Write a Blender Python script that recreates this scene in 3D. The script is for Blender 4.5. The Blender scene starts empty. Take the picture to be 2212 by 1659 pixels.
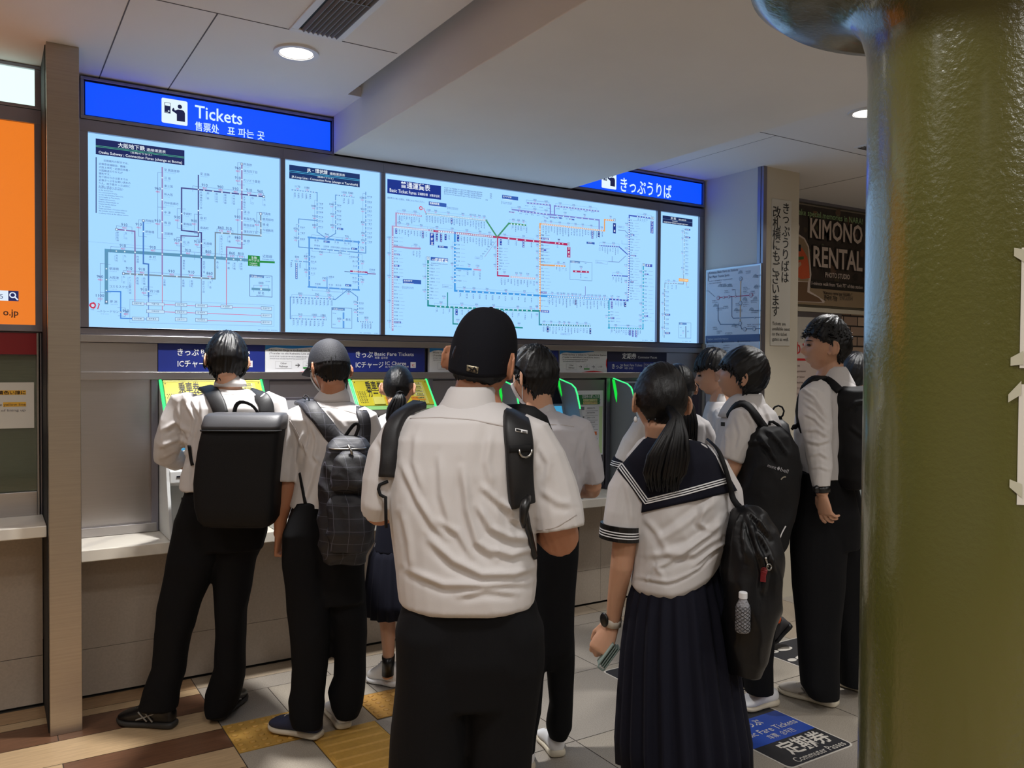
import bpy, bmesh, math, random
import numpy as np
from mathutils import Vector, Matrix, noise

# ------------------------------------------------------------------ camera
FPX = 1795.84
CAMZ = 1.60
RV = Vector((0.84636, -0.53251, 0.00594))     # image right
UV = Vector((0.00645, 0.02140, 0.99975))      # image up
FV = Vector((0.53250, 0.84612, -0.02157))     # view direction
FV.normalize(); RV = (RV - FV * RV.dot(FV)).normalized(); UV = RV.cross(FV).normalized()
CAM = Vector((0, 0, CAMZ))
SC = bpy.context.scene
COL = SC.collection
camd = bpy.data.cameras.new('camera'); camo = bpy.data.objects.new('camera', camd); COL.objects.link(camo)
camd.sensor_width = 36.0; camd.sensor_fit = 'HORIZONTAL'; camd.lens = 36.0 * FPX / 2212.0
camd.clip_start = 0.02; camd.clip_end = 100
m = Matrix((RV, UV, -FV)).transposed().to_4x4(); m.translation = CAM
camo.matrix_world = m
SC.camera = camo

# ------------------------------------------------------------------ world, exposure
SC.view_settings.view_transform = 'Standard'; SC.view_settings.look = 'None'
SC.view_settings.gamma = 1.0; SC.view_settings.use_curve_mapping = False
SC.view_settings.exposure = 0.36
W = bpy.data.worlds.new('hall_world'); SC.world = W; W.use_nodes = True
W.node_tree.nodes['Background'].inputs[0].default_value = (0.55, 0.58, 0.66, 1)
W.node_tree.nodes['Background'].inputs[1].default_value = 0.10

# ------------------------------------------------------------------ lamps of the hall (recessed ceiling downlights)
def hall_lamp(name, x, y, z, power, col=(1.0, 0.90, 0.78), r=0.16, spread=150):
    l = bpy.data.lights.new(name, 'AREA'); l.shape = 'DISK'; l.size = r * 2; l.energy = power; l.color = col
    l.spread = math.radians(spread)
    o = bpy.data.objects.new(name, l); COL.objects.link(o); o.location = (x, y, z)
    return o
WARM = (1.0, 0.985, 0.965)
for i, (x, y, z, p) in enumerate([(1.136, 3.575, 2.925, 22), (3.94, 2.75, 2.925, 12), (-0.55, 3.2, 2.93, 6), (-0.9, 1.6, 2.93, 7), (0.5, 1.0, 2.93, 13),
        (-1.2, -0.6, 2.93, 8), (0.7, -0.9, 2.93, 18), (2.4, 0.6, 2.74, 7), (2.3, -1.0, 2.74, 15), (4.3, 0.2, 2.93, 14), (5.4, 2.9, 2.93, 5),
        (-1.0, -3.0, 2.93, 14), (1.4, -3.2, 2.93, 26), (3.8, -2.2, 2.93, 26), (6.5, 1.2, 2.93, 10)]):
    hall_lamp('downlight_lamp', x, y, z, p * 1.0, WARM, .08 if i < 2 else .16, 95 if i < 2 else 150)

# ------------------------------------------------------------------ pixel calibration helpers (photo pixel -> point at a real distance)
def ray(x, y):
    return RV * ((x - 1106.0) / FPX) + UV * ((829.5 - y) / FPX) + FV
def at(x, y, d): return CAM + ray(x, y) * d
def on_y(x, y, Y): r = ray(x, y); return CAM + r * (Y / r.y)
def on_x(x, y, X): r = ray(x, y); return CAM + r * (X / r.x)
def on_z(x, y, Z): r = ray(x, y); return CAM + r * ((Z - CAMZ) / r.z)

# ------------------------------------------------------------------ materials
def lin(c):
    out = []
    for v in c[:3]:
        v = v / 255.0
        out.append(v / 12.92 if v <= 0.04045 else ((v + 0.055) / 1.055) ** 2.4)
    return out
def mat(name, col, rough=0.6, metal=0.0, spec=0.5, bump=0.0, bscale=60.0, bstretch=(1, 1, 1), var=0.0, vscale=8.0, emit=None, estr=0.0, coat=0.0, sheen=0.0, sss=0.0):
    m = bpy.data.materials.new(name); m.use_nodes = True
    nt = m.node_tree; b = nt.nodes['Principled BSDF']
    c = lin(col) + [1]
    b.inputs['Base Color'].default_value = c
    b.inputs['Roughness'].default_value = rough; b.inputs['Metallic'].default_value = metal
    b.inputs['Specular IOR Level'].default_value = spec
    if coat: b.inputs['Coat Weight'].default_value = coat; b.inputs['Coat Roughness'].default_value = 0.15
    if sheen: b.inputs['Sheen Weight'].default_value = sheen; b.inputs['Sheen Roughness'].default_value = 0.4
    if sss: b.inputs['Subsurface Weight'].default_value = sss; b.inputs['Subsurface Radius'].default_value = (0.012, 0.005, 0.003); b.inputs['Subsurface Scale'].default_value = 1.0
    if emit is not None:
        b.inputs['Emission Color'].default_value = lin(emit) + [1]; b.inputs['Emission Strength'].default_value = estr
    if bump or var:
        tc = nt.nodes.new('ShaderNodeTexCoord')
        mp = nt.nodes.new('ShaderNodeMapping'); mp.inputs['Scale'].default_value = bstretch
        nt.links.new(tc.outputs['Object'], mp.inputs['Vector'])
    if bump:
        n = nt.nodes.new('ShaderNodeTexNoise'); n.inputs['Scale'].default_value = bscale; n.inputs['Detail'].default_value = 4
        nt.links.new(mp.outputs[0], n.inputs['Vector'])
        bp = nt.nodes.new('ShaderNodeBump'); bp.inputs['Strength'].default_value = bump; bp.inputs['Distance'].default_value = 0.01
        nt.links.new(n.outputs[0], bp.inputs['Height']); nt.links.new(bp.outputs[0], b.inputs['Normal'])
    if var:
        n2 = nt.nodes.new('ShaderNodeTexNoise'); n2.inputs['Scale'].default_value = vscale; n2.inputs['Detail'].default_value = 6
        nt.links.new(mp.outputs[0], n2.inputs['Vector'])
        mr = nt.nodes.new('ShaderNodeMapRange'); mr.inputs[1].default_value = 0.3; mr.inputs[2].default_value = 0.7
        mr.inputs[3].default_value = 1 - var; mr.inputs[4].default_value = 1 + var
        nt.links.new(n2.outputs[0], mr.inputs[0])
        mx = nt.nodes.new('ShaderNodeMix'); mx.data_type = 'RGBA'; mx.blend_type = 'MULTIPLY'; mx.inputs[0].default_value = 1
        mx.inputs[6].default_value = c; nt.links.new(mr.outputs[0], mx.inputs[7]); nt.links.new(mx.outputs[2], b.inputs['Base Color'])
    return m
def glow(name, col, s):
    m = bpy.data.materials.new(name); m.use_nodes = True; nt = m.node_tree
    b = nt.nodes['Principled BSDF']; b.inputs['Base Color'].default_value = (0.02, 0.02, 0.02, 1); b.inputs['Roughness'].default_value = 0.35
    b.inputs['Emission Color'].default_value = lin(col) + [1]; b.inputs['Emission Strength'].default_value = s
    return m
_gl = {}
def ink(col, s=1.0):
    """backlit print on a light box"""
    k = (tuple(col), s)
    if k not in _gl: _gl[k] = glow('backlit_print', col, s)
    return _gl[k]
_pr = {}
def prnt(col):
    k = tuple(col)
    if k not in _pr: _pr[k] = mat('print_ink', col, 0.5)
    return _pr[k]

# ------------------------------------------------------------------ mesh collector
class MB:
    def __init__(s): s.v = []; s.f = []; s.m = []; s.mats = []
    def mi(s, m):
        if m is None: return 0
        if m not in s.mats: s.mats.append(m)
        return s.mats.index(m)
    def add(s, vs, fs, m=None):
        o = len(s.v); k = s.mi(m); s.v.extend([tuple(p) for p in vs])
        for f in fs: s.f.append([i + o for i in f]); s.m.append(k)
        return s
    def box(s, a, b, m=None):
        x0, y0, z0 = [min(p, q) for p, q in zip(a, b)]; x1, y1, z1 = [max(p, q) for p, q in zip(a, b)]
        return s.add([(x0, y0, z0), (x1, y0, z0), (x1, y1, z0), (x0, y1, z0), (x0, y0, z1), (x1, y0, z1), (x1, y1, z1), (x0, y1, z1)],
              [(0, 3, 2, 1), (4, 5, 6, 7), (0, 1, 5, 4), (1, 2, 6, 5), (2, 3, 7, 6), (3, 0, 4, 7)], m)
    def quad(s, a, b, c, d, m=None): return s.add([a, b, c, d], [(0, 1, 2, 3)], m)
    def prism(s, pts, off, m=None):
        n = len(pts); off = Vector(off); pts = [Vector(p) for p in pts]
        return s.add(pts + [p + off for p in pts], [tuple(range(n - 1, -1, -1)), tuple(range(n, 2 * n))] + [(i, (i + 1) % n, n + (i + 1) % n, n + i) for i in range(n)], m)
    def loft(s, rings, m=None, caps=True, closed=True):
        n = len(rings[0]); vs = [p for r in rings for p in r]; fs = []
        for i in range(len(rings) - 1):
            for j in range(n if closed else n - 1):
                fs.append((i * n + j, i * n + (j + 1) % n, (i + 1) * n + (j + 1) % n, (i + 1) * n + j))
        if caps: fs.append(tuple(range(n - 1, -1, -1))); fs.append(tuple(range((len(rings) - 1) * n, len(rings) * n)))
        return s.add(vs, fs, m)
    def tube(s, pts, rad, m=None, n=10, flat=None, up=None):
        """swept tube; rad one radius or one per point, flat = (a, b) multipliers across / along up"""
        pts = [Vector(p) for p in pts]; k = len(pts)
        if not hasattr(rad, '__len__'): rad = [rad] * k
        rings = []; upv = Vector(up) if up is not None else None
        prev = None
        for i in range(k):
            t = (pts[min(i + 1, k - 1)] - pts[max(i - 1, 0)]).normalized()
            if upv is not None: a = upv - t * upv.dot(t)
            elif prev is None:
                a = Vector((0, 0, 1)) if abs(t.z) < 0.8 else Vector((0, 1, 0)); a = a - t * a.dot(t)
            else: a = prev - t * prev.dot(t)
            a.normalize(); prev = a; b = t.cross(a)
            r = rad[i]; ra, rb = (r if hasattr(r, '__len__') else ((r * flat[0], r * flat[1]) if flat else (r, r)))
            rings.append([pts[i] + b * (math.cos(2 * math.pi * j / n) * ra) + a * (math.sin(2 * math.pi * j / n) * rb) for j in range(n)])
        return s.loft(rings, m)
    def lathe(s, prof, c, m=None, n=32, axis=(0, 0, 1)):
        rings = []; c = Vector(c)
        for r, z in prof: rings.append([c + Vector((math.cos(2 * math.pi * j / n) * r, math.sin(2 * math.pi * j / n) * r, z)) for j in range(n)])
        return s.loft(rings, m)
    def ellipsoid(s, c, r, m=None, u=20, v=12, M=None):
        rings = []; c = Vector(c)
        for i in range(v + 1):
            th = math.pi * (i + (0.02 if i == 0 else (-0.02 if i == v else 0))) / v
            ring = []
            for j in range(u):
                ph = 2 * math.pi * j / u
                p = Vector((r[0] * math.sin(th) * math.cos(ph), r[1] * math.sin(th) * math.sin(ph), -r[2] * math.cos(th)))
                ring.append(c + (M @ p if M else p))
            rings.append(ring)
        return s.loft(rings, m)
    def build(s, name, m=None, parent=None, smooth=False, bevel=0.0, sub=0):
        me = bpy.data.meshes.new(name)
        off = wloc(parent)
        me.from_pydata([(p[0] - off.x, p[1] - off.y, p[2] - off.z) for p in s.v], [], s.f)
        mats = s.mats if s.mats else ([m] if m else [])
        for q in mats: me.materials.append(q)
        if s.mats: me.polygons.foreach_set('material_index', s.m)
        if smooth: me.polygons.foreach_set('use_smooth', [True] * len(me.polygons))
        me.update()
        o = bpy.data.objects.new(name, me); COL.objects.link(o)
        if parent is not None: o.parent = parent
        if bevel:
            b = o.modifiers.new('edge', 'BEVEL'); b.width = bevel; b.segments = 2; b.limit_method = 'ANGLE'; b.angle_limit = math.radians(40)
        if sub:
            b = o.modifiers.new('sub', 'SUBSURF'); b.levels = sub; b.render_levels = sub
        return o
def wloc(o):
    v = Vector((0, 0, 0))
    while o is not None: v = v + o.location; o = o.parent
    return v
def recalc(o):
    bm = bmesh.new(); bm.from_mesh(o.data); bmesh.ops.recalc_face_normals(bm, faces=bm.faces); bm.to_mesh(o.data); bm.free(); return o
def tag(o, label=None, cat=None, group=None, kind=None):
    if label: o['label'] = label
    if cat: o['category'] = cat
    if group: o['group'] = group
    if kind: o['kind'] = kind
    return o
def thing(name, label, cat, loc=(0, 0, 0), group=None):
    o = bpy.data.objects.new(name, None); COL.objects.link(o); o.location = loc; o.empty_display_size = 0.05
    return tag(o, label, cat, group)
def struct(name, mb, m=None, bevel=0.0, smooth=False):
    return tag(mb.build(name, m, None, smooth, bevel), kind='structure')

# ------------------------------------------------------------------ lettering
_tcu = bpy.data.curves.new('type', 'FONT'); _tcu.resolution_u = 2
_tob = bpy.data.objects.new('type', _tcu)
_tcache = {}
def glyphs(s, w=0.0, sp=1.0):
    k = (s, w, sp)
    if k not in _tcache:
        COL.objects.link(_tob)
        _tcu.body = s; _tcu.size = 1.0; _tcu.offset = w; _tcu.space_character = sp
        dg = bpy.context.evaluated_depsgraph_get(); dg.update()
        me = bpy.data.meshes.new_from_object(_tob.evaluated_get(dg))
        vs = [(v.co.x, v.co.y) for v in me.vertices]; fs = [tuple(p.vertices) for p in me.polygons]
        bpy.data.meshes.remove(me); COL.objects.unlink(_tob)
        xs = [v[0] for v in vs] or [0, 1]; ys = [v[1] for v in vs] or [0, 1]
        _tcache[k] = (vs, fs, min(xs), max(xs), min(ys), max(ys))
    return _tcache[k]
class Pane:
    """a flat printed surface: a point p0 with unit axes u (reading direction), v (up), n (towards the reader)"""
    def __init__(s, p0, u, v, lift=0.0012):
        s.p0 = Vector(p0); s.u = Vector(u).normalized(); s.v = Vector(v).normalized(); s.n = s.u.cross(s.v); s.lift = lift
    def pt(s, x, y, k=1.0): return s.p0 + s.u * x + s.v * y + s.n * (s.lift * k)
    def px(s, X, Y):
        """plane coordinates of a photo pixel"""
        r = ray(X, Y); t = (s.p0 - CAM).dot(s.n) / r.dot(s.n); p = CAM + r * t - s.p0
        return p.dot(s.u), p.dot(s.v)
    def scale(s, X, Y):
        a = s.px(X, Y); b = s.px(X, Y - 10); return (b[1] - a[1]) / 10.0
    def text(s, mb, t, x, y, h, m, w=None, al='l', wt=0.0, vert=False, k=2.0, sp=1.0):
        """h = letter height; w = forced width (or forced column height when vert)"""
        if vert:
            n = len(t); st = (w / n) if w else h * 1.12
            for i, ch in enumerate(t):
                if ch in ' \u3000': continue
                vs, fs, a, b, c, d = glyphs(ch, wt)
                sc = h * 1.0; cy = y - st * (i + 0.5)
                if ch == 'ー': P = [s.pt(x - (v[1] - (c + d) / 2) * sc, cy + (v[0] - (a + b) / 2) * sc, k) for v in vs]
                else: P = [s.pt(x + (v[0] - (a + b) / 2) * sc, cy + (v[1] - (c + d) / 2) * sc, k) for v in vs]
                mb.add(P, fs, m)
            return
        vs, fs, a, b, c, d = glyphs(t, wt, sp)
        cap = 0.73
        sy = h / cap; sx = sy if not w else w / max(b - a, 1e-6)
        wd = (b - a) * sx; ox = x - a * sx - (0 if al == 'l' else wd / 2 if al == 'c' else wd)
        mb.add([s.pt(ox + v[0] * sx, y + v[1] * sy, k) for v in vs], fs, m)
    def rect(s, mb, x0, y0, x1, y1, m, k=1.0): mb.add([s.pt(x0, y0, k), s.pt(x1, y0, k), s.pt(x1, y1, k), s.pt(x0, y1, k)], [(0, 1, 2, 3)], m)
    def rrect(s, mb, x0, y0, x1, y1, r, m, k=1.0):
        pts = []
        for cx, cy, a0 in ((x1 - r, y1 - r, 0), (x0 + r, y1 - r, 90), (x0 + r, y0 + r, 180), (x1 - r, y0 + r, 270)):
            for i in range(6): a = math.radians(a0 + i * 18); pts.append(s.pt(cx + r * math.cos(a), cy + r * math.sin(a), k))
        mb.add(pts, [tuple(range(len(pts)))], m)
    def poly(s, mb, pts, m, k=1.0): mb.add([s.pt(x, y, k) for x, y in pts], [tuple(range(len(pts)))], m)
    def disc(s, mb, x, y, r, m, k=1.0, n=20, ry=None): s.poly(mb, [(x + r * math.cos(2 * math.pi * i / n), y + (ry or r) * math.sin(2 * math.pi * i / n)) for i in range(n)], m, k)
    def line(s, mb, pts, w, m, k=1.0):
        for i in range(len(pts) - 1):
            a = Vector(pts[i]); b = Vector(pts[i + 1]); d = b - a
            if d.length < 1e-7: continue
            d.normalize(); q = Vector((-d.y, d.x)) * (w / 2); e = d * (w / 2)
            s.poly(mb, [a - q - e, b - q + e, b + q + e, a + q - e], m, k)
    def frame(s, mb, x0, y0, x1, y1, w, m, k=1.0): s.line(mb, [(x0, y0), (x1, y0), (x1, y1), (x0, y1), (x0, y0)], w, m, k)
    def marks(s, mb, x, y, n, h, m, vert=False, k=2.0, rng=random):
        """print too small to read: a run of tiny strokes"""
        for i in range(n):
            cx = x if vert else x + i * h * 1.08; cy = y - i * h * 1.12 if vert else y
            a = h * 0.42
            s.rect(mb, cx - a, cy + a * 0.55, cx + a, cy + a * 0.9, m, k)
            s.rect(mb, cx - a * rng.uniform(.4, .95), cy - a * 0.2, cx + a * rng.uniform(.4, .95), cy + a * 0.1, m, k)
            if rng.random() < .7: s.rect(mb, cx - a * 0.15, cy - a, cx + a * 0.2, cy + a, m, k)
            if rng.random() < .5: s.rect(mb, cx - a * .9, cy - a, cx - a * .6, cy + a * .6, m, k)
            if rng.random() < .6: s.rect(mb, cx - a, cy - a, cx + a, cy - a * .7, m, k)
# ================================================================== setting
YW = 4.42                     # plane of the light boxes / machine fronts
M_ceil = mat('ceiling_paint', (228, 226, 226), 0.85, bump=0.02, bscale=300, var=0.015, vscale=1.2)
M_seam = mat('ceiling_joint', (96, 94, 96), 0.9)
M_soffit = mat('soffit_plaster', (226, 223, 220), 0.85, bump=0.06, bscale=35, var=0.03, vscale=2.0)
M_wallw = mat('wall_paint', (206, 204, 200), 0.75, bump=0.03, bscale=220)
M_wallb = mat('wall_paint_beige', (202, 193, 174), 0.7, bump=0.03, bscale=220)
M_steel = mat('brushed_steel', (180, 177, 178), 0.30, 1.0, bump=0.035, bscale=30, bstretch=(1.5, 1.5, 60), var=0.03, vscale=3)
M_steelv = mat('brushed_steel_pillar', (172, 163, 152), 0.33, 1.0, bump=0.03, bscale=30, bstretch=(1.5, 1.5, 50), var=0.06, vscale=2.5)
M_steel2 = mat('frame_steel', (146, 144, 156), 0.34, 1.0, bump=0.02, bscale=40, bstretch=(1, 1, 30))
M_dark = mat('shadow_gap', (22, 22, 26), 0.7)
M_stone = mat('counter_base_stone', (176, 164, 150), 0.55, bump=0.02, bscale=200, var=0.06, vscale=90)
M_grout = mat('floor_grout', (70, 64, 56), 0.9)
def stone_mat(name, c):
    m = mat(name, c, 0.42, var=0.24, vscale=210, bump=0.03, bscale=150); return m
M_tile = [stone_mat('grey_floor_stone', (152, 144, 134)), stone_mat('grey_floor_stone_light', (158, 149, 136)), stone_mat('grey_floor_stone_warm', (156, 141, 122))]
def wood_mat(name, c, v):
    return mat(name, c, 0.4, var=v, vscale=7, bstretch=(1.2, 14, 1), bump=0.02, bscale=40)
M_wl = wood_mat('pale_floor_plank', (184, 156, 120), 0.14); M_wd = wood_mat('dark_floor_plank', (104, 72, 52), 0.25); M_wm = wood_mat('mid_floor_plank', (160, 128, 94), 0.2)
def marble():
    m = mat('ledge_marble', (214, 208, 196), 0.3, var=0.0, coat=0.1)
    nt = m.node_tree; b = nt.nodes['Principled BSDF']
    tc = nt.nodes.new('ShaderNodeTexCoord'); mp = nt.nodes.new('ShaderNodeMapping'); mp.inputs['Rotation'].default_value = (0.2, 0.1, 0.7)
    n = nt.nodes.new('ShaderNodeTexWave'); n.inputs['Scale'].default_value = 1.6; n.inputs['Distortion'].default_value = 9; n.inputs['Detail'].default_value = 5
    r = nt.nodes.new('ShaderNodeValToRGB'); r.color_ramp.elements[0].color = lin((204, 198, 188)) + [1]; r.color_ramp.elements[1].color = lin((220, 214, 202)) + [1]; r.color_ramp.elements[1].position = 0.35
    nt.links.new(tc.outputs['Object'], mp.inputs[0]); nt.links.new(mp.outputs[0], n.inputs[0]); nt.links.new(n.outputs[0], r.inputs[0]); nt.links.new(r.outputs[0], b.inputs['Base Color'])
    return m
M_marble = marble()

# floor: stone tiles and planks laid on a grout bed
fl = MB()
fl.box((-4, -5, -0.06), (9, 5.6, -0.003), M_grout)
rng = random.Random(4)
def tile(x0, y0, x1, y1, m): fl.add([(x0 + .002, y0 + .002, 0), (x1 - .002, y0 + .002, 0), (x1 - .002, y1 - .002, 0), (x0 + .002, y1 - .002, 0)], [(0, 1, 2, 3)], m)
XL = [.86 + .6267 * i for i in range(14)]
YL = [4.42, 4.10, 3.463, 2.83, 2.20, 1.57, .94, .31, -.32, -.95, -1.6, -2.2, -2.85, -3.5, -4.1, -4.9]
TACT = [(.862, 3.46, 1.16, 3.758), (1.16, 3.165, 1.458, 3.46), (1.477, 3.475, 1.775, 3.755), (1.16, 2.867, 1.458, 3.165)]
for i in range(13):
    for j in range(len(YL) - 1):
        x0, x1, y1, y0 = XL[i], XL[i + 1], YL[j], YL[j + 1]
        if i < 2 and j in (1, 2): continue
        if j == 0: tile(x0, y0 + .16, x1, y1, M_tile[2]); tile(x0, y0, x1, y0 + .16, M_tile[rng.randrange(3)]); continue
        tile(x0, y0, x1, y1, M_tile[rng.randrange(3)])
# smaller pieces round the tactile paving
for a in [(.86, 3.76, 1.16, 4.10, 0), (1.16, 3.76, 1.60, 4.10, 1), (1.60, 3.76, 2.113, 4.10, 0), (1.16, 3.46, 1.475, 3.757, 2), (1.777, 3.463, 2.113, 3.757, 0),
          (.86, 2.83, 1.158, 3.458, 1), (1.46, 2.83, 2.113, 3.463, 0), (1.16, 2.83, 1.458, 2.867, 0)]:
    tile(a[0], a[1], a[2], a[3], M_tile[a[4]])
yy = [4.42, 4.27, 4.19, 3.97, 3.737, 3.535, 3.33, 3.13, 2.93, 2.73]; pm = [M_wm, M_wl, M_wd, M_wl, M_wd, M_wl, M_wm, M_wl, M_wl]
for j in range(9):
    xs = [-4, -2.6, -1.0, .24 - .5 * (j % 2) * (j != 4), .86] if j != 0 else [-4, -1.4, .30, .86]
    for i in range(len(xs) - 1):
        mm = pm[j]
        if j == 4 and i != len(xs) - 2: mm = M_wl
        tile(xs[i], yy[j + 1], xs[i + 1], yy[j], mm)
for j in range(20):
    y1 = 2.73 - .36 * j
    for i in range(4): tile(-4 + 1.215 * i, y1 - .36, -4 + 1.215 * (i + 1), y1, M_wl if (i + j) % 3 else M_wm)
struct('floor', fl)

# ceiling: panels with joints, a cut-out strip beside the soffit
ZC = 2.955
ce = MB()
ce.box((-4, -5, ZC), (1.53, 4.6, ZC + .05), M_ceil)
ce.box((1.53, 3.99, ZC), (1.62, 4.6, ZC + .05), M_ceil)
ce.box((3.18, -5, ZC), (9, 4.6, ZC + .05), M_ceil)
ce.box((1.4, -5, ZC + .16), (3.3, 4.6, ZC + .2), M_dark)
for x in (-.45, .45 - .6, .452, .757): ce.box((x - .0025, 3.352 if x > .7 else (-5 if x > 0 else -5), ZC - .0012), (x + .0025, 4.42, ZC), M_seam)
for y in (3.352, 2.0, 0.5): ce.box((-4, y - .0025, ZC - .0012), (1.51, y + .0025, ZC), M_seam)
ce.box((3.21, 3.316, ZC - .0012), (9, 3.321, ZC), M_seam); ce.box((5.235, -2, ZC - .0012), (5.24, 4.40, ZC), M_seam); ce.box((3.9, 3.321, ZC - .0006), (3.903, 4.42, ZC), M_seam)
struct('ceiling', ce)
so = MB(); so.box((1.60, -5, 2.752), (3.205, 4.385, 3.1), M_soffit)
struct('trim_1', so, bevel=.004)
tag(bpy.data.objects['trim_1'], 'wide dropped plaster soffit')

# walls
wb = MB(); wb.box((-2.5, 4.47, .0), (4.5, 4.6, 3.0), M_steel2); struct('wall_back', wb)
wr = MB(); wr.box((4.42, 3.872, 0), (4.775, 4.6, ZC), M_wallw)
wr.box((4.445, 3.858, 0), (4.775, 3.872, ZC), M_wallb)
wr.box((4.775, 3.858, 0), (4.78, 4.6, ZC), M_wallb)
struct('wall_right', wr)
tr = MB(); tr.box((4.412, 3.852, 0), (4.445, 3.874, ZC), M_steel2); tr.box((4.408, 3.874, 0), (4.420, 3.90, ZC), M_steel2); struct('trim_2', tr)
# wall beyond, with bricks beside a white door
def brick_mat():
    m = bpy.data.materials.new('wall_bricks'); m.use_nodes = True; nt = m.node_tree; b = nt.nodes['Principled BSDF']; b.inputs['Roughness'].default_value = .7
    tc = nt.nodes.new('ShaderNodeTexCoord'); mp = nt.nodes.new('ShaderNodeMapping'); mp.inputs['Rotation'].default_value = (math.radians(-90), 0, 0)
    br = nt.nodes.new('ShaderNodeTexBrick'); br.inputs['Scale'].default_value = 1.0; br.inputs['Brick Width'].default_value = .19; br.inputs['Row Height'].default_value = .085
    br.inputs['Mortar Size'].default_value = .007; br.inputs['Color1'].default_value = lin((176, 152, 130)) + [1]; br.inputs['Color2'].default_value = lin((112, 82, 72)) + [1]; br.inputs['Mortar'].default_value = lin((38, 30, 28)) + [1]
    br.inputs['Bias'].default_value = -.35
    nt.links.new(tc.outputs['Object'], mp.inputs[0]); nt.links.new(mp.outputs[0], br.inputs[0]); nt.links.new(br.outputs[0], b.inputs['Base Color'])
    return m
wf = MB(); wf.box((4.78, 4.47, 0), (9, 4.6, ZC), M_wallb); struct('wall_rear', wf)
wk = MB(); wk.box((6.06, 4.44, 0), (9, 4.47, 2.055), brick_mat()); struct('wall_brick', wk)
dr = MB(); M_door = mat('door_paint', (196, 190, 180), .5)
dr.box((5.15, 4.44, 0), (6.06, 4.468, 2.055), M_steel2); dr.box((5.2, 4.425, .01), (6.0, 4.44, 2.01), M_door); struct('door_1', dr, bevel=.003)
tk = MB(); tk.box((4.79, 4.425, 2.055), (9, 4.47, 2.09), M_wallb); tk.box((4.79, 4.43, 2.93), (9, 4.47, ZC), M_steel2); struct('trim_3', tk, bevel=.002)
# far ends of the hall
wl = MB(); wl.box((-4.1, -5, 0), (-4, 4.6, ZC), M_wallw); struct('wall_left', wl)
we = MB(); we.box((9, -5, 0), (9.1, 4.6, ZC), M_wallb); struct('wall_end', we)
wq = MB(); wq.box((-4, -5.1, 0), (9, -5, ZC), M_wallb); struct('wall_front', wq)

# stainless pillar at the left of the ticket wall
pl = MB(); pl.box((.212, 4.035, 0), (.336, 4.47, 2.955), M_steelv); pl.box((.209, 4.08, 0), (.2125, 4.47, 2.955), M_dark)
struct('steel_pillar', pl, bevel=.004)

# ticket wall: base slabs, rails, steel infill
bs = MB()
for x0, x1 in ((.336, 1.42), (1.42, 2.6), (2.6, 3.5), (3.5, 4.42)): bs.box((x0 + .001, 4.42, .235), (x1 - .001, 4.47, .72), M_stone); bs.box((x0 + .001, 4.42, .012), (x1 - .001, 4.47, .233), M_stone)
bs.box((.336, 4.44, 0), (4.42, 4.47, .3), M_dark)
struct('wall_base', bs)
def ledge(name, x0, x1, y0, z0, z1):
    mb = MB(); n = max(1, round((x1 - x0) / 1.0)); w = (x1 - x0) / n
    for i in range(n): mb.box((x0 + w * i + .0008, y0, z0), (x0 + w * (i + 1) - .0008, 4.47, z1), M_marble)
    return mb
LG = ledge('ledge', .338, 4.415, 4.12, .716, .77)
st = tag(LG.build('counter_ledge', None, None, bevel=.004), 'long white marble ledge running under the ticket machines', 'counter')
stl = MB()
stl.box((.338, 4.432, 1.56), (.709, 4.47, 1.70), M_steel)           # plain steel at the left of the header
stl.box((4.085, 4.432, 1.56), (4.42, 4.47, 1.70), M_steel)
stl.box((.338, 4.436, .77), (.676, 4.47, 1.523), M_steel)
struct('trim_4', stl)
rl = MB()
rl.box((.338, 4.40, 1.703), (4.415, 4.47, 1.738), M_steel); rl.box((.338, 4.41, 1.740), (4.415, 4.47, 1.770), M_steel2)
rl.box((.338, 4.405, 1.523), (4.415, 4.47, 1.561), M_steel); rl.box((.338, 4.41, .772), (.70, 4.47, .815), M_steel)
for x in (.676, 1.226, 1.652, 2.192, 2.640, 3.130, 3.532, 4.04): rl.box((x, 4.412, .772), (x + .032, 4.47, 1.523), M_steel2)
rl.box((.338, 4.402, .80), (.350, 4.47, 1.70), M_steel2); rl.box((4.385, 4.405, .772), (4.415, 4.47, 1.703), M_steel2)
struct('trim_5', rl, bevel=.002)

# left booth beside the pillar
bw = MB(); bw.box((-2.5, 4.43, .012), (.205, 4.47, .235), M_stone); bw.box((-2.5, 4.43, .238), (.205, 4.47, .85), M_stone); bw.box((-2.5, 4.445, 0), (.215, 4.47, .3), M_dark)
struct('wall_booth', bw)
bl = ledge('ledge', -2.5, .208, 4.09, .85, .90); tag(bl.build('booth_ledge', None, None, bevel=.004), 'grey marble ledge under the glass booth window left of steel pillar', 'counter')
bt = MB(); bt.box((.186, 4.40, .90), (.196, 4.47, 1.74), M_steel); bt.box((.198, 4.415, .90), (.208, 4.47, 1.74), M_steel2); bt.box((-2.5, 4.40, .90), (.186, 4.47, 1.01), M_steel)
struct('trim_6', bt, bevel=.002)
# booth glass
M_glass = bpy.data.materials.new('booth_glass'); M_glass.use_nodes = True
gb = M_glass.node_tree.nodes['Principled BSDF']; gb.inputs['Base Color'].default_value = lin((196, 204, 186)) + [1]; gb.inputs['Transmission Weight'].default_value = .9; gb.inputs['Roughness'].default_value = .05; gb.inputs['IOR'].default_value = 1.45
gw = MB(); gw.box((-2.5, 4.425, 1.01), (.186, 4.431, 1.636), M_glass); struct('window_1', gw)
bi = MB(); bi.box((-2.5, 4.462, 1.01), (.186, 4.469, 1.636), mat('booth_blind', (150, 146, 124), .8, bump=.3, bscale=6, bstretch=(1, 1, 25))); struct('window_blind', bi)

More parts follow.
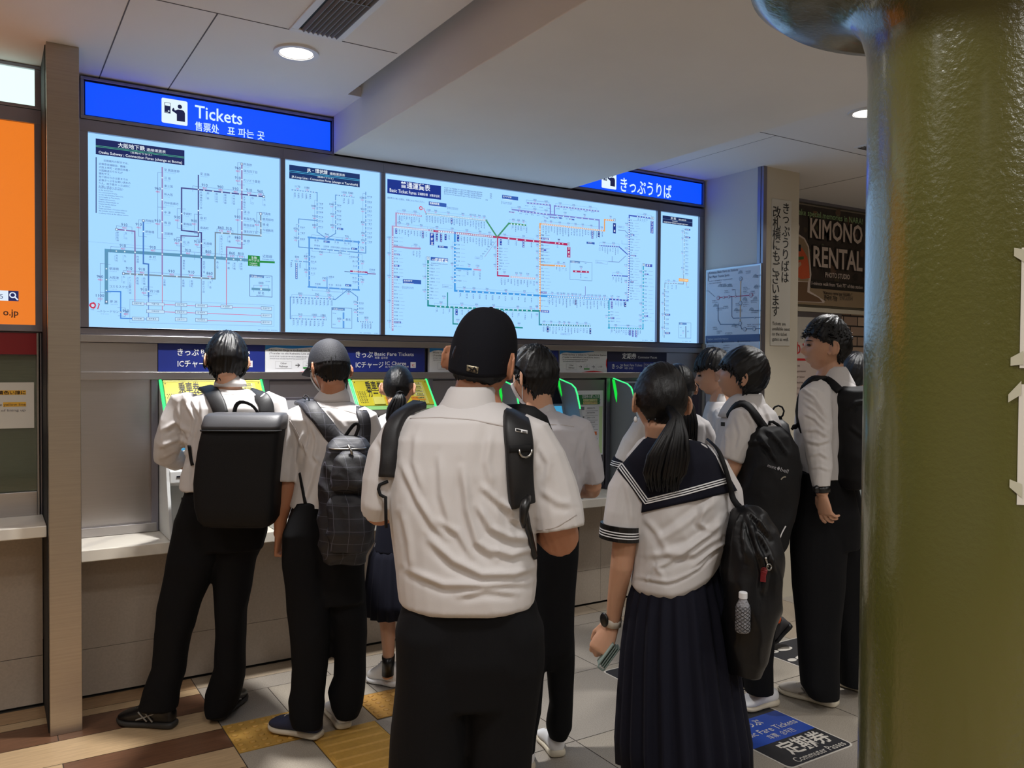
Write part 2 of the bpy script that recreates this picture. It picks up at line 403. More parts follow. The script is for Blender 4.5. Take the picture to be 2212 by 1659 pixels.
# green column with its flared head
M_col = mat('olive_gloss_paint', (84, 84, 36), 0.24, spec=0.7, bump=0.0, coat=.8)
def paint_bump(m):
    nt = m.node_tree; b = nt.nodes['Principled BSDF']; tc = nt.nodes.new('ShaderNodeTexCoord')
    n = nt.nodes.new('ShaderNodeTexNoise'); n.inputs['Scale'].default_value = 85; n.inputs['Detail'].default_value = 3; n.inputs['Roughness'].default_value = .55
    bp = nt.nodes.new('ShaderNodeBump'); bp.inputs['Strength'].default_value = .30; bp.inputs['Distance'].default_value = .006
    nt.links.new(tc.outputs['Object'], n.inputs[0]); nt.links.new(n.outputs[0], bp.inputs['Height']); nt.links.new(bp.outputs[0], b.inputs['Normal'])
paint_bump(M_col)
COLX, COLY, CR = 1.672, .903, .217
cm = MB()
prof = [(CR, 0)] + [(CR, .2 * i) for i in range(1, 11)] + [(CR, 2.20), (CR + .004, 2.25), (CR + .015, 2.29), (CR + .032, 2.315), (CR + .038, 2.322), (CR + .045, 2.326), (CR + .06, 2.335), (CR + .10, 2.345), (CR + .15, 2.355), (CR + .20, 2.368), (CR + .235, 2.395), (CR + .248, 2.44), (CR + .248, 2.52), (CR + .24, 2.76)]
cm.lathe(prof, (COLX, COLY, 0), M_col, 96)
struct('column', cm, smooth=True)
# ================================================================== backlit fare boards
BS = 0.90                                   # how strongly the light boxes shine
C_BRD = (155, 205, 252)
M_panel = glow('backlit_film', C_BRD, BS)
BP = Pane((0, YW, 0), (1, 0, 0), (0, 0, 1), .0009)
INK_D = (38, 52, 110); INK_K = (70, 92, 140); INK_R = (196, 86, 130); WHT = (236, 246, 255)
def T(crop, sc): return lambda x, y: (crop[0] + x / sc, crop[1] + y / sc)
cA = T((170, 160), 3.8807); cB = T((170, 440), 3.8807); cC = T((600, 320), 3.77); cD = T((820, 360), 4.365); cE = T((1120, 360), 4.1476)
class Board:
    """all print of one board, given in photo pixels, laid out on the board's own plane"""
    def __init__(s, P, rng=1): s.P = P; s.lines = MB(); s.let = MB(); s.rng = random.Random(rng); s.bright = 1.0; s.k0 = 1
    def q(s, f, p): return s.P.px(*f(*p))
    def sz(s, f, p, h): X, Y = f(*p); X2, Y2 = f(p[0], p[1] + h); return s.P.scale(X, Y) * (Y2 - Y)
    def ln(s, f, pts, w, col, k=1.0):
        s.P.line(s.lines, [s.q(f, p) for p in pts], s.sz(f, pts[0], w), s.mat(col), k)
    def mat(s, col): return ink(col, s.bright * .76)
    def tx(s, f, p, t, h, col=INK_D, end=None, al='l', vert=False, wt=0.0, k=4.0):
        x, y = s.q(f, p); hh = s.sz(f, p, h)
        w = None
        if end is not None: e = s.q(f, end); w = abs(e[1] - y) if vert else abs(e[0] - x)
        s.P.text(s.let, t, x, y, hh, s.mat(col), w, al, wt, vert, k)
    def mk(s, f, p, n, h, col=INK_K, vert=False, k=3.0):
        x, y = s.q(f, p); s.P.marks(s.let, x, y, n, s.sz(f, p, h), s.mat(col), vert, k, s.rng)
    def rc(s, f, a, b, col, k=1.5, let=False):
        x0, y0 = s.q(f, a); x1, y1 = s.q(f, b); s.P.rect(s.let if let else s.lines, min(x0, x1), min(y0, y1), max(x0, x1), max(y0, y1), s.mat(col), k)
    def fr(s, f, a, b, w, col, k=2.0):
        x0, y0 = s.q(f, a); x1, y1 = s.q(f, b); s.P.frame(s.lines, min(x0, x1), min(y0, y1), max(x0, x1), max(y0, y1), s.sz(f, a, w), s.mat(col), k)
    def dots(s, f, a, b, n, r, col=(222, 240, 252), k=2.5):
        a = Vector(a); b = Vector(b)
        for i in range(n):
            p = a.lerp(b, i / max(1, n - 1)); s.rc(f, (p.x - r, p.y - r), (p.x + r, p.y + r), col, k)
    def fare(s, f, p, t, h=24, r=None):
        """fare in dark over the child's fare in red"""
        s.tx(f, p, t, h, INK_D, al='c')
        if r: s.tx(f, (p[0], p[1] + h * .95), r, h * .72, INK_R, al='c')
FR = []
def fare_board(label, x0, x1, z0, z1, margin_l, margin_r):
    t = thing('fare_board', label, 'fare board', (x0, YW, z0), 'backlit fare boards above the ticket machines')
    mb = MB(); mb.box((x0, YW, z0), (x1, YW + .03, z1), M_panel); mb.build('panel', None, t)
    fr = MB(); zt, zb = 2.748, 1.772
    fr.box((x0 - margin_l, YW - .022, z1), (x1 + margin_r, YW + .045, zt - .0), M_steel2)
    fr.box((x0 - margin_l, YW - .022, zb - .0), (x1 + margin_r, YW + .045, z0), M_steel2)
    fr.box((x0 - margin_l, YW - .02, z0), (x0, YW + .045, z1), M_steel2)
    fr.box((x1, YW - .02, z0), (x1 + margin_r, YW + .045, z1), M_steel2)
    fr.build('frame', None, t, bevel=.002)
    return t
Z0, Z1 = 1.774, 2.692
b1 = fare_board('widest of the two left boards, subway connection fares with green transfer box', .402, 1.314, Z0, Z1, .05, .0122)
b1['label'] = 'backlit fare board of the Osaka subway, nearest the steel pillar'
b2 = fare_board('narrow backlit fare board with the blue loop line map, second from steel pillar', 1.339, 1.886, Z0, Z1, .0122, .0133)
b3 = fare_board('very wide backlit board of basic ticket fares with many coloured lines', 1.913, 3.966, Z0, Z1, .0133, .0142)
b4 = fare_board('slim backlit fare board with one thin grey line, beside the blue wall', 3.995, 4.372, Z0, Z1, .0142, .045)

# ---- board 1
B = Board(BP, 1)
B.rc(cA, (142, 540), (886, 672), (18, 34, 92)); 
hx0, hz0 = B.q(cA, (142, 700)); 
def slanted(B, f, tl, tr, h, col, k=1.5):
    """a header plate: horizontal on the board itself"""
    a = B.q(f, tl); b = B.q(f, tr); hh = B.sz(f, tl, h)
    B.P.rect(B.lines, a[0], a[1] - hh, b[0], a[1], B.mat(col), k); return a, b, hh
B.lines = MB()
a, b, hh = slanted(B, cA, (142, 540), (886, 640), 132, (18, 34, 92))
L = B.let; P = BP
P.text(L, '大阪地下鉄', a[0] + (b[0] - a[0]) * .24, a[1] - hh * .36, hh * .24, B.mat(WHT), (b[0] - a[0]) * .30, wt=.012, k=4)
P.text(L, '連絡運賃表', a[0] + (b[0] - a[0]) * .56, a[1] - hh * .36, hh * .16, B.mat(WHT), (b[0] - a[0]) * .22, k=4)
P.rect(B.lines, a[0], a[1] - hh * .455, b[0], a[1] - hh * .43, B.mat((90, 190, 150)), 3); P.rect(B.lines, a[0], a[1] - hh * .53, b[0], a[1] - hh * .505, B.mat((90, 190, 150)), 3)
P.text(L, '（生駒のりかえ）', (a[0] + b[0]) / 2, a[1] - hh * .66, hh * .10, B.mat(WHT), (b[0] - a[0]) * .24, 'c', k=4)
P.text(L, 'Osaka Subway : Connection Fares (change at Ikoma)', a[0] + (b[0] - a[0]) * .03, a[1] - hh * .92, hh * .17, B.mat(WHT), (b[0] - a[0]) * .94, wt=.008, k=4)
B.ln(cA, [(146, 700), (146, 1160)], 7, INK_D)
for i, t in enumerate(['近鉄線内の駅までは、', '近鉄奈良線経由、鶴橋・', '大阪上本町・近鉄日本橋・', '大阪難波のりかえが', '便利です。', '地下鉄のりかえ駅までの', '近鉄きっぷをお買い求めの', 'うえ、地下鉄きっぷは別に', 'お買い求めください。']):
    B.tx(cA, (168 + (40 if i == 0 else 0), 733 + i * 27 + (0)), t, 15, INK_D)
for i, t in enumerate(['If you are going to any station', 'in the dotted box,', 'it is convenient for you', 'to take the Kintetsu Nara Line', 'and transfer at Tsuruhashi,', 'Osaka-Uehommachi,', 'Kintetsu-Nipponbashi, or', 'Osaka-Namba Station', 'for the subway.', 'Please purchase a Kintetsu ticket to', 'the transfer station and purchase', 'a subway ticket at the subway station.']):
    B.tx(cA, (168, 957 + i * 19.3), t, 11, INK_D)
C1 = dict(mi=(146, 120, 178), sa=(72, 78, 140), im=(146, 118, 172), na=(120, 142, 160), se=(132, 112, 168), yo=(72, 122, 196), ch=(92, 150, 186), rd=(206, 96, 124), gr=(120, 128, 160))
B.ln(cB, [(232, 830), (232, 392), (850, 432), (1420, 474)], 27, C1['ch'])
B.ln(cA, [(700, 785), (700, 1520)], 10, C1['mi']); B.ln(cB, [(700, 0), (700, 600)], 10, C1['mi']); B.ln(cB, [(700, 600), (700, 890)], 5, C1['rd'])
B.ln(cA, [(1003, 850), (1003, 1322)], 10, C1['sa']); B.ln(cA, [(1550, 1028), (1003, 968), (862, 955), (862, 1310), (1028, 1330), (1028, 1545)], 11, C1['sa']); B.ln(cB, [(1028, 440), (1028, 620)], 10, C1['sa']); B.ln(cB, [(1028, 620), (1028, 985)], 5, C1['gr'])
B.ln(cA, [(1003, 1322), (1003, 1362), (858, 1355), (858, 1530)], 10, (96, 96, 150)); B.ln(cB, [(858, 440), (858, 615)], 10, (96, 96, 150)); B.ln(cB, [(858, 615), (858, 965)], 5, C1['gr'])
B.ln(cA, [(1367, 755), (1367, 1460), (1240, 1450), (1240, 1540)], 11, C1['im']); B.ln(cB, [(1238, 470), (1238, 850)], 6, C1['rd'])
B.ln(cA, [(1525, 1170), (1527, 1358), (1145, 1328), (1145, 1545)], 11, C1['na']); B.ln(cB, [(1142, 440), (1142, 630), (378, 586)], 12, C1['na'])
B.ln(cA, [(318, 1302), (470, 1318), (472, 1495)], 11, C1['se']); B.ln(cB, [(472, 400), (472, 600)], 10, C1['se']); B.ln(cB, [(472, 600), (472, 815)], 5, C1['rd'])
B.ln(cA, [(542, 1230), (542, 1500)], 11, C1['yo']); B.ln(cB, [(542, 145), (542, 502), (585, 507), (585, 780)], 11, C1['yo']); B.ln(cB, [(585, 780), (585, 950)], 5, (90, 120, 200))
B.ln(cB, [(232, 735), (352, 738), (352, 960), (450, 963)], 9, (60, 132, 220))
# stations
for f, a_, b_, n in [(cA, (1050, 975), (1500, 1022), 7), (cA, (700, 870), (700, 1330), 6), (cA, (862, 1170), (862, 1255), 2), (cA, (1003, 968), (1003, 1322), 3), (cA, (1367, 800), (1367, 1400), 8), (cA, (1525, 1175), (1527, 1350), 4), (cA, (318, 1302), (390, 1310), 2), (cA, (542, 1232), (542, 1320), 2), (cA, (1200, 1333), (1270, 1338), 2),
                      (cB, (315, 398), (385, 402), 2), (cB, (472, 408), (700, 424), 2), (cB, (858, 435), (1028, 448), 2), (cB, (1142, 455), (1238, 463), 2), (cB, (1298, 467), (1358, 471), 2), (cB, (232, 545), (232, 820), 4), (cB, (375, 586), (545, 597), 4), (cB, (700, 604), (945, 618), 3), (cB, (1028, 622), (1100, 627), 2), (cA, (858, 1408), (858, 1410), 1), (cA, (1028, 1420), (1028, 1422), 1), (cB, (585, 735), (585, 736), 1), (cB, (352, 910), (352, 911), 1)]:
    B.dots(f, a_, b_, n, 5.5)
for x, y, f in [(318, 1302, cA), (542, 1230, cA), (1367, 755, cA), (1550, 1028, cA), (1525, 1170, cA), (375, 586, cB), (232, 822, cB)]: B.fr(f, (x - 9, y - 9), (x + 9, y + 9), 4, INK_K); B.rc(f, (x - 7, y - 7), (x + 7, y + 7), (220, 240, 252), 2.2)
for t, x, y in [('江 坂', 716, 880), ('東三国', 716, 946), ('新大阪', 716, 1016), ('西中島南方', 716, 1088), ('中 津', 716, 1168), ('梅 田', 716, 1255), ('淀屋橋', 716, 1345), ('至 箕面萱野', 716, 812), ('至 淡路', 1018, 845), ('中崎町', 876, 1178), ('東梅田', 876, 1265), ('扇 町', 1018, 1215), ('南森町', 1018, 1298), ('井高野', 1382, 765), ('瑞光四丁目', 1382, 820), ('だいどう豊里', 1382, 898), ('清 水', 1382, 1165), ('新森古市', 1382, 1220), ('関目成育', 1382, 1274), ('蒲生四丁目', 1382, 1328), ('鴫 野', 1382, 1408), ('門真南', 1540, 1178), ('鶴見緑地', 1540, 1225), ('横 堤', 1540, 1270), ('今福鶴見', 1540, 1316), ('西梅田', 558, 1238), ('肥後橋', 558, 1330), ('北 浜', 874, 1418), ('天満橋', 1044, 1428)]:
    B.tx(cA, (x, y), t, 17, INK_K); B.mk(cA, (x + 4, y + 13), max(3, len(t) * 2), 7, (130, 170, 214))
for t, x, y in [('野田阪神', 325, 1320), ('玉 川', 395, 1325), ('天神橋筋六丁目', 1025, 985), ('都 島', 1083, 990), ('野江内代', 1156, 998), ('関目高殿', 1228, 1006), ('千林大宮', 1300, 1014), ('太子橋今市', 1388, 1024), ('守 口', 1456, 1032), ('大 日', 1556, 1045), ('大阪ビジネスパーク', 1196, 1350), ('京 橋', 1262, 1352)]:
    B.tx(cA, (x, y), t, 19, INK_K, vert=True); B.mk(cA, (x - 15, y + 8), max(4, len(t) * 2), 8, (130, 170, 214), vert=True)
for t, x, y in [('弁天町', 318, 425), ('九 条', 388, 430), ('阿波座', 494, 436), ('堺筋本町', 880, 470), ('谷町四丁目', 1050, 478), ('森ノ宮', 1162, 482), ('緑 橋', 1255, 488), ('深江橋', 1304, 492), ('高井田', 1362, 494), ('大 正', 378, 605), ('ドーム前千代崎', 430, 610), ('西長堀', 492, 616), ('西大橋', 548, 618), ('心斎橋', 718, 628), ('長堀橋', 876, 636), ('松屋町', 948, 640), ('谷町六丁目', 1046, 644), ('玉 造', 1102, 648)]:
    B.tx(cB, (x, y), t, 19, INK_K, vert=True); B.mk(cB, (x - 17, y + 8), max(4, len(t) * 2), 8, (130, 170, 214), vert=True)
for t, x, y in [('朝潮橋', 256, 553), ('大阪港', 256, 628), ('コスモスクエア', 256, 702), ('夢 洲', 262, 830), ('トレードセンター前', 185, 910), ('本 町', 588, 455), ('四ツ橋', 598, 742)]:
    B.tx(cB, (x, y), t, 18, INK_K); B.mk(cB, (x + 4, y + 14), 7, 8, (130, 170, 214))
for t, r, x, y in [('960', '480', 662, 972), ('910', '460', 660, 1242), ('910', '460', 824, 1212), ('910', '460', 965, 1243), ('960', '480', 1332, 800), ('910', '460', 1332, 882), ('910', '460', 1054, 943), ('960', '480', 1186, 957), ('910', '460', 1313, 973), ('910', '460', 1427, 984), ('960', '480', 1519, 995), ('910', '460', 1329, 1209), ('910', '460', 1492, 1250), ('910', '460', 382, 1275), ('910', '460', 502, 1272), ('860', '430', 1190, 1299), ('910', '460', 1257, 1306), ('860', '430', 1331, 1382), ('910', '460', 821, 1404), ('910', '460', 990, 1416), ('910', '460', 369, 1450), ('910', '460', 620, 1465), ('910', '460', 914, 1488), ('860', '430', 1085, 1500), ('860', '430', 1284, 1513), ('810', '410', 1358, 1518)]: B.fare(cA, (x, y), t, 24, r)
for t, r, x, y in [('960', '480', 178, 622), ('1100', '550', 178, 782), ('910', '460', 421, 555), ('910', '460', 528, 562), ('910', '460', 777, 578), ('910', '460', 942, 586), ('860', '430', 1096, 596), ('910', '460', 545, 732), ('960', '480', 394, 910)]: B.fare(cB, (x, y), t, 25, r)
# brackets that group stations of one fare
def br(B, f, pts, w=2.4, col=(96, 120, 170)): B.ln(f, pts, w, col, 2)
for pts in [[(700, 826), (662, 826), (662, 1115), (730, 1118)], [(662, 1118), (662, 1375), (730, 1380)], [(895, 1132), (826, 1128), (826, 1292), (890, 1300)], [(1035, 1180), (968, 1175), (968, 1335), (1000, 1338)], [(1367, 745), (1332, 742), (1332, 928), (1390, 930)], [(955, 985), (955, 938), (1550, 1000), (1550, 1020)], [(1395, 1138), (1332, 1132), (1332, 1425), (1390, 1430)], [(1530, 1165), (1492, 1160), (1492, 1320), (1530, 1330)], [(316, 1298), (316, 1272), (446, 1284), (446, 1340)], [(542, 1225), (502, 1222), (502, 1360), (570, 1366)], [(1158, 1340), (1158, 1298), (1292, 1310), (1292, 1350)], [(890, 1372), (822, 1368), (822, 1440), (885, 1445)], [(1060, 1388), (992, 1383), (992, 1452), (1055, 1457)]]: br(B, cA, pts)
for pts in [[(268, 408), (268, 360), (820, 395), (1388, 440), (1388, 490)], [(970, 412), (970, 470)], [(1328, 436), (1328, 488)], [(265, 508), (180, 502), (180, 820)], [(270, 748), (180, 742)], [(375, 580), (375, 560), (820, 590), (1120, 610), (1120, 650)], [(620, 700), (545, 695), (545, 768), (615, 772)], [(325, 870), (390, 875), (390, 945), (330, 940)]]: br(B, cB, pts)
B.rc(cB, (1418, 432), (1518, 527), (32, 138, 62), 3); B.ln(cB, [(1518, 487), (1635, 492)], 17, (32, 138, 62))
B.tx(cB, (1468, 463), '生駒', 18, WHT, al='c', k=5); B.tx(cB, (1468, 484), 'のりかえ', 17, WHT, al='c', k=5); B.mk(cB, (1436, 498), 6, 10, WHT, k=5); B.mk(cB, (1434, 514), 7, 9, WHT, k=5)
B.tx(cB, (1540, 450), '近鉄線', 20, INK_K); B.tx(cB, (1540, 470), 'Kintetsu Line', 12, INK_K, end=(1633, 470))
B.fr(cB, (1433, 596), (1620, 784), 4, INK_K); B.rc(cB, (1435, 598), (1552, 625), (92, 140, 200), 3); B.tx(cB, (1444, 620), '凡例', 17, WHT, k=5); B.tx(cB, (1490, 619), 'Legend', 12, WHT, k=5)
B.tx(cB, (1527, 675), '000', 20, INK_D, al='c'); B.tx(cB, (1527, 697), '00', 15, INK_R, al='c'); B.rc(cB, (1448, 704), (1606, 732), (92, 150, 186), 2.5); B.dots(cB, (1527, 718), (1528, 718), 1, 7, k=4); B.tx(cB, (1527, 758), '駅 名', 17, INK_D, al='c'); B.mk(cB, (1490, 770), 8, 8)
br(B, cB, [(1466, 740), (1466, 684), (1590, 684), (1590, 740)]); B.mk(cB, (1570, 618), 4, 9); B.mk(cB, (1570, 652), 4, 9)
# the dotted box of transfer stations
br(B, cB, [(428, 802), (1636, 852), (1636, 1028), (428, 996), (428, 802)], 2, (120, 150, 196))
for y0, y1, x0, x1 in [(838, 878, 497, 1570), (904, 938, 640, 1570), (978, 994, 1028, 1570)]: B.ln(cB, [(x0, y0), (x1, y1)], 4.5, (214, 92, 126), 2)
B.ln(cB, [(500, 965), (620, 968)], 5, (90, 120, 200), 2)
for x, y, w in [(497, 837, 100), (642, 842, 148), (857, 848, 98), (1028, 856, 98), (1238, 865, 96), (1572, 879, 88), (642, 904, 148), (857, 910, 98), (1028, 915, 98), (1572, 938, 88), (497, 965, 100), (619, 967, 100), (857, 971, 98), (1028, 976, 98), (1572, 996, 88)]:
    B.rc(cB, (x - w / 2, y - 16), (x + w / 2, y + 16), (190, 224, 250), 3); B.fr(cB, (x - w / 2, y - 16), (x + w / 2, y + 16), 2.4, INK_K, 3.5); B.mk(cB, (x - 26, y - 2), 4, 14, INK_K, k=5)
# red ring mark and red tower
x, y = B.q(cB, (118, 853)); r = B.sz(cB, (118, 853), 22)
for i in range(10):
    a_ = 2 * math.pi * i / 10; P.disc(B.lines, x + r * .82 * math.cos(a_), y + r * .82 * math.sin(a_), r * (.34 + .07 * (i % 3)), B.mat((200, 52, 84)), 2, 12)
P.disc(B.lines, x, y, r * .6, B.mat((196, 226, 250)), 3)
B.ln(cB, [(160, 880), (172, 842), (165, 838)], 8, (196, 60, 92), 2); B.mk(cB, (104, 890), 3, 9)
br(B, cB, [(155, 905), (180, 907)]); B.mk(cB, (1505, 1057), 3, 8, INK_D); B.mk(cB, (1535, 1059), 8, 8, INK_D); B.mk(cB, (1615, 1061), 7, 7, INK_D)
B.ln(cB, [(75, 317), (640, 362)], 1.6, (120, 160, 214), 1)
B.lines.build('route_lines', None, b1); B.let.build('lettering', None, b1)

# ---- board 2
B = Board(BP, 2); P = BP; L = B.let
def header2(B, f, tl, tr, h, lines):
    a, b, hh = slanted(B, f, tl, tr, h, (18, 48, 104)); w = b[0] - a[0]
    for y in lines: P.rect(B.lines, a[0], a[1] - hh * (y + .03), b[0], a[1] - hh * y, B.mat((84, 196, 240)), 3)
    return a, w, hh
a, w, hh = header2(B, cC, (93, 135), (667, 215), 112, (.40, .50))
P.text(B.let, 'JR・環状線', a[0] + w * .24, a[1] - hh * .33, hh * .24, B.mat(WHT), w * .29, wt=.012, k=4); P.text(B.let, '連絡運賃表', a[0] + w * .56, a[1] - hh * .33, hh * .16, B.mat(WHT), w * .22, k=4)
P.text(B.let, '（鶴橋のりかえ）', a[0] + w * .5, a[1] - hh * .67, hh * .1, B.mat(WHT), w * .23, 'c', k=4); P.text(B.let, 'JR-Loop Line : Connection Fares (change at Tsuruhashi)', a[0] + w * .03, a[1] - hh * .92, hh * .17, B.mat(WHT), w * .94, wt=.006, k=4)
J = (88, 154, 226); J2 = (96, 148, 208)
B.ln(cC, [(256, 728), (256, 1130)], 14, J); B.ln(cC, [(250, 727), (662, 765)], 14, J); B.ln(cC, [(657, 760), (657, 1155)], 11, J); B.ln(cC, [(250, 1130), (662, 1155)], 13, J)
for pts, wd in [([(115, 340), (320, 362), (320, 682), (398, 738), (470, 695), (470, 382), (620, 400)], 7), ([(320, 590), (170, 577), (170, 805), (256, 814)], 7), ([(256, 814), (657, 850), (716, 855), (716, 360)], 8), ([(110, 917), (256, 928)], 6), ([(401, 1050), (401, 1135)], 7), ([(456, 1232), (470, 1232), (570, 1152), (650, 1212), (650, 1412), (770, 1418)], 7), ([(456, 1230), (102, 1213), (102, 1388), (392, 1398)], 8)]: B.ln(cC, pts, wd, J2)
for f_, a_, b_, n in [(cC, (130, 343), (300, 360), 9), (cC, (320, 440), (320, 640), 7), (cC, (470, 430), (470, 660), 7), (cC, (490, 385), (612, 398), 7), (cC, (170, 620), (170, 745), 5), (cC, (318, 732), (610, 760), 5), (cC, (290, 817), (560, 843), 6), (cC, (256, 885), (256, 1075), 6), (cC, (657, 790), (657, 1120), 11), (cC, (320, 1133), (600, 1150), 4), (cC, (115, 1214), (440, 1230), 14), (cC, (115, 1389), (385, 1398), 12), (cC, (716, 390), (716, 790), 14), (cC, (650, 1250), (650, 1370), 6), (cC, (665, 1413), (760, 1418), 6), (cC, (130, 919), (200, 924), 3)]: B.dots(f_, a_, b_, n, 3.6, (206, 232, 250))
for t, r, x, y in [('1170', '590', 160, 322), ('1080', '540', 237, 331), ('1000', '500', 290, 480), ('910', '460', 296, 562), ('830', '420', 296, 636), ('1000', '500', 438, 466), ('910', '460', 443, 545), ('830', '420', 444, 636), ('1000', '500', 540, 370), ('1080', '540', 592, 374), ('1000', '500', 686, 413), ('910', '460', 690, 506), ('830', '420', 691, 612), ('790', '400', 692, 700), ('770', '390', 692, 760), ('790', '400', 397, 712), ('770', '390', 560, 728), ('830', '420', 144, 664), ('790', '400', 144, 740), ('790', '400', 350, 856), ('770', '390', 506, 862), ('770', '390', 684, 820), ('740', '370', 686, 930), ('740', '370', 686, 1080), ('830', '420', 155, 894), ('830', '420', 227, 890), ('790', '400', 228, 1000), ('790', '400', 376, 1068), ('770', '390', 408, 1168), ('740', '370', 572, 1178), ('830', '420', 182, 1192), ('790', '400', 318, 1200), ('770', '390', 418, 1206), ('910', '460', 182, 1362), ('1000', '500', 297, 1366), ('1080', '540', 368, 1370), ('770', '390', 630, 1262), ('790', '400', 630, 1326), ('830', '420', 720, 1388)]: B.fare(cC, (x, y), t, 17, r)
for t, x, y in [('福 島', 296, 756), ('天 満', 460, 772), ('桜ノ宮', 538, 780), ('新福島', 296, 798), ('北新地', 370, 806), ('大阪天満宮', 426, 812), ('大阪城北詰', 508, 822), ('大阪城公園', 578, 890), ('森ノ宮', 606, 926), ('玉 造', 610, 966), ('野 田', 268, 890), ('西九条', 268, 930), ('弁天町', 268, 985), ('大 正', 268, 1026), ('芦原橋', 300, 1112), ('今 宮', 412, 1120), ('新今宮', 470, 1122), ('桃 谷', 606, 1062), ('寺田町', 606, 1094), ('JR難波', 412, 1054)]: B.tx(cC, (x, y), t, 12, INK_K); B.mk(cC, (x + 3, y + 9), 5, 6, (130, 170, 214))
for x0, y0 in [(372, 762), (596, 820), (548, 1117), (482, 657)]: B.rc(cC, (x0, y0 - 10), (x0 + 50, y0 + 11), (70, 116, 196), 3); B.mk(cC, (x0 + 12, y0 + 1), 2, 12, WHT, k=5)
for x, ys in [(330, (452, 485, 520, 560, 594, 640)), (478, (466, 512, 548, 580, 620)), (728, (395, 438, 480, 512, 546, 586, 616, 652, 690, 724, 762)), (182, (645, 690, 740)), (660, (1262, 1304, 1340))]:
    for y in ys: B.mk(cC, (x + 6, y), 3, 13); B.mk(cC, (x + 2, y + 12), 6, 6, (130, 170, 214))
for x0, y0, n, dx, dy in [(140, 368, 5, 31, 3), (540, 415, 3, 36, 4), (130, 1232, 11, 31, 1.5), (130, 1405, 8, 34, 1.5), (110, 935, 1, 30, 1), (690, 1432, 4, 22, 1), (182, 940, 1, 1, 1)]:
    for i in range(n): B.mk(cC, (x0 + dx * i, y0 + dy * i), 3, 13, vert=True); B.mk(cC, (x0 + dx * i - 9, y0 + dy * i), 6, 7, (130, 170, 214), vert=True)
B.rc(cC, (142, 935), (160, 1066), (70, 116, 196), 3); B.mk(cC, (151, 944), 8, 14, WHT, vert=True, k=5)
B.rc(cC, (588, 996), (730, 1018), (160, 36, 104), 3); B.rc(cC, (588, 1018), (730, 1034), (88, 168, 240), 3); B.ln(cC, [(545, 1005), (588, 1008)], 5, INK_K); B.ln(cC, [(730, 1022), (795, 1025)], 7, (120, 50, 120)); B.tx(cC, (658, 1013), '鶴橋のりかえ', 13, WHT, al='c', k=5); B.tx(cC, (742, 996), '近鉄線', 13, INK_K); B.mk(cC, (744, 1008), 7, 7)
B.fr(cC, (438, 1298), (602, 1468), 3, INK_K); B.rc(cC, (440, 1300), (544, 1324), (92, 140, 200), 3); B.tx(cC, (450, 1319), '凡例', 14, WHT, k=5); B.tx(cC, (492, 1318), 'Legend', 10, WHT, k=5); B.tx(cC, (499, 1398), '000', 18, INK_D, al='c'); B.tx(cC, (499, 1416), '00', 14, INK_R, al='c'); B.ln(cC, [(535, 1345), (535, 1458)], 14, J); B.dots(cC, (535, 1400), (535, 1401), 1, 5, k=4); B.tx(cC, (552, 1404), '駅名', 16, INK_D); B.mk(cC, (450, 1345), 3, 9); B.mk(cC, (450, 1435), 3, 9)
for pts in [[(275, 728), (275, 706), (524, 730), (524, 752)], [(524, 730), (592, 738), (592, 800)], [(278, 825), (278, 838), (586, 866), (586, 852)], [(420, 830), (420, 852)], [(113, 1214), (113, 1192), (452, 1208), (452, 1230)], [(113, 1390), (113, 1362), (392, 1372), (392, 1395)], [(280, 1145), (280, 1160), (528, 1174), (528, 1150)], [(320, 425), (300, 423), (300, 660)], [(470, 440), (448, 438), (448, 678)], [(716, 372), (692, 370), (692, 785)], [(170, 622), (148, 620), (148, 765)], [(256, 858), (232, 856), (232, 1048)], [(657, 862), (686, 865), (686, 985)], [(657, 1045), (686, 1047), (686, 1115)]]: br(B, cC, pts, 1.8)
B.mk(cC, (668, 1503), 3, 6, INK_D); B.mk(cC, (700, 1505), 10, 6, INK_D); B.mk(cC, (785, 1508), 6, 6, INK_D)
B.lines.build('route_lines', None, b2); B.let.build('lettering', None, b2)

# ---- board 3 (left half in crop D, right half in crop E)
B = Board(BP, 3)
a, b, hh = slanted(B, cD, (72, 115), (578, 186), 135, (14, 46, 140)); w = b[0] - a[0]
P.text(B.let, '普通運賃表', a[0] + w * .24, a[1] - hh * .46, hh * .36, B.mat(WHT), w * .55, wt=.012, k=4); P.text(B.let, 'Basic Ticket Fares', a[0] + w * .04, a[1] - hh * .88, hh * .26, B.mat(WHT), w * .49, wt=.006, k=4); P.text(B.let, '普通票价表', a[0] + w * .555, a[1] - hh * .85, hh * .15, B.mat(WHT), w * .19, wt=.01, k=4); P.text(B.let, '보통운임표', a[0] + w * .78, a[1] - hh * .85, hh * .15, B.mat(WHT), w * .19, wt=.01, k=4)
B.tx(cD, (70, 300), '運賃表示の無い区間は、係員におたずねください。', 14, INK_K, end=(425, 300))
for i in range(4): B.mk(cD, (612, 200 + i * 19), 26 if i < 3 else 34, 15 if i < 3 else 11, INK_K); B.mk(cD, (612 + (430 if i < 3 else 390), 258 + i * 19), 2, 12, INK_K)
PK = (176, 148, 190); MG = (176, 42, 92); GN = (70, 150, 110); TL = (36, 140, 140); BL = (60, 150, 226); OR = (232, 164, 96); PU = (122, 132, 206); NV = (70, 96, 190); CY = (60, 168, 206)
def route(f, pts, wd, col, tick=None, n=0, tcol=(206, 230, 250)):
    B.ln(f, pts, wd, col)
    if tick: B.dots(f, tick[0], tick[1], n, wd * .36, tcol)
route(cD, [(122, 1540), (122, 565), (470, 600)], 18, PK, ((135, 570), (450, 598)), 22); B.dots(cD, (122, 660), (122, 1520), 40, 6, (206, 222, 246))
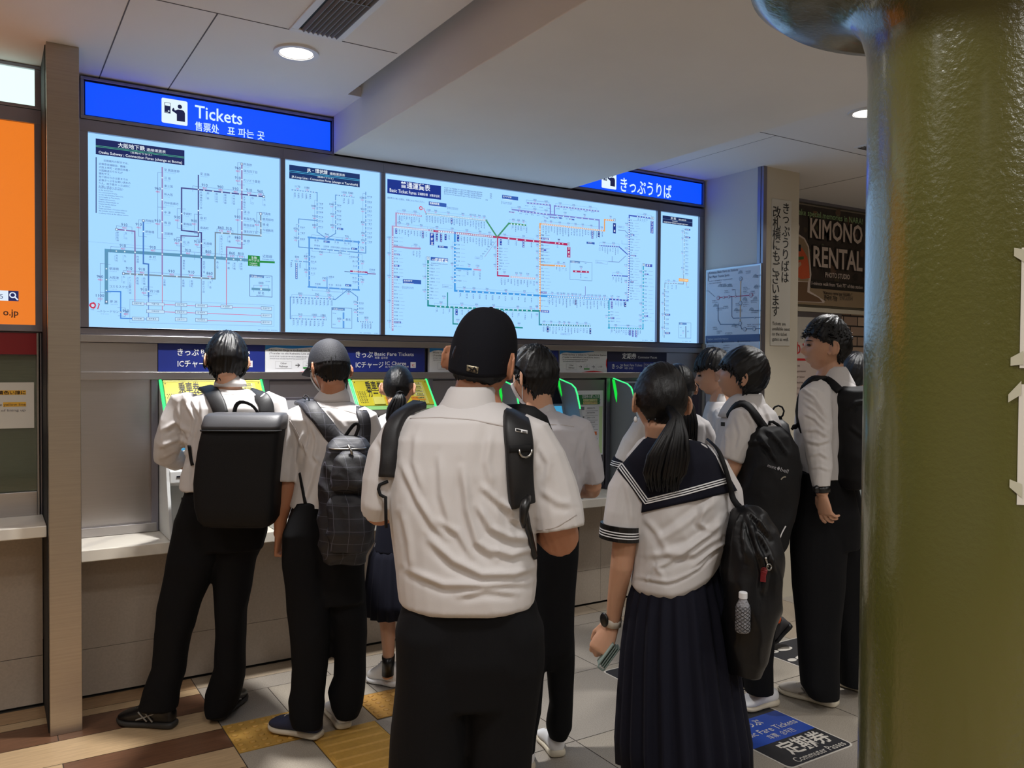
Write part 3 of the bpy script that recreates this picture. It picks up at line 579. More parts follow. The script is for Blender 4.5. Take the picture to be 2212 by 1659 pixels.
route(cD, [(155, 560), (155, 440), (390, 465)], 16, PK, ((170, 445), (380, 464)), 13)
route(cD, [(130, 752), (300, 770), (380, 772)], 17, PK)
route(cD, [(440, 445), (930, 500), (1010, 508)], 18, (130, 170, 196), ((450, 448), (990, 505)), 36); B.ln(cD, [(1005, 508), (1108, 665), (1218, 535), (1375, 552)], 16, GN); B.dots(cD, (1240, 540), (1360, 551), 5, 6)
route(cD, [(470, 600), (700, 622)], 18, PK); route(cD, [(505, 605), (560, 611)], 20, MG); route(cD, [(710, 625), (1110, 665), (1765, 735)], 19, MG, ((725, 628), (1060, 660)), 20)
B.dots(cD, (1215, 677), (1450, 702), 4, 6); B.dots(cD, (560, 612), (690, 622), 7, 7)
route(cE, [(0, 655), (188, 672), (440, 695)], 19, MG); B.dots(cE, (330, 685), (395, 692), 3, 5)
route(cD, [(1112, 660), (1112, 1028), (1215, 1032)], 14, MG, ((1112, 760), (1112, 980)), 10); route(cD, [(1240, 1040), (1460, 1055)], 17, (206, 180, 196), ((1250, 1041), (1450, 1054)), 12)
route(cD, [(709, 622), (709, 1170), (1505, 1215)], 18, BL, ((740, 1173), (1440, 1212)), 13); B.dots(cD, (709, 720), (709, 1090), 12, 6); route(cD, [(715, 958), (860, 968)], 16, BL); route(cD, [(890, 970), (950, 975)], 14, (196, 150, 190))
route(cE, [(188, 1158), (810, 1190)], 19, BL, ((265, 1163), (800, 1189)), 28); route(cE, [(810, 1190), (810, 1445)], 14, CY, ((810, 1290), (810, 1400)), 5)
route(cD, [(456, 870), (456, 1310), (640, 1325)], 17, TL, ((456, 920), (456, 1250)), 14); route(cD, [(640, 1325), (1505, 1362)], 17, TL, ((530, 1318), (1430, 1358)), 22); B.ln(cD, [(640, 1190), (640, 1325)], 10, TL); B.ln(cD, [(692, 1330), (692, 1482), (735, 1484)], 12, TL); B.ln(cD, [(1165, 1345), (1165, 1420)], 10, TL); B.ln(cD, [(1225, 1512), (1345, 1520)], 12, TL)
route(cE, [(186, 1290), (186, 1415), (640, 1428)], 14, (56, 140, 160), ((215, 1416), (635, 1428)), 20)
route(cE, [(192, 1290), (192, 512), (770, 575), (770, 475), (850, 482)], 14, OR, ((210, 515), (750, 572)), 33); B.dots(cE, (190, 560), (188, 1280), 32, 4.5); B.dots(cE, (785, 477), (840, 481), 4, 4)
route(cE, [(200, 880), (415, 892)], 13, OR); B.dots(cE, (330, 888), (400, 891), 4, 4)
route(cE, [(0, 398), (290, 432)], 14, PU, ((10, 400), (250, 426)), 9); route(cE, [(80, 325), (285, 345), (285, 430)], 13, PU, ((100, 327), (265, 343)), 7); route(cD, [(1250, 405), (1460, 430)], 13, PU)
route(cE, [(322, 435), (322, 352), (715, 400)], 13, PU, ((345, 355), (700, 398)), 15); route(cE, [(285, 430), (722, 478), (722, 570)], 13, PU, ((345, 440), (680, 474)), 7)
route(cE, [(1185, 462), (992, 437), (990, 1000), (980, 1200), (820, 1188)], 13, NV, ((1065, 447), (1180, 460)), 6); B.dots(cE, (991, 470), (982, 1180), 34, 5); B.dots(cE, (840, 1190), (960, 1198), 5, 4)
route(cE, [(730, 708), (900, 718), (975, 785)], 10, NV, ((735, 709), (890, 717)), 9); route(cE, [(840, 975), (980, 982)], 10, NV, ((850, 976), (920, 979)), 4); B.ln(cE, [(895, 568), (955, 575), (985, 608)], 6, (110, 140, 196)); B.ln(cE, [(805, 850), (900, 856), (960, 800)], 5, (110, 140, 196)); B.ln(cE, [(838, 805), (838, 850)], 5, (110, 140, 196)); B.ln(cE, [(925, 660), (925, 692), (980, 697)], 2.5, (110, 140, 196)); B.ln(cE, [(598, 1075), (598, 1150), (585, 1168)], 6, PU)
route(cE, [(1118, 880), (1115, 1452), (806, 1445)], 13, CY, ((1117, 930), (1115, 1400)), 16); B.dots(cE, (825, 1446), (1100, 1452), 14, 4)
for t, r, x, y in [('1020', '510', 228, 418), ('1050', '530', 332, 430), ('1100', '550', 462, 415), ('960', '480', 526, 422), ('910', '460', 645, 437), ('860', '430', 783, 450), ('810', '410', 860, 460), ('620', '310', 894, 463), ('560', '280', 938, 468), ('550', '280', 983, 474), ('1020', '510', 182, 536), ('970', '490', 263, 545), ('900', '450', 390, 558), ('680', '340', 538, 574), ('590', '300', 682, 590), ('530', '270', 820, 605), ('490', '250', 943, 618), ('430', '220', 1033, 628), ('360', '180', 1178, 645), ('300', '150', 1355, 662), ('180', '90', 1688, 695), ('1020', '510', 86, 675), ('1050', '530', 86, 822), ('1050', '530', 337, 742), ('1070', '540', 86, 1035), ('1090', '550', 88, 1270), ('1100', '550', 90, 1460), ('590', '300', 681, 765), ('1210', '610', 420, 930), ('680', '340', 681, 918), ('760', '380', 841, 930), ('1320', '660', 921, 942), ('1140', '570', 421, 1042), ('760', '380', 681, 1052), ('1070', '540', 421, 1170), ('760', '380', 795, 1144), ('830', '420', 887, 1152), ('760', '380', 1010, 1158), ('680', '340', 1188, 1170), ('590', '300', 1363, 1180), ('1000', '500', 604, 1230), ('1000', '500', 576, 1285), ('910', '460', 773, 1297), ('830', '420', 912, 1305), ('760', '380', 1072, 1312), ('680', '340', 1300, 1325), ('590', '300', 1422, 1330), ('1000', '500', 734, 1450), ('830', '420', 1312, 1484), ('360', '180', 1084, 765), ('430', '220', 1084, 838), ('490', '250', 1084, 930), ('530', '270', 1174, 1000), ('550', '280', 1288, 1010), ('590', '300', 1328, 1012), ('530', '270', 1394, 1018), ('690', '350', 1258, 505), ('550', '280', 1308, 510), ('560', '280', 1353, 515), ('1090', '550', 1314, 388), ('1050', '530', 1460, 405), ('1020', '510', 1567, 418), ('1050', '530', 1461, 320), ('1020', '510', 1568, 333), ('240', '120', 1483, 660), ('240', '120', 1483, 742), ('300', '150', 1483, 805), ('360', '180', 1483, 870), ('430', '220', 1483, 948)]: B.fare(cD, (x, y), t, 15, r)
for t, r, x, y in [('300', '150', 236, 490), ('360', '180', 288, 494), ('430', '220', 367, 505), ('490', '250', 445, 513), ('530', '270', 508, 518), ('590', '300', 573, 524), ('640', '320', 649, 532), ('760', '380', 743, 548), ('760', '380', 822, 453), ('180', '90', 358, 660), ('430', '220', 354, 862), ('490', '250', 404, 866), ('490', '250', 162, 978), ('490', '250', 162, 1042), ('530', '270', 162, 1108), ('530', '270', 162, 1258), ('590', '300', 162, 1255), ('590', '300', 162, 1328), ('590', '300', 300, 1134), ('680', '340', 350, 1138), ('760', '380', 380, 1140), ('830', '420', 405, 1141), ('910', '460', 443, 1144), ('1000', '500', 480, 1146), ('1020', '510', 510, 1148), ('1140', '570', 547, 1150), ('1210', '610', 622, 1155), ('1290', '650', 655, 1157), ('1450', '730', 690, 1159), ('1320', '660', 724, 1160), ('1600', '800', 768, 1162), ('1670', '840', 834, 1166), ('1760', '880', 890, 1170), ('1740', '870', 786, 1340), ('610', '310', 227, 1390), ('700', '350', 289, 1392), ('790', '400', 364, 1396), ('790', '400', 407, 1398), ('860', '430', 450, 1400), ('940', '470', 522, 1402), ('1030', '520', 600, 1404), ('2560', '1280', 966, 515), ('2410', '1210', 966, 625), ('2310', '1160', 962, 735), ('2720', '1360', 1130, 430), ('2460', '1230', 763, 684), ('2330', '1170', 848, 690), ('2170', '1090', 958, 885), ('2170', '1090', 886, 950), ('2080', '1040', 958, 1028), ('1880', '940', 958, 1138), ('2620', '1310', 1092, 942), ('2490', '1250', 1092, 1075), ('2360', '1180', 1092, 1228), ('2260', '1130', 1088, 1336), ('2190', '1100', 1088, 1378), ('1880', '940', 868, 1424), ('2040', '1020', 978, 1428), ('2100', '1050', 1086, 1430), ('1090', '550', 492, 350), ('1090', '550', 640, 364), ('1020', '510', 370, 332), ('1020', '510', 415, 418), ('980', '490', 590, 438)]: B.fare(cE, (x, y), t, 13, r)
# station names (columns and rows of print too small to read)
def vrow(f, a_, b_, n, c=3, h=14):
    a_ = Vector(a_); b_ = Vector(b_)
    for i in range(n):
        p = a_.lerp(b_, i / max(1, n - 1)); B.mk(f, (p.x, p.y), c + B.rng.choice((-1, 0, 0, 1)), h, vert=True)
        if B.rng.random() < .8: B.mk(f, (p.x - h * .8, p.y), 5, h * .5, (130, 170, 214), vert=True)
def hcol(f, a_, b_, n, c=3, h=13):
    a_ = Vector(a_); b_ = Vector(b_)
    for i in range(n):
        p = a_.lerp(b_, i / max(1, n - 1)); k = c + B.rng.choice((-1, 0, 0, 1)); B.mk(f, (p.x, p.y), k, h); B.ln(f, [(p.x + k * h * 1.1, p.y + 3), (p.x + k * h * 1.1 + 36, p.y + 5)], 2.4, (130, 160, 206), 2)
vrow(cD, (185, 470), (372, 490), 9); vrow(cD, (185, 600), (440, 625), 10); vrow(cD, (445, 470), (985, 530), 22, 4); vrow(cD, (655, 650), (660, 650), 1); vrow(cD, (770, 665), (1050, 692), 11, 4); vrow(cD, (1215, 700), (1430, 722), 4, 3); vrow(cD, (1255, 560), (1385, 572), 6, 3)
hcol(cD, (140, 668), (140, 740), 3); hcol(cD, (140, 795), (140, 1505), 22); hcol(cD, (475, 928), (475, 1240), 11); hcol(cD, (725, 735), (725, 890), 5); hcol(cD, (728, 930), (728, 1075), 4); hcol(cD, (1128, 770), (1128, 965), 8); hcol(cD, (1520, 645), (1520, 900), 9, 2); vrow(cD, (320, 800), (378, 806), 3)
vrow(cD, (762, 1200), (1430, 1245), 12, 3); vrow(cD, (540, 1345), (1430, 1392), 16, 3); vrow(cD, (1150, 1060), (1455, 1085), 11, 3); vrow(cD, (830, 985), (945, 995), 3, 4)
vrow(cE, (220, 535), (750, 590), 22, 4); vrow(cE, (275, 1185), (800, 1215), 18, 4); vrow(cE, (225, 1440), (640, 1455), 16, 3); vrow(cE, (835, 1465), (1090, 1475), 13, 2); hcol(cE, (205, 612), (205, 1090), 17, 3, 11); hcol(cE, (205, 1200), (205, 1250), 2, 3, 11); hcol(cE, (1003, 480), (1003, 1185), 30, 3, 11); hcol(cE, (1128, 935), (1128, 1380), 14, 3, 11); hcol(cE, (825, 1300), (825, 1385), 4, 3, 11); vrow(cE, (728, 725), (890, 738), 8, 4, 11); vrow(cE, (848, 995), (922, 1000), 4, 3, 11); vrow(cE, (1070, 468), (1150, 478), 5, 2, 11); vrow(cE, (350, 700), (365, 702), 1, 3, 11); vrow(cE, (340, 905), (425, 915), 4, 2, 11); vrow(cE, (870, 1210), (940, 1215), 4, 3, 11)
for i in range(10): B.mk(cE, (60 + i * 64, 350 + i * 7.2) if i < 4 else (340 + (i - 4) * 62, 376 + (i - 4) * 6), 4, 9); B.mk(cE, (10 + i * 52, 420 + i * 6), 3, 9)
# plates with white print
for f_, x0, y0, x1, y1, n in [(cD, 462, 328, 628, 384, 5), (cD, 218, 1060, 390, 1110, 5), (cD, 1153, 266, 1304, 320, 5), (cD, 548, 744, 640, 772, 5), (cE, 608, 672, 680, 698, 5)]:
    B.rc(f_, (x0, y0), (x1, y1), (48, 92, 178), 3); h = (y1 - y0) * .34; B.mk(f_, (x0 + 14, y0 + h * .9), n, h, WHT, k=5); B.mk(f_, (x0 + 14, y1 - h * .7), n * 2, h * .55, WHT, k=5)
B.tx(cD, (470, 354), '大阪地下鉄', 18, WHT, end=(560, 354), k=6)
for x, y in [(640, 385), (218, 1135), (1150, 335)]: B.ln(cD, [(x, y - 10), (x, y + 16)], 3, INK_K); B.mk(cD, (x + 10, y), 10, 10); B.mk(cD, (x + 10, y + 12), 14, 7)
for f_, x0, y0, x1, y1, n, c in [(cD, 146, 582, 164, 634, 2, NV), (cD, 396, 608, 414, 676, 3, NV), (cD, 472, 626, 512, 742, 3, (20, 60, 170)), (cD, 528, 622, 548, 706, 4, (20, 60, 170)), (cD, 568, 630, 588, 712, 4, (20, 60, 170)), (cD, 611, 634, 629, 694, 2, (20, 60, 170)), (cD, 728, 644, 748, 706, 2, (20, 60, 170)), (cD, 668, 486, 686, 538, 2, NV), (cD, 1132, 684, 1150, 742, 2, (20, 60, 170)), (cD, 1345, 698, 1363, 764, 3, NV), (cE, 845, 505, 870, 600, 2, (20, 50, 140)), (cE, 710, 580, 724, 632, 2, (20, 50, 140)), (cE, 652, 575, 668, 648, 4, NV), (cE, 434, 718, 462, 816, 3, (160, 24, 96)), (cE, 1182, 485, 1206, 600, 5, NV), (cE, 826, 1205, 842, 1272, 4, NV), (cE, 946, 1212, 962, 1258, 2, (20, 50, 140)), (cE, 502, 1190, 516, 1240, 3, (20, 50, 140)), (cE, 252, 1432, 268, 1484, 2, (20, 50, 140)), (cE, 634, 1448, 648, 1500, 2, (20, 50, 140)), (cE, 988, 1460, 1003, 1512, 3, NV), (cE, 1016, 1462, 1030, 1526, 4, NV), (cE, 1044, 1464, 1060, 1528, 4, NV), (cD, 714, 1342, 734, 1400, 2, (20, 60, 170))]:
    B.rc(f_, (x0, y0), (x1, y1), c, 3); h = (x1 - x0) * .8; st = (y1 - y0) / n
    for i in range(n): B.mk(f_, ((x0 + x1) / 2, y0 + st * (i + .5)), 1, h, WHT, k=5)
for f_, x0, y0, x1, y1, n in [(cD, 1520, 666, 1596, 692, 5), (cD, 1520, 776, 1568, 796, 2), (cD, 1516, 1176, 1576, 1200, 4), (cD, 1518, 1352, 1596, 1378, 4), (cD, 135, 818, 186, 838, 3), (cD, 135, 924, 184, 946, 2), (cD, 135, 1032, 186, 1052, 2), (cD, 135, 1458, 200, 1478, 4), (cE, 280, 446, 328, 466, 3), (cE, 336, 450, 384, 468, 2), (cE, 452, 464, 498, 482, 2), (cE, 1002, 604, 1036, 620, 2), (cE, 1002, 790, 1052, 806, 4), (cE, 1002, 1022, 1030, 1040, 2), (cE, 1136, 870, 1196, 902, 2), (cE, 1130, 956, 1162, 972, 2), (cE, 1126, 1330, 1158, 1346, 2), (cE, 822, 1348, 856, 1366, 2), (cE, 228, 455, 262, 465, 3), (cD, 1218, 420, 1272, 440, 4)]:
    B.rc(f_, (x0, y0), (x1, y1), NV, 3); h = (y1 - y0) * .7; B.mk(f_, (x0 + h * .7, (y0 + y1) / 2), n, h, WHT, k=5)
B.rc(cD, (480, 852), (642, 898), (36, 84, 176), 3); B.tx(cD, (486, 884), '大阪', 15, WHT, k=5); B.tx(cD, (522, 892), '阿部野橋', 27, WHT, end=(638, 892), k=5, wt=.02); B.tx(cD, (482, 915), 'Osaka-Abenobashi', 12, INK_K, end=(638, 915))
for f_, x, y, w, h in [(cD, 490, 603, 30, 38), (cD, 456, 865, 26, 36), (cE, 446, 694, 20, 26), (cE, 1198, 462, 22, 26), (cE, 1120, 880, 16, 22), (cE, 858, 478, 16, 24)]: B.rc(f_, (x - w / 2, y - h / 2), (x + w / 2, y + h / 2), (200, 228, 250), 3); B.fr(f_, (x - w / 2, y - h / 2), (x + w / 2, y + h / 2), 2.5, INK_K, 3.5); B.mk(f_, (x, y), 1, w * .7, INK_K, k=5)
# legend
B.fr(cE, (460, 842), (656, 1024), 2.6, INK_K); B.rc(cE, (462, 844), (548, 868), (92, 140, 200), 3); B.tx(cE, (470, 862), '凡例', 14, WHT, k=5); B.tx(cE, (506, 862), 'Legend', 9, WHT, k=5); B.tx(cE, (558, 904), '000', 16, INK_D, al='c'); B.tx(cE, (558, 920), '00', 12, INK_R, al='c'); B.ln(cE, [(494, 938), (624, 944)], 17, MG); B.dots(cE, (512, 939), (606, 943), 3, 5, k=4); B.mk(cE, (556, 965), 3, 13, vert=True); B.mk(cE, (592, 865), 3, 8); B.mk(cE, (592, 995), 4, 8)
for f_, x0, y0, x1, y1 in [(cD, 590, 1112, 684, 1146), (cD, 898, 850, 966, 874), (cE, 688, 838, 796, 874), (cE, 378, 1492, 460, 1508), (cE, 888, 530, 944, 550)]: B.fr(f_, (x0, y0), (x1, y1), 2, (120, 150, 200)); B.mk(f_, (x0 + 12, (y0 + y1) / 2), int((x1 - x0) / 14), 9)
# fare brackets
for f_, pts in [(cD, [(165, 440), (165, 414), (378, 438), (378, 470)]), (cD, [(135, 565), (135, 530), (450, 568), (450, 600)]), (cD, [(450, 568), (755, 602), (755, 640), (755, 602), (1060, 640), (1060, 665)]), (cD, [(440, 445), (440, 415), (720, 446), (1000, 480), (1000, 500)]), (cD, [(118, 660), (92, 658), (92, 1520), (120, 1520)]), (cD, [(455, 855), (430, 852), (430, 1250), (455, 1252)]), (cD, [(705, 712), (684, 710), (684, 1090), (705, 1092)]), (cD, [(725, 1160), (725, 1140), (1100, 1165), (1450, 1190), (1450, 1215)]), (cD, [(515, 1320), (515, 1288), (950, 1312), (1460, 1338), (1460, 1362)]), (cD, [(1112, 740), (1092, 738), (1092, 970)]), (cD, [(300, 765), (300, 742), (376, 750), (376, 800)]), (cD, [(1120, 660), (1120, 640), (1450, 678), (1450, 705)]), (cD, [(1240, 400), (1240, 382), (1640, 425)]), (cD, [(1380, 335), (1380, 315), (1600, 340), (1600, 380)]), (cD, [(1220, 530), (1220, 500), (1380, 518), (1380, 550)]),
              (cE, [(205, 510), (205, 488), (560, 520), (755, 545), (755, 570)]), (cE, [(985, 455), (975, 455), (968, 1190)]), (cE, [(1110, 870), (1105, 870), (1098, 1400)]), (cE, [(260, 1160), (260, 1136), (800, 1168), (800, 1185)]), (cE, [(215, 1410), (215, 1388), (640, 1408), (640, 1425)]), (cE, [(810, 1440), (810, 1418), (1100, 1430), (1100, 1450)]), (cE, [(725, 705), (725, 680), (900, 694), (900, 715)]), (cE, [(842, 972), (842, 950), (925, 955), (925, 975)]), (cE, [(1065, 445), (1065, 424), (1190, 438), (1190, 455)]), (cE, [(185, 540), (176, 540), (172, 1290)]), (cE, [(325, 885), (325, 866), (418, 872), (418, 890)]), (cE, [(330, 350), (330, 330), (700, 372), (700, 395)]), (cE, [(70, 320), (70, 298), (270, 318), (270, 345)])]: br(B, f_, pts, 1.6, (110, 140, 190))
# red ring mark again, small
x, y = B.q(cD, (388, 392)); r = B.sz(cD, (388, 392), 17)
for i in range(9):
    a_ = 2 * math.pi * i / 9; P.disc(B.lines, x + r * .8 * math.cos(a_), y + r * .8 * math.sin(a_), r * .36, B.mat((214, 78, 110)), 2, 10)
P.disc(B.lines, x, y, r * .6, B.mat((176, 218, 248)), 3); B.ln(cD, [(415, 395), (432, 432)], 6, (214, 90, 120), 2)
for i in range(7): B.mk(cD, (1060 - i * 18, 712 + i * 22), 2, 12)
B.ln(cD, [(1098, 700), (990, 850)], 4, (150, 150, 190), 2)
B.mk(cE, (1110, 1556), 2, 7, INK_D); B.mk(cE, (1130, 1556), 5, 7, INK_D); B.mk(cE, (1180, 1557), 5, 6, INK_D)
B.lines.build('route_lines', None, b3); B.let.build('lettering', None, b3)

# ---- board 4
B = Board(BP, 4)
a, b, hh = slanted(B, cE, (1290, 436), (1558, 466), 68, (18, 34, 84)); w = b[0] - a[0]
P.text(B.let, '京 阪', a[0] + w * .26, a[1] - hh * .36, hh * .24, B.mat(WHT), w * .18, wt=.012, k=4); P.text(B.let, '連絡運賃表', a[0] + w * .52, a[1] - hh * .36, hh * .16, B.mat(WHT), w * .26, k=4); P.rect(B.lines, a[0], a[1] - hh * .47, b[0], a[1] - hh * .44, B.mat((110, 150, 200)), 3)
P.marks(B.let, a[0] + w * .32, a[1] - hh * .6, 7, hh * .13, B.mat(WHT), k=4); P.marks(B.let, a[0] + w * .05, a[1] - hh * .84, 24, hh * .17, B.mat(WHT), k=4)
GY = (110, 126, 152)
B.ln(cE, [(1486, 560), (1478, 1052), (1310, 1042), (1305, 1530)], 5.5, GY)
B.dots(cE, (1486, 575), (1480, 960), 12, 3.4); B.dots(cE, (1330, 1044), (1420, 1048), 5, 3); B.dots(cE, (1309, 1090), (1306, 1500), 11, 3.4)
for i in range(13): B.mk(cE, (1496, 562 + i * 33), 3, 12); B.mk(cE, (1494, 574 + i * 33), 6, 6, (130, 170, 214))
for i in range(10): B.mk(cE, (1320, 1120 + i * 41), 3, 12); B.mk(cE, (1318, 1133 + i * 41), 6, 6, (130, 170, 214))
for i in range(3): B.mk(cE, (1338 + i * 36, 1062 + i * 3), 3, 12, vert=True)
for t, r, x, y in [('1020', '510', 1466, 582), ('960', '480', 1466, 646), ('910', '460', 1464, 770), ('810', '410', 1464, 912), ('910', '460', 1342, 1022), ('810', '410', 1392, 1026), ('960', '480', 1292, 1140), ('1000', '500', 1288, 1222), ('1030', '520', 1288, 1325), ('1050', '530', 1286, 1446)]: B.fare(cE, (x, y), t, 12, r)
for y in (564, 634, 1326, 1490): xx = 1493 if y < 1000 else 1312; B.rc(cE, (xx, y - 9), (xx + 44, y + 10), (70, 100, 180), 3); B.mk(cE, (xx + 10, y), 3, 11, WHT, k=5)
B.rc(cE, (1434, 1000), (1520, 1034), (232, 168, 92), 3); B.rc(cE, (1440, 1006), (1514, 1028), (250, 214, 160), 3.5); B.mk(cE, (1450, 1016), 5, 10, (180, 110, 50), k=5); B.ln(cE, [(1505, 1034), (1505, 1065)], 5, (190, 140, 110)); B.mk(cE, (1505, 1080), 3, 11)
B.fr(cE, (1436, 1396), (1542, 1538), 2.4, INK_K); B.rc(cE, (1437, 1398), (1504, 1418), (92, 140, 200), 3); B.tx(cE, (1444, 1413), '凡例', 10, WHT, k=5); B.ln(cE, [(1498, 1432), (1498, 1528)], 8, (80, 90, 110)); B.tx(cE, (1472, 1478), '000', 11, INK_D, al='c'); B.tx(cE, (1472, 1494), '00', 9, INK_R, al='c'); B.mk(cE, (1512, 1476), 2, 12); B.mk(cE, (1446, 1440), 3, 7); B.mk(cE, (1446, 1512), 3, 7)
for pts in [[(1484, 556), (1470, 555), (1465, 970)], [(1310, 1038), (1310, 1022), (1426, 1030)], [(1305, 1100), (1294, 1099), (1290, 1520)]]: br(B, cE, pts, 1.6)
B.mk(cE, (1468, 1565), 2, 6, INK_D); B.mk(cE, (1490, 1565), 5, 6, INK_D); B.mk(cE, (1530, 1566), 4, 6, INK_D)
B.lines.build('route_lines', None, b4); B.let.build('lettering', None, b4)

# ================================================================== blue overhead signs
M_sblue = glow('backlit_blue', (0, 72, 255), .95)
SP = Pane((0, YW - .02, 0), (1, 0, 0), (0, 0, 1), .0012)
def picto(mb, x0, z0, s):
    """white tile: a ticket machine and a figure that reaches for it"""
    w = ink((226, 244, 255), .8); k = ink((16, 22, 66), .8)
    SP.rrect(mb, x0, z0, x0 + s, z0 + s, s * .06, w, 1)
    q = lambda a, b: (x0 + s * a, z0 + s * b)
    SP.rect(mb, *q(.11, .40), *q(.34, .83), k, 2); SP.rect(mb, *q(.13, .70), *q(.32, .81), w, 3); SP.disc(mb, *q(.27, .49), s * .03, w, 3); SP.rect(mb, *q(.13, .42), *q(.25, .435), w, 3)
    SP.disc(mb, *q(.70, .74), s * .085, k, 2)
    SP.poly(mb, [q(.58, .15), q(.90, .15), q(.90, .50), q(.86, .59), q(.78, .62), q(.62, .62), q(.56, .58), q(.47, .49), q(.58, .42)], k, 2)
    SP.poly(mb, [q(.56, .58), q(.40, .52), q(.40, .58), q(.44, .66), q(.47, .65), q(.45, .58), q(.54, .46), q(.6, .44)], k, 2.2)
def overhead_sign(label, x0, x1, z0, z1):
    t = thing('overhead_sign', label, 'sign', (x0, YW, z0), 'blue backlit signs over the fare boards')
    mb = MB(); mb.box((x0, YW - .02, z0), (x1, YW + .04, z1), M_sblue); mb.build('panel', None, t)
    e = .022; fr = MB()
    M_n = mat('sign_inner_edge', (18, 22, 60), .5)
    for a, b in (((x0 - .006, z0 - .006), (x1 + .006, z0)), ((x0 - .006, z1), (x1 + .006, z1 + .008)), ((x0 - .006, z0), (x0, z1)), ((x1, z0), (x1 + .006, z1))): fr.box((a[0], YW - .018, a[1]), (b[0], YW + .04, b[1]), M_n)
    for a, b in (((x0 - e, z0 - e), (x1 + e, z0 - .006)), ((x0 - e, z1 + .008), (x1 + e, z1 + e)), ((x0 - e, z0 - .006), (x0 - .006, z1 + .008)), ((x1 + .006, z0 - .006), (x1 + e, z1 + .008))): fr.box((a[0], YW - .03, a[1]), (b[0], YW + .05, b[1]), M_steel2)
    fr.build('frame', None, t, bevel=.002)
    return t
s1 = overhead_sign('blue backlit Tickets sign in English, Chinese and Korean', .392, 1.587, 2.771, 2.924)
mb = MB(); a = SP.px(349, 268); sgs = SP.px(405, 268)[0] - a[0]
picto(mb, a[0], 2.771 + .5 * (.153 - sgs), sgs)
wm = ink((216, 242, 255), .8)
def sgt(t, p0, p1, h, m=wm, wt=.0, pane=SP, mbx=None): x0, y0 = pane.px(*p0); x1, _ = pane.px(*p1); pane.text(mbx or mb, t, x0, y0, h, m, x1 - x0, 'l', wt, k=2)
sgt('Tickets', (421, 254), (523, 258), .066, wt=.01); sgt('售票处', (421, 280), (473, 282), .036, wt=.008); sgt('표 파는 곳', (491, 290), (571, 290), .036, wt=.008)
mb.build('lettering', None, s1)
s2 = overhead_sign('blue backlit sign with Japanese lettering, half hidden by the soffit', 3.15, 4.384, 2.781, 2.928)
mb = MB(); a = SP.px(1302, 410); b = SP.px(1331, 410)
picto(mb, b[0] - .125, 2.793, .125)
sgt('きっぷうりば', (1340, 411), (1450, 425), .078, wt=.012)
mb.build('lettering', None, s2)
bk = MB(); bk.box((1.61, YW - .01, 2.751), (3.2, YW + .05, ZC), M_dark); struct('trim_7', bk)
bk = MB(); bk.box((.338, YW + .03, 2.70), (4.42, YW + .05, ZC), M_steel2); struct('trim_8', bk)

# ================================================================== left booth light boxes
ob = thing('light_box', 'orange backlit advertising panel left of the steel pillar', 'advertisement', (-.5, YW, 1.772))
mb = MB(); mb.box((-1.6, YW - .012, 1.775), (.182, YW + .03, 2.692), glow('backlit_orange', (243, 128, 38), .72)); mb.build('panel', None, ob)
mb = MB()
for a_, b_ in (((-1.65, 2.692), (.216, 2.755)), ((-1.65, 1.745), (.216, 1.775)), ((.182, 1.775), (.216, 2.692))): mb.box((a_[0], YW - .03, a_[1]), (b_[0], YW + .04, b_[1]), M_steel2)
mb.build('frame', None, ob, bevel=.002)
OP = Pane((0, YW - .012, 0), (1, 0, 0), (0, 0, 1), .0012)
mb = MB(); x0, z0 = OP.px(18, 650); x1, z1 = OP.px(40, 629)
OP.rect(mb, x0 - .3, z0, x0, z1, ink((226, 240, 255), .75), 1); OP.rect(mb, x0, z0, x1, z1, ink((24, 34, 92), .75), 1)
cx, cz = (x0 + x1) / 2 - .003, (z0 + z1) / 2 + .004; OP.disc(mb, cx, cz, .0135, ink((230, 240, 255), .75), 2); OP.disc(mb, cx, cz, .0085, ink((24, 34, 92), .75), 3); OP.line(mb, [(cx + .010, cz - .010), (cx + .018, cz - .019)], .006, ink((230, 240, 255), .75), 2)
OP.text(mb, '5', *OP.px(0, 645), .022, ink((40, 60, 110), .75), k=3); x, z = OP.px(40, 682); OP.text(mb, 'o.jp', x, z, .030, ink((70, 34, 20), .75), None, 'r', .02, k=3)
mb.build('lettering', None, ob)
wbx = thing('light_box', 'white backlit panel at the ceiling left of the steel pillar', 'sign', (-.5, YW, 2.765))
mb = MB(); mb.box((-1.6, YW - .012, 2.772), (.185, YW + .03, 2.938), glow('backlit_white', (226, 255, 242), .9)); mb.build('panel', None, wbx)
mb = MB()
for a_, b_ in (((-1.65, 2.938), (.216, 2.954)), ((-1.65, 2.757), (.216, 2.772)), ((.185, 2.772), (.216, 2.938))): mb.box((a_[0], YW - .03, a_[1]), (b_[0], YW + .04, b_[1]), M_steel2)
mb.build('frame', None, wbx, bevel=.002)
mb = MB(); mb.box((-1.6, YW - .018, 1.640), (.190, YW + .03, 1.738), mat('dark_red_paint', (134, 12, 24), .45)); o = tag(mb.build('red_band', None, None), 'dark red band under the orange panel, above the booth window', 'sign')
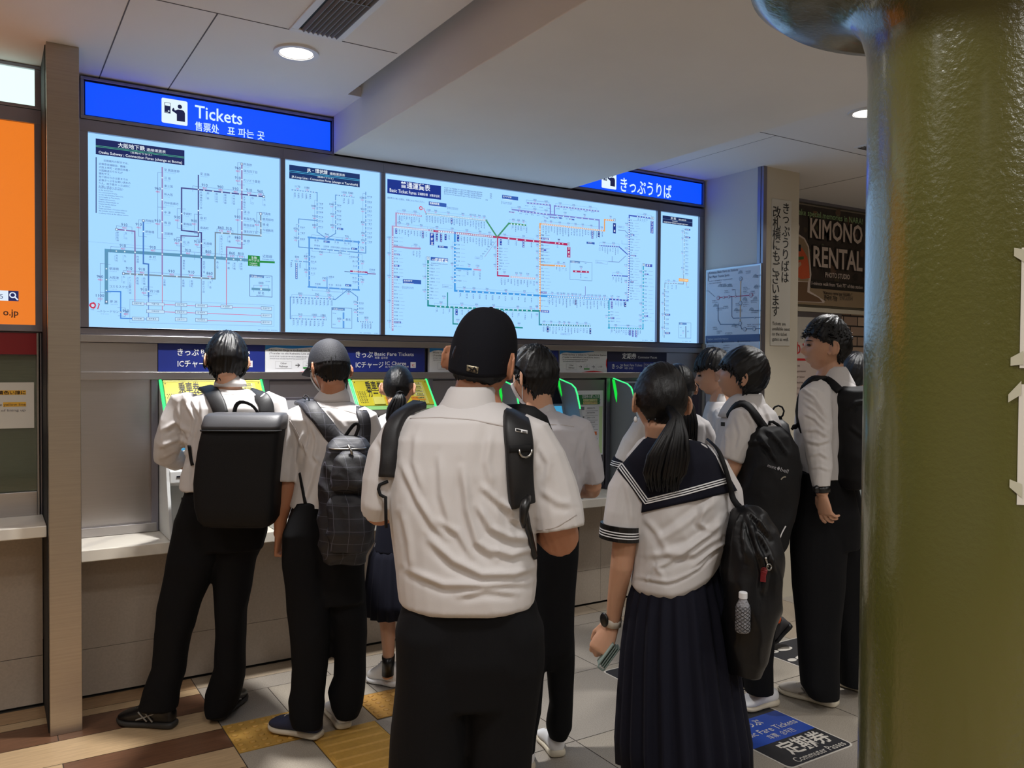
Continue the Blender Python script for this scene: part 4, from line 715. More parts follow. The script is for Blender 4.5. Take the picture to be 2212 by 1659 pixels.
# notice behind the booth glass
nt_ = thing('paper_notice', 'white paper notice taped to the booth glass left of the pillar', 'notice', (-.1, 4.423, 1.3))
mb = MB(); mb.box((-.35, 4.4215, 1.302), (.176, 4.4235, 1.512), mat('notice_paper', (222, 218, 208), .7)); mb.build('sheet', None, nt_)
NP = Pane((0, 4.4215, 0), (1, 0, 0), (0, 0, 1), .0009); mb = MB()
YL_ = prnt((240, 186, 60)); KK = prnt((50, 30, 20))
x1, z = NP.px(55, 851); NP.rect(mb, x1 - .105, z - .003, x1 + .002, z + .017, YL_, 1); NP.text(mb, 'の黄色い線に', x1, z, .013, KK, .128, 'r', .02, k=2)
z -= .062 / 2 + .022; NP.rect(mb, x1 - .088, z - .004, x1 + .002, z + .016, YL_, 1); NP.text(mb, 'the yellow line', x1, z, .012, prnt((90, 70, 60)), .118, 'r', k=2); NP.text(mb, 'instead of lining up', x1, z - .026, .011, prnt((110, 110, 120)), .165, 'r', k=2)
mb.build('lettering', None, nt_)
# ================================================================== header signs over the machines
M_navy = mat('header_blue', (24, 42, 128), .45); M_navy2 = mat('header_navy', (22, 24, 58), .45); M_wht = mat('sign_white', (226, 228, 232), .5); M_ltx = mat('sign_lettering', (232, 234, 240), .5)
HP = Pane((0, 4.424, 0), (1, 0, 0), (0, 0, 1), .0009)
RED = prnt((206, 40, 46)); BLK = prnt((30, 30, 36)); GRN = prnt((60, 150, 70)); SKY = prnt((30, 130, 206)); GRY = prnt((120, 124, 132)); LGY = prnt((200, 202, 206))
def header(label, x0, x1):
    t = thing('header_sign', label, 'sign', (x0, 4.43, 1.563), 'blue header signs over the ticket machines')
    mb = MB(); mb.box((x0, 4.424, 1.563), (x1, 4.45, 1.702), M_navy); mb.build('plate', None, t)
    mb = MB(); w = x1 - x0
    HP.text(mb, 'きっぷ', x0 + .09, 1.645, .030, M_ltx, .102, wt=.012); HP.text(mb, 'Basic Fare Tickets', x0 + .203, 1.655, .021, M_ltx, .245, wt=.005); HP.text(mb, '车票  승차권', x0 + .205, 1.637, .011, M_ltx)
    HP.text(mb, 'ICチャージ', x0 + .09, 1.588, .029, M_ltx, .168, wt=.01); HP.text(mb, 'IC Charge', x0 + .27, 1.602, .021, M_ltx, .13, wt=.005); HP.text(mb, 'IC卡的充值  IC 충전', x0 + .27, 1.586, .011, M_ltx, .145)
    HP.rect(mb, x0 + .428, 1.586, x0 + .462, 1.620, M_wht, 1); HP.text(mb, 'IC', x0 + .445, 1.595, .013, RED, None, 'c', .02, k=3)
    mb.build('lettering', None, t); return t
header('blue ticket sign over the first machine, above the box-shaped backpack', .711, 1.237)
header('blue ticket sign with full lettering, between two white how-to stickers', 1.655, 2.175)
h3 = header('blue ticket sign mostly hidden behind the navy cap', 2.660, 3.14)
def howto(label, x0, x1):
    t = thing('howto_sticker', label, 'sign', (x0, 4.43, 1.563), 'white how-to stickers over the ticket machines'); w = x1 - x0; z0 = 1.560; h = .146
    mb = MB(); mb.box((x0, 4.4235, z0), (x1, 4.45, z0 + h), M_wht); mb.build('plate', None, t)
    mb = MB(); N = 14
    for i in range(N):           # blue wave at the top, red curve at the foot
        a, b = i / N, (i + 1) / N; f_ = lambda s: .007 + .012 * (math.cos(s * 7.2 - 2.4) * .5 + .5) + (.02 * max(0, .1 - s) * 10)
        HP.poly(mb, [(x0 + w * a, z0 + h - f_(a)), (x0 + w * b, z0 + h - f_(b)), (x0 + w * b, z0 + h), (x0 + w * a, z0 + h)], SKY if a < .7 else M_wht, 1)
        g = lambda s: max(0, .012 * math.sin((s - .45) * 3.14 / .5)) if .45 < s < .95 else 0
        if g(a) + g(b) > 0: HP.poly(mb, [(x0 + w * a, z0), (x0 + w * b, z0), (x0 + w * b, z0 + g(b)), (x0 + w * a, z0 + g(a))], RED, 1)
    HP.poly(mb, [(x1, z0 + .02), (x1, z0 + .10), (x1 - .008, z0 + .08), (x1 - .010, z0 + .05)], RED, 1)
    HP.text(mb, 'How to buy a ticket to Yumeshima Station', x0 + .022, z0 + .112, .013, BLK, w * .93); HP.text(mb, '(Transfer to the Keihanna Line at Ikoma Station.)', x0 + .022, z0 + .096, .010, BLK, w * .78)
    HP.marks(mb, x0 + .027, z0 + .084, 24, .008, GRY); HP.marks(mb, x0 + .027, z0 + .072, 28, .0065, GRY)
    for a, b in ((.13, .35), (.50, .62), (.76, .93)): HP.rect(mb, x0 + w * a, z0 + .018, x0 + w * b, z0 + .058, LGY, 1); HP.rect(mb, x0 + w * a + .002, z0 + .020, x0 + w * b - .002, z0 + .056, M_wht, 2)
    HP.text(mb, 'Other', x0 + w * .24, z0 + .043, .010, BLK, None, 'c', k=3); HP.text(mb, 'Railways', x0 + w * .24, z0 + .027, .010, BLK, None, 'c', k=3); HP.text(mb, '1,100', x0 + w * .845, z0 + .034, .013, BLK, None, 'c', k=3)
    HP.rect(mb, x0 + w * .50, z0 + .020, x0 + w * .62, z0 + .028, GRN, 3); HP.text(mb, 'Via', x0 + w * .56, z0 + .046, .006, BLK, None, 'c', k=3); HP.text(mb, 'Ikoma', x0 + w * .56, z0 + .035, .006, BLK, None, 'c', k=3)
    for a in (.40, .67): HP.line(mb, [(x0 + w * a, z0 + .038), (x0 + w * a + .022, z0 + .038)], .0025, BLK, 2); HP.line(mb, [(x0 + w * a + .013, z0 + .047), (x0 + w * a + .022, z0 + .038), (x0 + w * a + .013, z0 + .029)], .0025, BLK, 2)
    mb.build('lettering', None, t); return t
howto('white how-to-buy sticker behind the dark mesh cap', 1.239, 1.646)
howto('white how-to-buy sticker cut off by the ear below the navy cap', 2.207, 2.615)
howto('white how-to-buy sticker directly left of the Commuter Passes sign', 3.150, 3.543)
t = thing('header_sign', 'navy Commuter Passes sign over the rightmost ticket machine', 'sign', (3.55, 4.43, 1.563))
mb = MB(); mb.box((3.55, 4.424, 1.634), (4.083, 4.45, 1.706), M_navy2); mb.box((3.55, 4.424, 1.562), (4.083, 4.45, 1.634), M_navy); mb.build('plate', None, t)
mb = MB(); HP.text(mb, '定期券', 3.675, 1.657, .032, M_ltx, .125, wt=.012); HP.text(mb, 'Commuter Passes', 3.815, 1.659, .017, M_ltx, .175); HP.text(mb, 'きっぷ', 3.585, 1.588, .028, M_ltx, .095, wt=.01); HP.text(mb, 'Basic Fare Tickets', 3.69, 1.603, .018, M_ltx, .165); HP.text(mb, '车票  승차권', 3.695, 1.584, .011, M_ltx)
HP.line(mb, [(3.872, 1.575), (3.872, 1.628)], .002, M_ltx); HP.text(mb, 'ICOCA 購入 / ICチャージ', 3.88, 1.610, .013, M_ltx, .155); HP.text(mb, 'Purchase ICOCA', 3.88, 1.592, .009, M_ltx, .15); HP.rect(mb, 4.035, 1.572, 4.066, 1.602, M_wht, 1); HP.marks(mb, 4.050, 1.587, 1, .02, BLK)
mb.build('lettering', None, t)

# ================================================================== ticket machines
M_yel = mat('machine_yellow', (196, 184, 40), .4); M_yel2 = mat('machine_yellow_pale', (206, 200, 96), .4); M_mgrn = mat('machine_pale_green', (142, 196, 120), .4); M_mgry = mat('machine_grey', (150, 158, 164), .42); M_mgry2 = mat('machine_pale_grey', (196, 198, 198), .4); M_scr = mat('machine_dark_glass', (10, 12, 24), .12); M_org = mat('machine_orange', (226, 146, 40), .4)
M_led = glow('green_lamp', (58, 255, 130), 1.1); M_led2 = glow('green_lamp_side', (20, 210, 60), .9); M_scrn = glow('machine_screen', (70, 170, 220), .6)
def slant_pane(x0): return Pane((x0, 4.405, 1.512), (1, 0, 0), Vector((0, .130, .160)), .0012)   # yellow fascia, leaning out towards its foot
def machine_y(label, x0, x1):
    t = thing('ticket_machine', label, 'ticket machine', (x0, 4.3, .77), 'ticket machines'); w = x1 - x0
    ax = (1, 0, 0)
    prof = [(4.46, 1.516), (4.412, 1.516), (4.275, 1.352), (4.30, 1.32), (4.30, 1.10), (4.36, 1.0), (4.36, .772), (4.46, .772)]
    mb = MB(); mb.prism([(x0 + .016, y, z) for y, z in prof], (w - .032, 0, 0), M_mgry2); recalc(mb.build('housing', None, t, bevel=.002))
    for xx in (x0, x1 - .016):
        pr = [(4.46, 1.52), (4.425, 1.52), (4.385, 1.47), (4.285, 1.352), (4.265, 1.30), (4.215, 1.04), (4.125, .772), (4.46, .772)]
        mb = MB(); mb.prism([(xx, y, z) for y, z in pr], (.016, 0, 0), M_mgry2); ck = recalc(mb.build('cheek', None, t, bevel=.003))
        mb = MB(); c = xx + .008
        mb.tube([(c, 4.423, 1.519), (c, 4.383, 1.472), (c, 4.283, 1.356), (c, 4.260, 1.30)], .007, M_led, 8); mb.build('lamp_strip', None, ck)
    P = Pane((x0, 4.4105, 1.5165), (1, 0, 0), Vector((0, .137, .164)), .0012)
    mb = MB(); dn = lambda s: (4.412 - .137 * s - .004 * .77, 1.516 - .164 * s + .0)
    def slab(a0, s0, a1, s1, m, th=.004):
        y0, z0 = dn(s0); y1, z1 = dn(s1); n = Vector((0, -.77, .64)) * th
        q = [Vector((x0 + a0, y0, z0)), Vector((x0 + a1, y0, z0)), Vector((x0 + a1, y1, z1)), Vector((x0 + a0, y1, z1))]
        mb.prism([p + Vector((0, .004, 0)) for p in q], n + Vector((0, -.004, 0)), m)
    slab(.018, .0, w - .018, .04, M_yel2); slab(.018, .05, w - .018, .86, M_yel); slab(.03, .88, w - .03, .995, M_mgrn); fs = recalc(mb.build('fascia', None, t))
    for q in ((w - .13, .10, w - .05, .84, M_yel2, .007), (.105, .60, .17, .84, M_yel2, .011), (.183, .60, .25, .82, M_org, .011), (w - .15, .60, w - .065, .72, M_org, .009)): mb = MB(); slab(*q); recalc(mb.build('fascia_plate', None, fs))
    mb = MB(); S = .2137
    tt = lambda t_, a, s, h, m, wd=None, wt=.0, k=6: P.text(mb, t_, a, -S * s, h, m, wd, 'l', wt, k=k)
    tt('乗車券', .085, .34, .050, BLK, .10, .008); tt('TICKET', .192, .33, .016, BLK); P.rect(mb, .08, -S * .385, .36, -S * .37, BLK, 6); tt('カード', .085, .575, .044, BLK, .095, .008); tt('card', .19, .565, .02, BLK)
    for i in range(8):
        for j in range(5): P.disc(mb, .028 + j * .010 + .005 * (i % 2), -S * .42 - i * .0105, .0025, BLK, 6, 8)
    for i in range(5): P.rrect(mb, w - .115, -S * (.20 + i * .125), w - .065, -S * (.115 + i * .125), .006, LGY, 8); P.rrect(mb, w - .112, -S * (.193 + i * .125), w - .068, -S * (.122 + i * .125), .005, M_yel2, 9); P.marks(mb, w - .105, -S * (.158 + i * .125), 4, .009, BLK, k=10)
    for i in range(2): P.marks(mb, .188, -S * (.66 + .08 * i), 6, .009, prnt((120, 50, 20)), k=12)
    P.marks(mb, w - .15, -S * .66, 8, .008, BLK, k=12); P.marks(mb, w - .14, -S * .78, 5, .014, BLK, k=12)
    for a in (.026, w - .03): P.disc(mb, a, -S * .1, .003, BLK, 6, 8)
    P.marks(mb, .19, -S * .955, 14, .008, GRY, k=8)
    mb.build('lettering', None, fs)
    mb = MB(); mb.box((x0 + .03, 4.292, 1.115), (x1 - .03, 4.31, 1.318), M_scr); sc = mb.build('screen', None, t)
    mb = MB()
    for i in range(3): mb.box((x0 + .05 + i * .075, 4.2905, 1.25), (x0 + .115 + i * .075, 4.293, 1.295), M_scrn)
    mb.box((x0 + .05, 4.2905, 1.15), (x0 + .27, 4.293, 1.235), M_scrn); mb.build('display', None, sc)
    mb = MB(); mb.prism([(x0 + .016, y, z) for y, z in ((4.32, 1.10), (4.24, 1.10), (4.215, 1.085), (4.212, 1.03), (4.23, 1.015), (4.32, 1.015))], (w - .032, 0, 0), M_mgry2); tr_ = recalc(mb.build('coin_tray', None, t, bevel=.004))
    mb = MB(); mb.lathe([(.0, 0), (.026, 0), (.026, .006), (.0, .006)], (0, 0, 0), M_mgry2, 20); mb.v = [(x0 + .105 + p[0], 4.210 - p[2], 1.058 + p[1]) for p in mb.v]; mb.build('dial', None, tr_)
    mb = MB(); mb.box((x0 + .075, 4.222, 1.1), (x0 + .2, 4.226, 1.106), M_org); mb.box((x0 + .045, 4.209, 1.058), (x0 + .068, 4.213, 1.064), M_scr); mb.build('markings', None, tr_)
    mb = MB(); mb.box((x0 + .10, 4.30, .985), (x0 + .2, 4.36, 1.0), M_yel); mb.box((x0 + .02, 4.34, .79), (x1 - .02, 4.362, 1.0), M_mgry2); mb.box((x0 + .09, 4.335, .80), (x1 - .12, 4.342, .94), M_dark); mb.build('base_door', None, t)
    return t
machine_y('yellow ticket machine used by the person with the box-shaped backpack', .712, 1.224)
machine_y('yellow ticket machine behind the person in dark vest, right of the mesh cap', 1.699, 2.19)
def machine_g(label, x0, x1):
    t = thing('ticket_machine', label, 'ticket machine', (x0, 4.3, .77), 'ticket machines'); w = x1 - x0
    prof = [(4.46, 1.50), (4.41, 1.50), (4.34, 1.36), (4.28, 1.16), (4.20, 1.06), (4.20, 1.0), (4.34, .98), (4.34, .772), (4.46, .772)]
    mb = MB(); mb.prism([(x0 + .02, y, z) for y, z in prof], (w - .04, 0, 0), M_mgry); recalc(mb.build('housing', None, t, bevel=.003))
    for xx in (x0, x1 - .02):
        pr = [(4.46, 1.519), (4.419, 1.519), (4.27, 1.485), (4.232, 1.462), (4.212, 1.425), (4.157, 1.27), (4.124, 1.044), (4.122, .90), (4.15, .772), (4.46, .772)]
        mb = MB(); mb.prism([(xx, y, z) for y, z in pr], (.02, 0, 0), M_mgry); ck = recalc(mb.build('cheek', None, t, bevel=.003))
        mb = MB(); c = xx + .010
        mb.tube([(c, 4.415, 1.520), (c, 4.27, 1.486), (c, 4.231, 1.463), (c, 4.210, 1.425), (c, 4.180, 1.335)], .005, M_led, 8); mb.build('lamp_strip', None, ck)
        mb = MB(); mb.prism([(xx - .0025, 4.416, 1.515), (xx - .0025, 4.388, 1.508), (xx - .0025, 4.362, 1.42), (xx - .0025, 4.368, 1.36), (xx - .0025, 4.385, 1.40)], (.0026, 0, 0), M_led2); recalc(mb.build('lamp_panel', None, ck))
    mb = MB(); d = lambda s: (4.405 - .07 * s, 1.49 - .14 * s)
    mb.prism([(x0 + .04, 4.398, 1.485), (x1 - .04, 4.398, 1.485), (x1 - .04, 4.335, 1.36), (x0 + .04, 4.335, 1.36)], (0, -.006, .003), M_scr); mb.prism([(x0 + .05, 4.328, 1.345), (x1 - .05, 4.328, 1.345), (x1 - .05, 4.28, 1.18), (x0 + .05, 4.28, 1.18)], (0, -.006, .002), M_scrn); recalc(mb.build('screen', None, t))
    mb = MB(); mb.box((x0 + .06, 4.19, 1.02), (x1 - .06, 4.21, 1.05), M_mgry2); mb.box((x0 + .05, 4.33, .80), (x1 - .05, 4.342, .96), M_mgry2); mb.build('coin_tray', None, t)
    return t
machine_g('grey ticket machine with green-lit cheeks, behind the bare-headed person in white mask', 2.676, 3.146)
machine_g('rightmost grey ticket machine with green-lit cheek, behind the two sailor uniforms', 3.584, 4.035)

# wall panels between the machines, each with what is fixed to it
def wall_panel(x0, x1, name='access_panel', label=''):
    mb = MB(); mb.box((x0, 4.424, .80), (x1, 4.46, 1.513), mat('panel_steel', (150, 146, 150), .4, 1.0, bump=.02, bscale=40, bstretch=(1, 1, 40))); o = mb.build(name, None, None, bevel=.003); return tag(o, label, 'panel', 'steel panels between the ticket machines')
wall_panel(1.262, 1.648, label='steel wall panel between the two yellow machines, with a framed notice'); wall_panel(2.228, 2.636, label='steel wall panel left of the person in navy cap, beside the yellow machine'); wall_panel(3.165, 3.528, label='steel wall panel with the green poster on it')
def small_frame(label, x0, x1, z0, z1):
    t = thing('wall_notice', label, 'notice', (x0, 4.42, z0), 'framed notices on the steel panels')
    mb = MB(); mb.box((x0, 4.412, z0), (x1, 4.424, z1), M_steel2); mb.build('frame', None, t, bevel=.002)
    mb = MB(); mb.box((x0 + .015, 4.4105, z0 + .015), (x1 - .015, 4.413, z1 - .015), mat('notice_plate', (172, 172, 178), .5)); mb.build('sheet', None, t)
    P = Pane((0, 4.4105, 0), (1, 0, 0), (0, 0, 1), .0008); mb = MB(); w = x1 - x0
    P.text(mb, '点字運賃表', (x0 + x1) / 2 - .01, z1 - .048, .013, GRY, None, 'c'); 
    for i in range(4): P.marks(mb, x0 + .04, z1 - .085 - i * .026, 10, .009, GRY); P.marks(mb, x0 + .17, z1 - .085 - i * .026, 7, .009, GRY)
    mb.build('lettering', None, t)
small_frame('grey framed braille fare notice between the yellow machines', 1.292, 1.63, 1.20, 1.424); small_frame('grey framed notice just left of the white collar under the navy cap', 2.315, 2.60, 1.20, 1.395)
# purchase guide poster
PP = Pane((0, 4.4195, 0), (1, 0, 0), (0, 0, 1), .0008)
x0, z1 = PP.px(1244, 844); x1, _ = PP.px(1303, 848); _, z0 = PP.px(1300, 982)
t = thing('wall_poster', 'tall white purchase guide poster with a green heading on a steel panel', 'poster', (x0, 4.42, z0))
mb = MB(); mb.box((x0, 4.4195, z0), (x1, 4.425, z1), M_wht); mb.build('sheet', None, t); mb = MB(); w, h = x1 - x0, z1 - z0
PP.rect(mb, x0 + .01, z0 + .01, x1 - .006, z0 + h * .75, prnt((196, 222, 170)), 1); PP.rect(mb, x0 + .035, z0 + .03, x1 - .035, z0 + h * .77, M_wht, 2); PP.rect(mb, x0 + .008, z1 - h * .215, x1 - .03, z1 - h * .065, prnt((40, 122, 66)), 2)
PP.text(mb, '定期券の購入方法', x0 + .05, z1 - h * .115, .018, M_wht, w * .62, wt=.01, k=3); PP.rect(mb, x0 + .06, z1 - h * .165, x1 - .05, z1 - h * .13, prnt((206, 216, 150)), 3); PP.rect(mb, x0 + .06, z1 - h * .21, x1 - .05, z1 - h * .172, prnt((226, 212, 130)), 3); PP.marks(mb, x0 + .07, z1 - h * .148, 11, .012, GRY, k=4); PP.marks(mb, x0 + .07, z1 - h * .19, 11, .012, GRY, k=4)
for i in range(9):
    zz = z1 - h * (.27 + i * .073)
    if i != 5: PP.marks(mb, x0 + w * .42, zz, 7, .009, GRY, k=4)
    PP.line(mb, [(x0 + w * .35, zz - .018), (x1 - .045, zz - .018)], .0015, GRY, 3)
    if i % 3 != 1: PP.rect(mb, x0 + w * .17, zz - .012, x0 + w * .30, zz + .010, prnt((110, 116, 124)), 3)
PP.rect(mb, x0 + .10, z1 - h * .69, x1 - .055, z1 - h * .635, prnt((232, 120, 60)), 4); PP.rect(mb, x0 + w * .56, z0 + h * .045, x1 - .05, z0 + h * .085, prnt((40, 122, 66)), 4)
mb.build('lettering', None, t)

# ================================================================== side wall: route map and vertical notice
XP = Pane((4.405, 0, 0), (0, -1, 0), (0, 0, 1), .0009)
a0 = XP.px(1525, 585); a1 = XP.px(1645, 568)
u0, u1 = a0[0], a1[0]; zt = a1[1]; zb = .62
t = thing('wall_map', 'framed pale tourist fare map on the blue-lit side wall', 'map', (4.42, -u0, zb))
mb = MB(); mb.box((4.403, -u1, zb), (4.421, -u0, zt), mat('frame_aluminium', (196, 200, 206), .3, 1.0)); mb.build('frame', None, t, bevel=.003)
mb = MB(); mb.box((4.4015, -u1 + .014, zb + .014), (4.404, -u0 - .014, zt - .014), mat('map_paper', (206, 212, 226), .25)); mb.build('sheet', None, t)
XP.p0.x = 4.4015; cF = T((1500, 560), 4.88); mb = MB()
q = lambda p: XP.px(*cF(*p)); s_ = XP.scale(1580, 640) / 4.88
G1 = prnt((110, 118, 140)); R1 = prnt((176, 84, 120)); O1 = prnt((206, 168, 130)); B1 = prnt((96, 116, 150)); D1 = prnt((60, 66, 96))
def xl(pts, w, m): XP.line(mb, [q(p) for p in pts], w * s_, m, 2)
a = q((120, 808)); b = q((690, 790)); XP.rect(mb, a[0], b[1] - .048, b[0], b[1] + .002, prnt((70, 92, 140)), 1.5); XP.text(mb, 'Station Level Information', a[0] + .02, b[1] - .03, .017, prnt((190, 200, 220)), .20, k=3)
XP.line(mb, [q((148, 145)), q((148, 230))], .003, D1, 2); x, y = q((160, 158)); XP.text(mb, 'Kintetsu Basic Fares to Stations', x, y, .019, D1, .27); XP.text(mb, 'for Major Tourist Spots', x, y - .030, .019, D1, .19); XP.marks(mb, x, y - .052, 26, .008, G1); XP.marks(mb, x, y - .068, 14, .008, G1)
xl([(250, 405), (620, 378)], 9, R1); xl([(490, 190), (482, 680)], 12, O1); xl([(250, 480), (252, 640), (275, 686), (480, 686)], 8, B1); xl([(395, 390), (395, 600), (410, 622), (690, 612)], 7, B1); xl([(482, 680), (500, 735), (690, 732)], 8, B1); xl([(125, 335), (150, 335), (215, 395)], 4, G1); xl([(400, 320), (430, 320), (437, 390)], 4, G1)
for X, Y, r in [(252, 408, 22), (310, 402, 15), (366, 396, 15), (434, 392, 12), (597, 378, 24), (490, 206, 22), (488, 462, 22), (484, 676, 21), (532, 737, 22), (630, 734, 22), (250, 480, 10), (402, 320, 8), (484, 622, 10), (638, 616, 10)]:
    x, y = q((X, Y)); XP.disc(mb, x, y, r * s_, R1 if Y < 440 and X != 490 else B1, 2.5, 18); XP.disc(mb, x, y, r * s_ * .78, prnt((206, 212, 226)), 3, 18); XP.marks(mb, x - r * s_ * .3, y, 2, r * s_ * .5, G1, k=4)
rg = random.Random(8)
for X, Y in [(545, 130), (640, 175), (640, 290), (600, 340), (280, 270), (350, 270), (320, 335), (600, 440), (240, 520), (310, 500), (520, 440), (520, 480), (445, 540), (600, 545), (640, 545), (430, 700), (560, 690), (620, 690), (200, 720), (240, 760), (330, 780), (190, 440), (440, 470), (520, 300), (520, 340)]:
    x, y = q((X, Y)); XP.marks(mb, x, y, rg.randint(4, 7), .009, G1, k=2); XP.marks(mb, x, y - .012, rg.randint(5, 9), .006, G1, k=2)
for X, Y in [(485, 150), (640, 190), (650, 300), (270, 290), (320, 290), (370, 290), (530, 430), (640, 425), (220, 500), (440, 545), (600, 540), (415, 710)]:
    x, y = q((X, Y)); XP.poly(mb, [(x - .022, y), (x + .022, y), (x + .016, y + .014), (x + .004, y + .022), (x - .012, y + .016)], prnt((150, 160, 176)), 1.6)
x, y = q((140, 876)); 
for c in range(3):
    xx = x + c * .145; XP.disc(mb, xx, y, .007, D1, 2, 12); XP.marks(mb, xx + .016, y, 9, .010, D1)
    for i in range(16): XP.marks(mb, xx + .008, y - .024 - i * .018, rg.randint(5, 13), .007, G1)
mb.build('lettering', None, t)
# vertical notice on the end face
EP = Pane((0, 3.854, 0), (1, 0, 0), (0, 0, 1), .0009)
x0, z1 = EP.px(1668, 428); x1, _ = EP.px(1710, 436); _, z0 = EP.px(1690, 747)
t = thing('wall_notice', 'tall white notice with vertical Japanese lettering on the wall end', 'notice', (x0, 3.856, z0))
mb = MB(); mb.box((x0, 3.854, z0), (x1, 3.859, z1), mat('notice_white', (206, 202, 192), .5)); mb.build('sheet', None, t, bevel=.001); mb = MB()
K = prnt((34, 34, 36)); ea = EP.px(1698, 438); ec = EP.px(1678, 446); eb = EP.px(1698, 612); ed = EP.px(1678, 684)
EP.text(mb, 'きっぷうりばは', ea[0], ea[1], .085, K, ea[1] - eb[1], vert=True, wt=.006); EP.text(mb, '改札横にもございます', ec[0], ec[1], .085, K, ec[1] - ed[1], vert=True, wt=.006)
for i, s in enumerate(['Tickets are', 'available next', 'to the ticket', 'gates as well.']): x, y = EP.px(1668, 702 + i * 11.2); EP.text(mb, s, x, y, .024, K, (.135, .18, .15, .165)[i])
mb.build('lettering', None, t)

# ================================================================== far wall: kimono poster, notice on the door
FP = Pane((0, 4.424, 0), (1, 0, 0), (0, 0, 1), .0012); cG = T((1480, 340), 3.95)
t = thing('wall_poster', 'large dark kimono rental poster on the far wall above the door', 'poster', (5.9, 4.43, 2.1))
mb = MB(); mb.box((5.18, 4.424, 2.108), (6.62, 4.44, 2.905), mat('poster_dark', (46, 36, 32), .4, var=.5, vscale=9)); mb.build('sheet', None, t); mb = MB()
def fp(X, Y): return FP.px(*cG(X, Y))
CR = prnt((206, 190, 180)); LG = prnt((150, 180, 130)); O2 = prnt((206, 90, 50)); BR = prnt((112, 84, 60)); TN = prnt((150, 128, 100)); SKN = prnt((190, 150, 124))
rg = random.Random(3)
for i in range(46):
    x, y = rg.uniform(5.25, 6.55), rg.uniform(2.5, 2.89) if i < 26 else rg.uniform(2.13, 2.5); r = rg.uniform(.015, .05); FP.poly(mb, [(x + r * math.cos(a * 1.05) * rg.uniform(.6, 1.2), y + r * math.sin(a * 1.05) * rg.uniform(.6, 1.2)) for a in range(6)], prnt(rg.choice([(96, 72, 56), (70, 60, 44), (120, 84, 60), (34, 28, 26), (84, 90, 60)])), 1)
FP.poly(mb, [(5.2, 2.11), (6.6, 2.11), (6.6, 2.245), (5.9, 2.26), (5.2, 2.25)], TN, 1.3)
out = [fp(*p) for p in [(925, 530), (962, 545), (975, 590), (968, 655), (1020, 690), (1055, 760), (1068, 900), (1075, 1000), (1060, 1140), (1110, 1170), (1190, 1225), (1185, 1242), (925, 1230)]]; FP.poly(mb, [(5.2, out[0][1])] + out + [(5.2, out[-1][1])], CR, 1.8)
inn = [fp(*p) for p in [(925, 660), (965, 672), (1012, 700), (1044, 765), (1056, 900), (1062, 1000), (1048, 1060), (925, 1050)]]; FP.poly(mb, [(5.2, inn[0][1])] + inn + [(5.2, inn[-1][1])], TN, 2.2)
FP.poly(mb, [fp(*p) for p in [(925, 720), (1000, 780), (1040, 850), (1055, 930), (1060, 1030), (990, 1040), (925, 1000)]], O2, 2.5); FP.poly(mb, [fp(*p) for p in [(925, 850), (1010, 845), (1010, 870), (925, 880)]], prnt((70, 110, 60)), 2.8); FP.poly(mb, [fp(*p) for p in [(925, 740), (985, 745), (985, 800), (925, 805)]], prnt((30, 30, 40)), 2.8)
FP.poly(mb, [fp(*p) for p in [(925, 560), (958, 568), (962, 640), (925, 665)]], SKN, 2.4); FP.poly(mb, [fp(*p) for p in [(925, 545), (965, 560), (968, 585), (925, 575)]], prnt((40, 30, 28)), 2.6); FP.poly(mb, [fp(*p) for p in [(930, 1060), (1045, 1065), (1040, 1150), (1140, 1200), (1170, 1235), (925, 1225)]], BR, 2.3); FP.poly(mb, [fp(*p) for p in [(930, 920), (980, 890), (990, 915), (940, 965)]], SKN, 3)
def ft(s, p0, p1, h, m, wt=.0, k=4): x, y = fp(*p0); x1, _ = fp(*p1); FP.text(mb, s, x, y, h, m, x1 - x, wt=wt, k=k)
x, y = fp(932, 470); FP.text(mb, 'Make special memories in NARA!', x, y - .012, .052, prnt((30, 40, 26)), fp(1510, 500)[0] - x + .01, wt=.03, k=3); FP.text(mb, 'Make special memories in NARA!', x, y - .012, .050, LG, fp(1510, 500)[0] - x, wt=.008, k=5)
for s, p0, p1, h in [('KIMONO', (1060, 680), (1508, 700), .160), ('RENTAL', (1088, 925), (1508, 940), .168)]: ft(s, (p0[0] - 8, p0[1] + 4), (p1[0] + 8, 0), h * 1.06, prnt((26, 20, 20)), .05, 3.4); ft(s, p0, p1, h, CR, .02, 5)
ft('PHOTO STUDIO', (1192, 1022), (1400, 1030), .042, CR, .02)
a = fp(1070, 1035); b = fp(1512, 1060); FP.rect(mb, a[0], a[1] - .075, 6.6, a[1] - .004, prnt((28, 24, 22)), 3); ft('1-minute walk from “Exit 7S” of this station', (1076, 1086), (1512, 1110), .030, CR, .008)
ft('“Kimono rental per ¥3,500~”', (1172, 1166), (1422, 1158), .026, prnt((52, 42, 36)), .012); ft('한국어 가능', (1182, 1216), (1295, 1215), .036, prnt((52, 42, 36)), .02); ft('ENGLISH', (1318, 1215), (1425, 1220), .038, prnt((100, 88, 76)))
mb.build('lettering', None, t)
DP = Pane((0, 4.42, 0), (1, 0, 0), (0, 0, 1), .0009)
t = thing('wall_notice', 'pale notice with a red heading and red band on the far white door', 'notice', (5.5, 4.424, 1.08))
mb = MB(); mb.box((5.22, 4.42, 1.09), (5.78, 4.426, 1.80), mat('notice_pink', (214, 196, 188), .6)); mb.build('sheet', None, t); mb = MB(); x, y = DP.px(1712, 768)
DP.text(mb, 'いゆや', x - .10, y, .10, prnt((196, 40, 46)), .30, wt=.01, k=3); x, y = DP.px(1712, 774); DP.rect(mb, 5.22, y - .018, 5.75, y, RED, 2)
for i in range(13): DP.marks(mb, x - .01, y - .06 - i * .045, 7 + (i * 5) % 6, .014, prnt((120, 100, 96)))
mb.build('lettering', None, t)

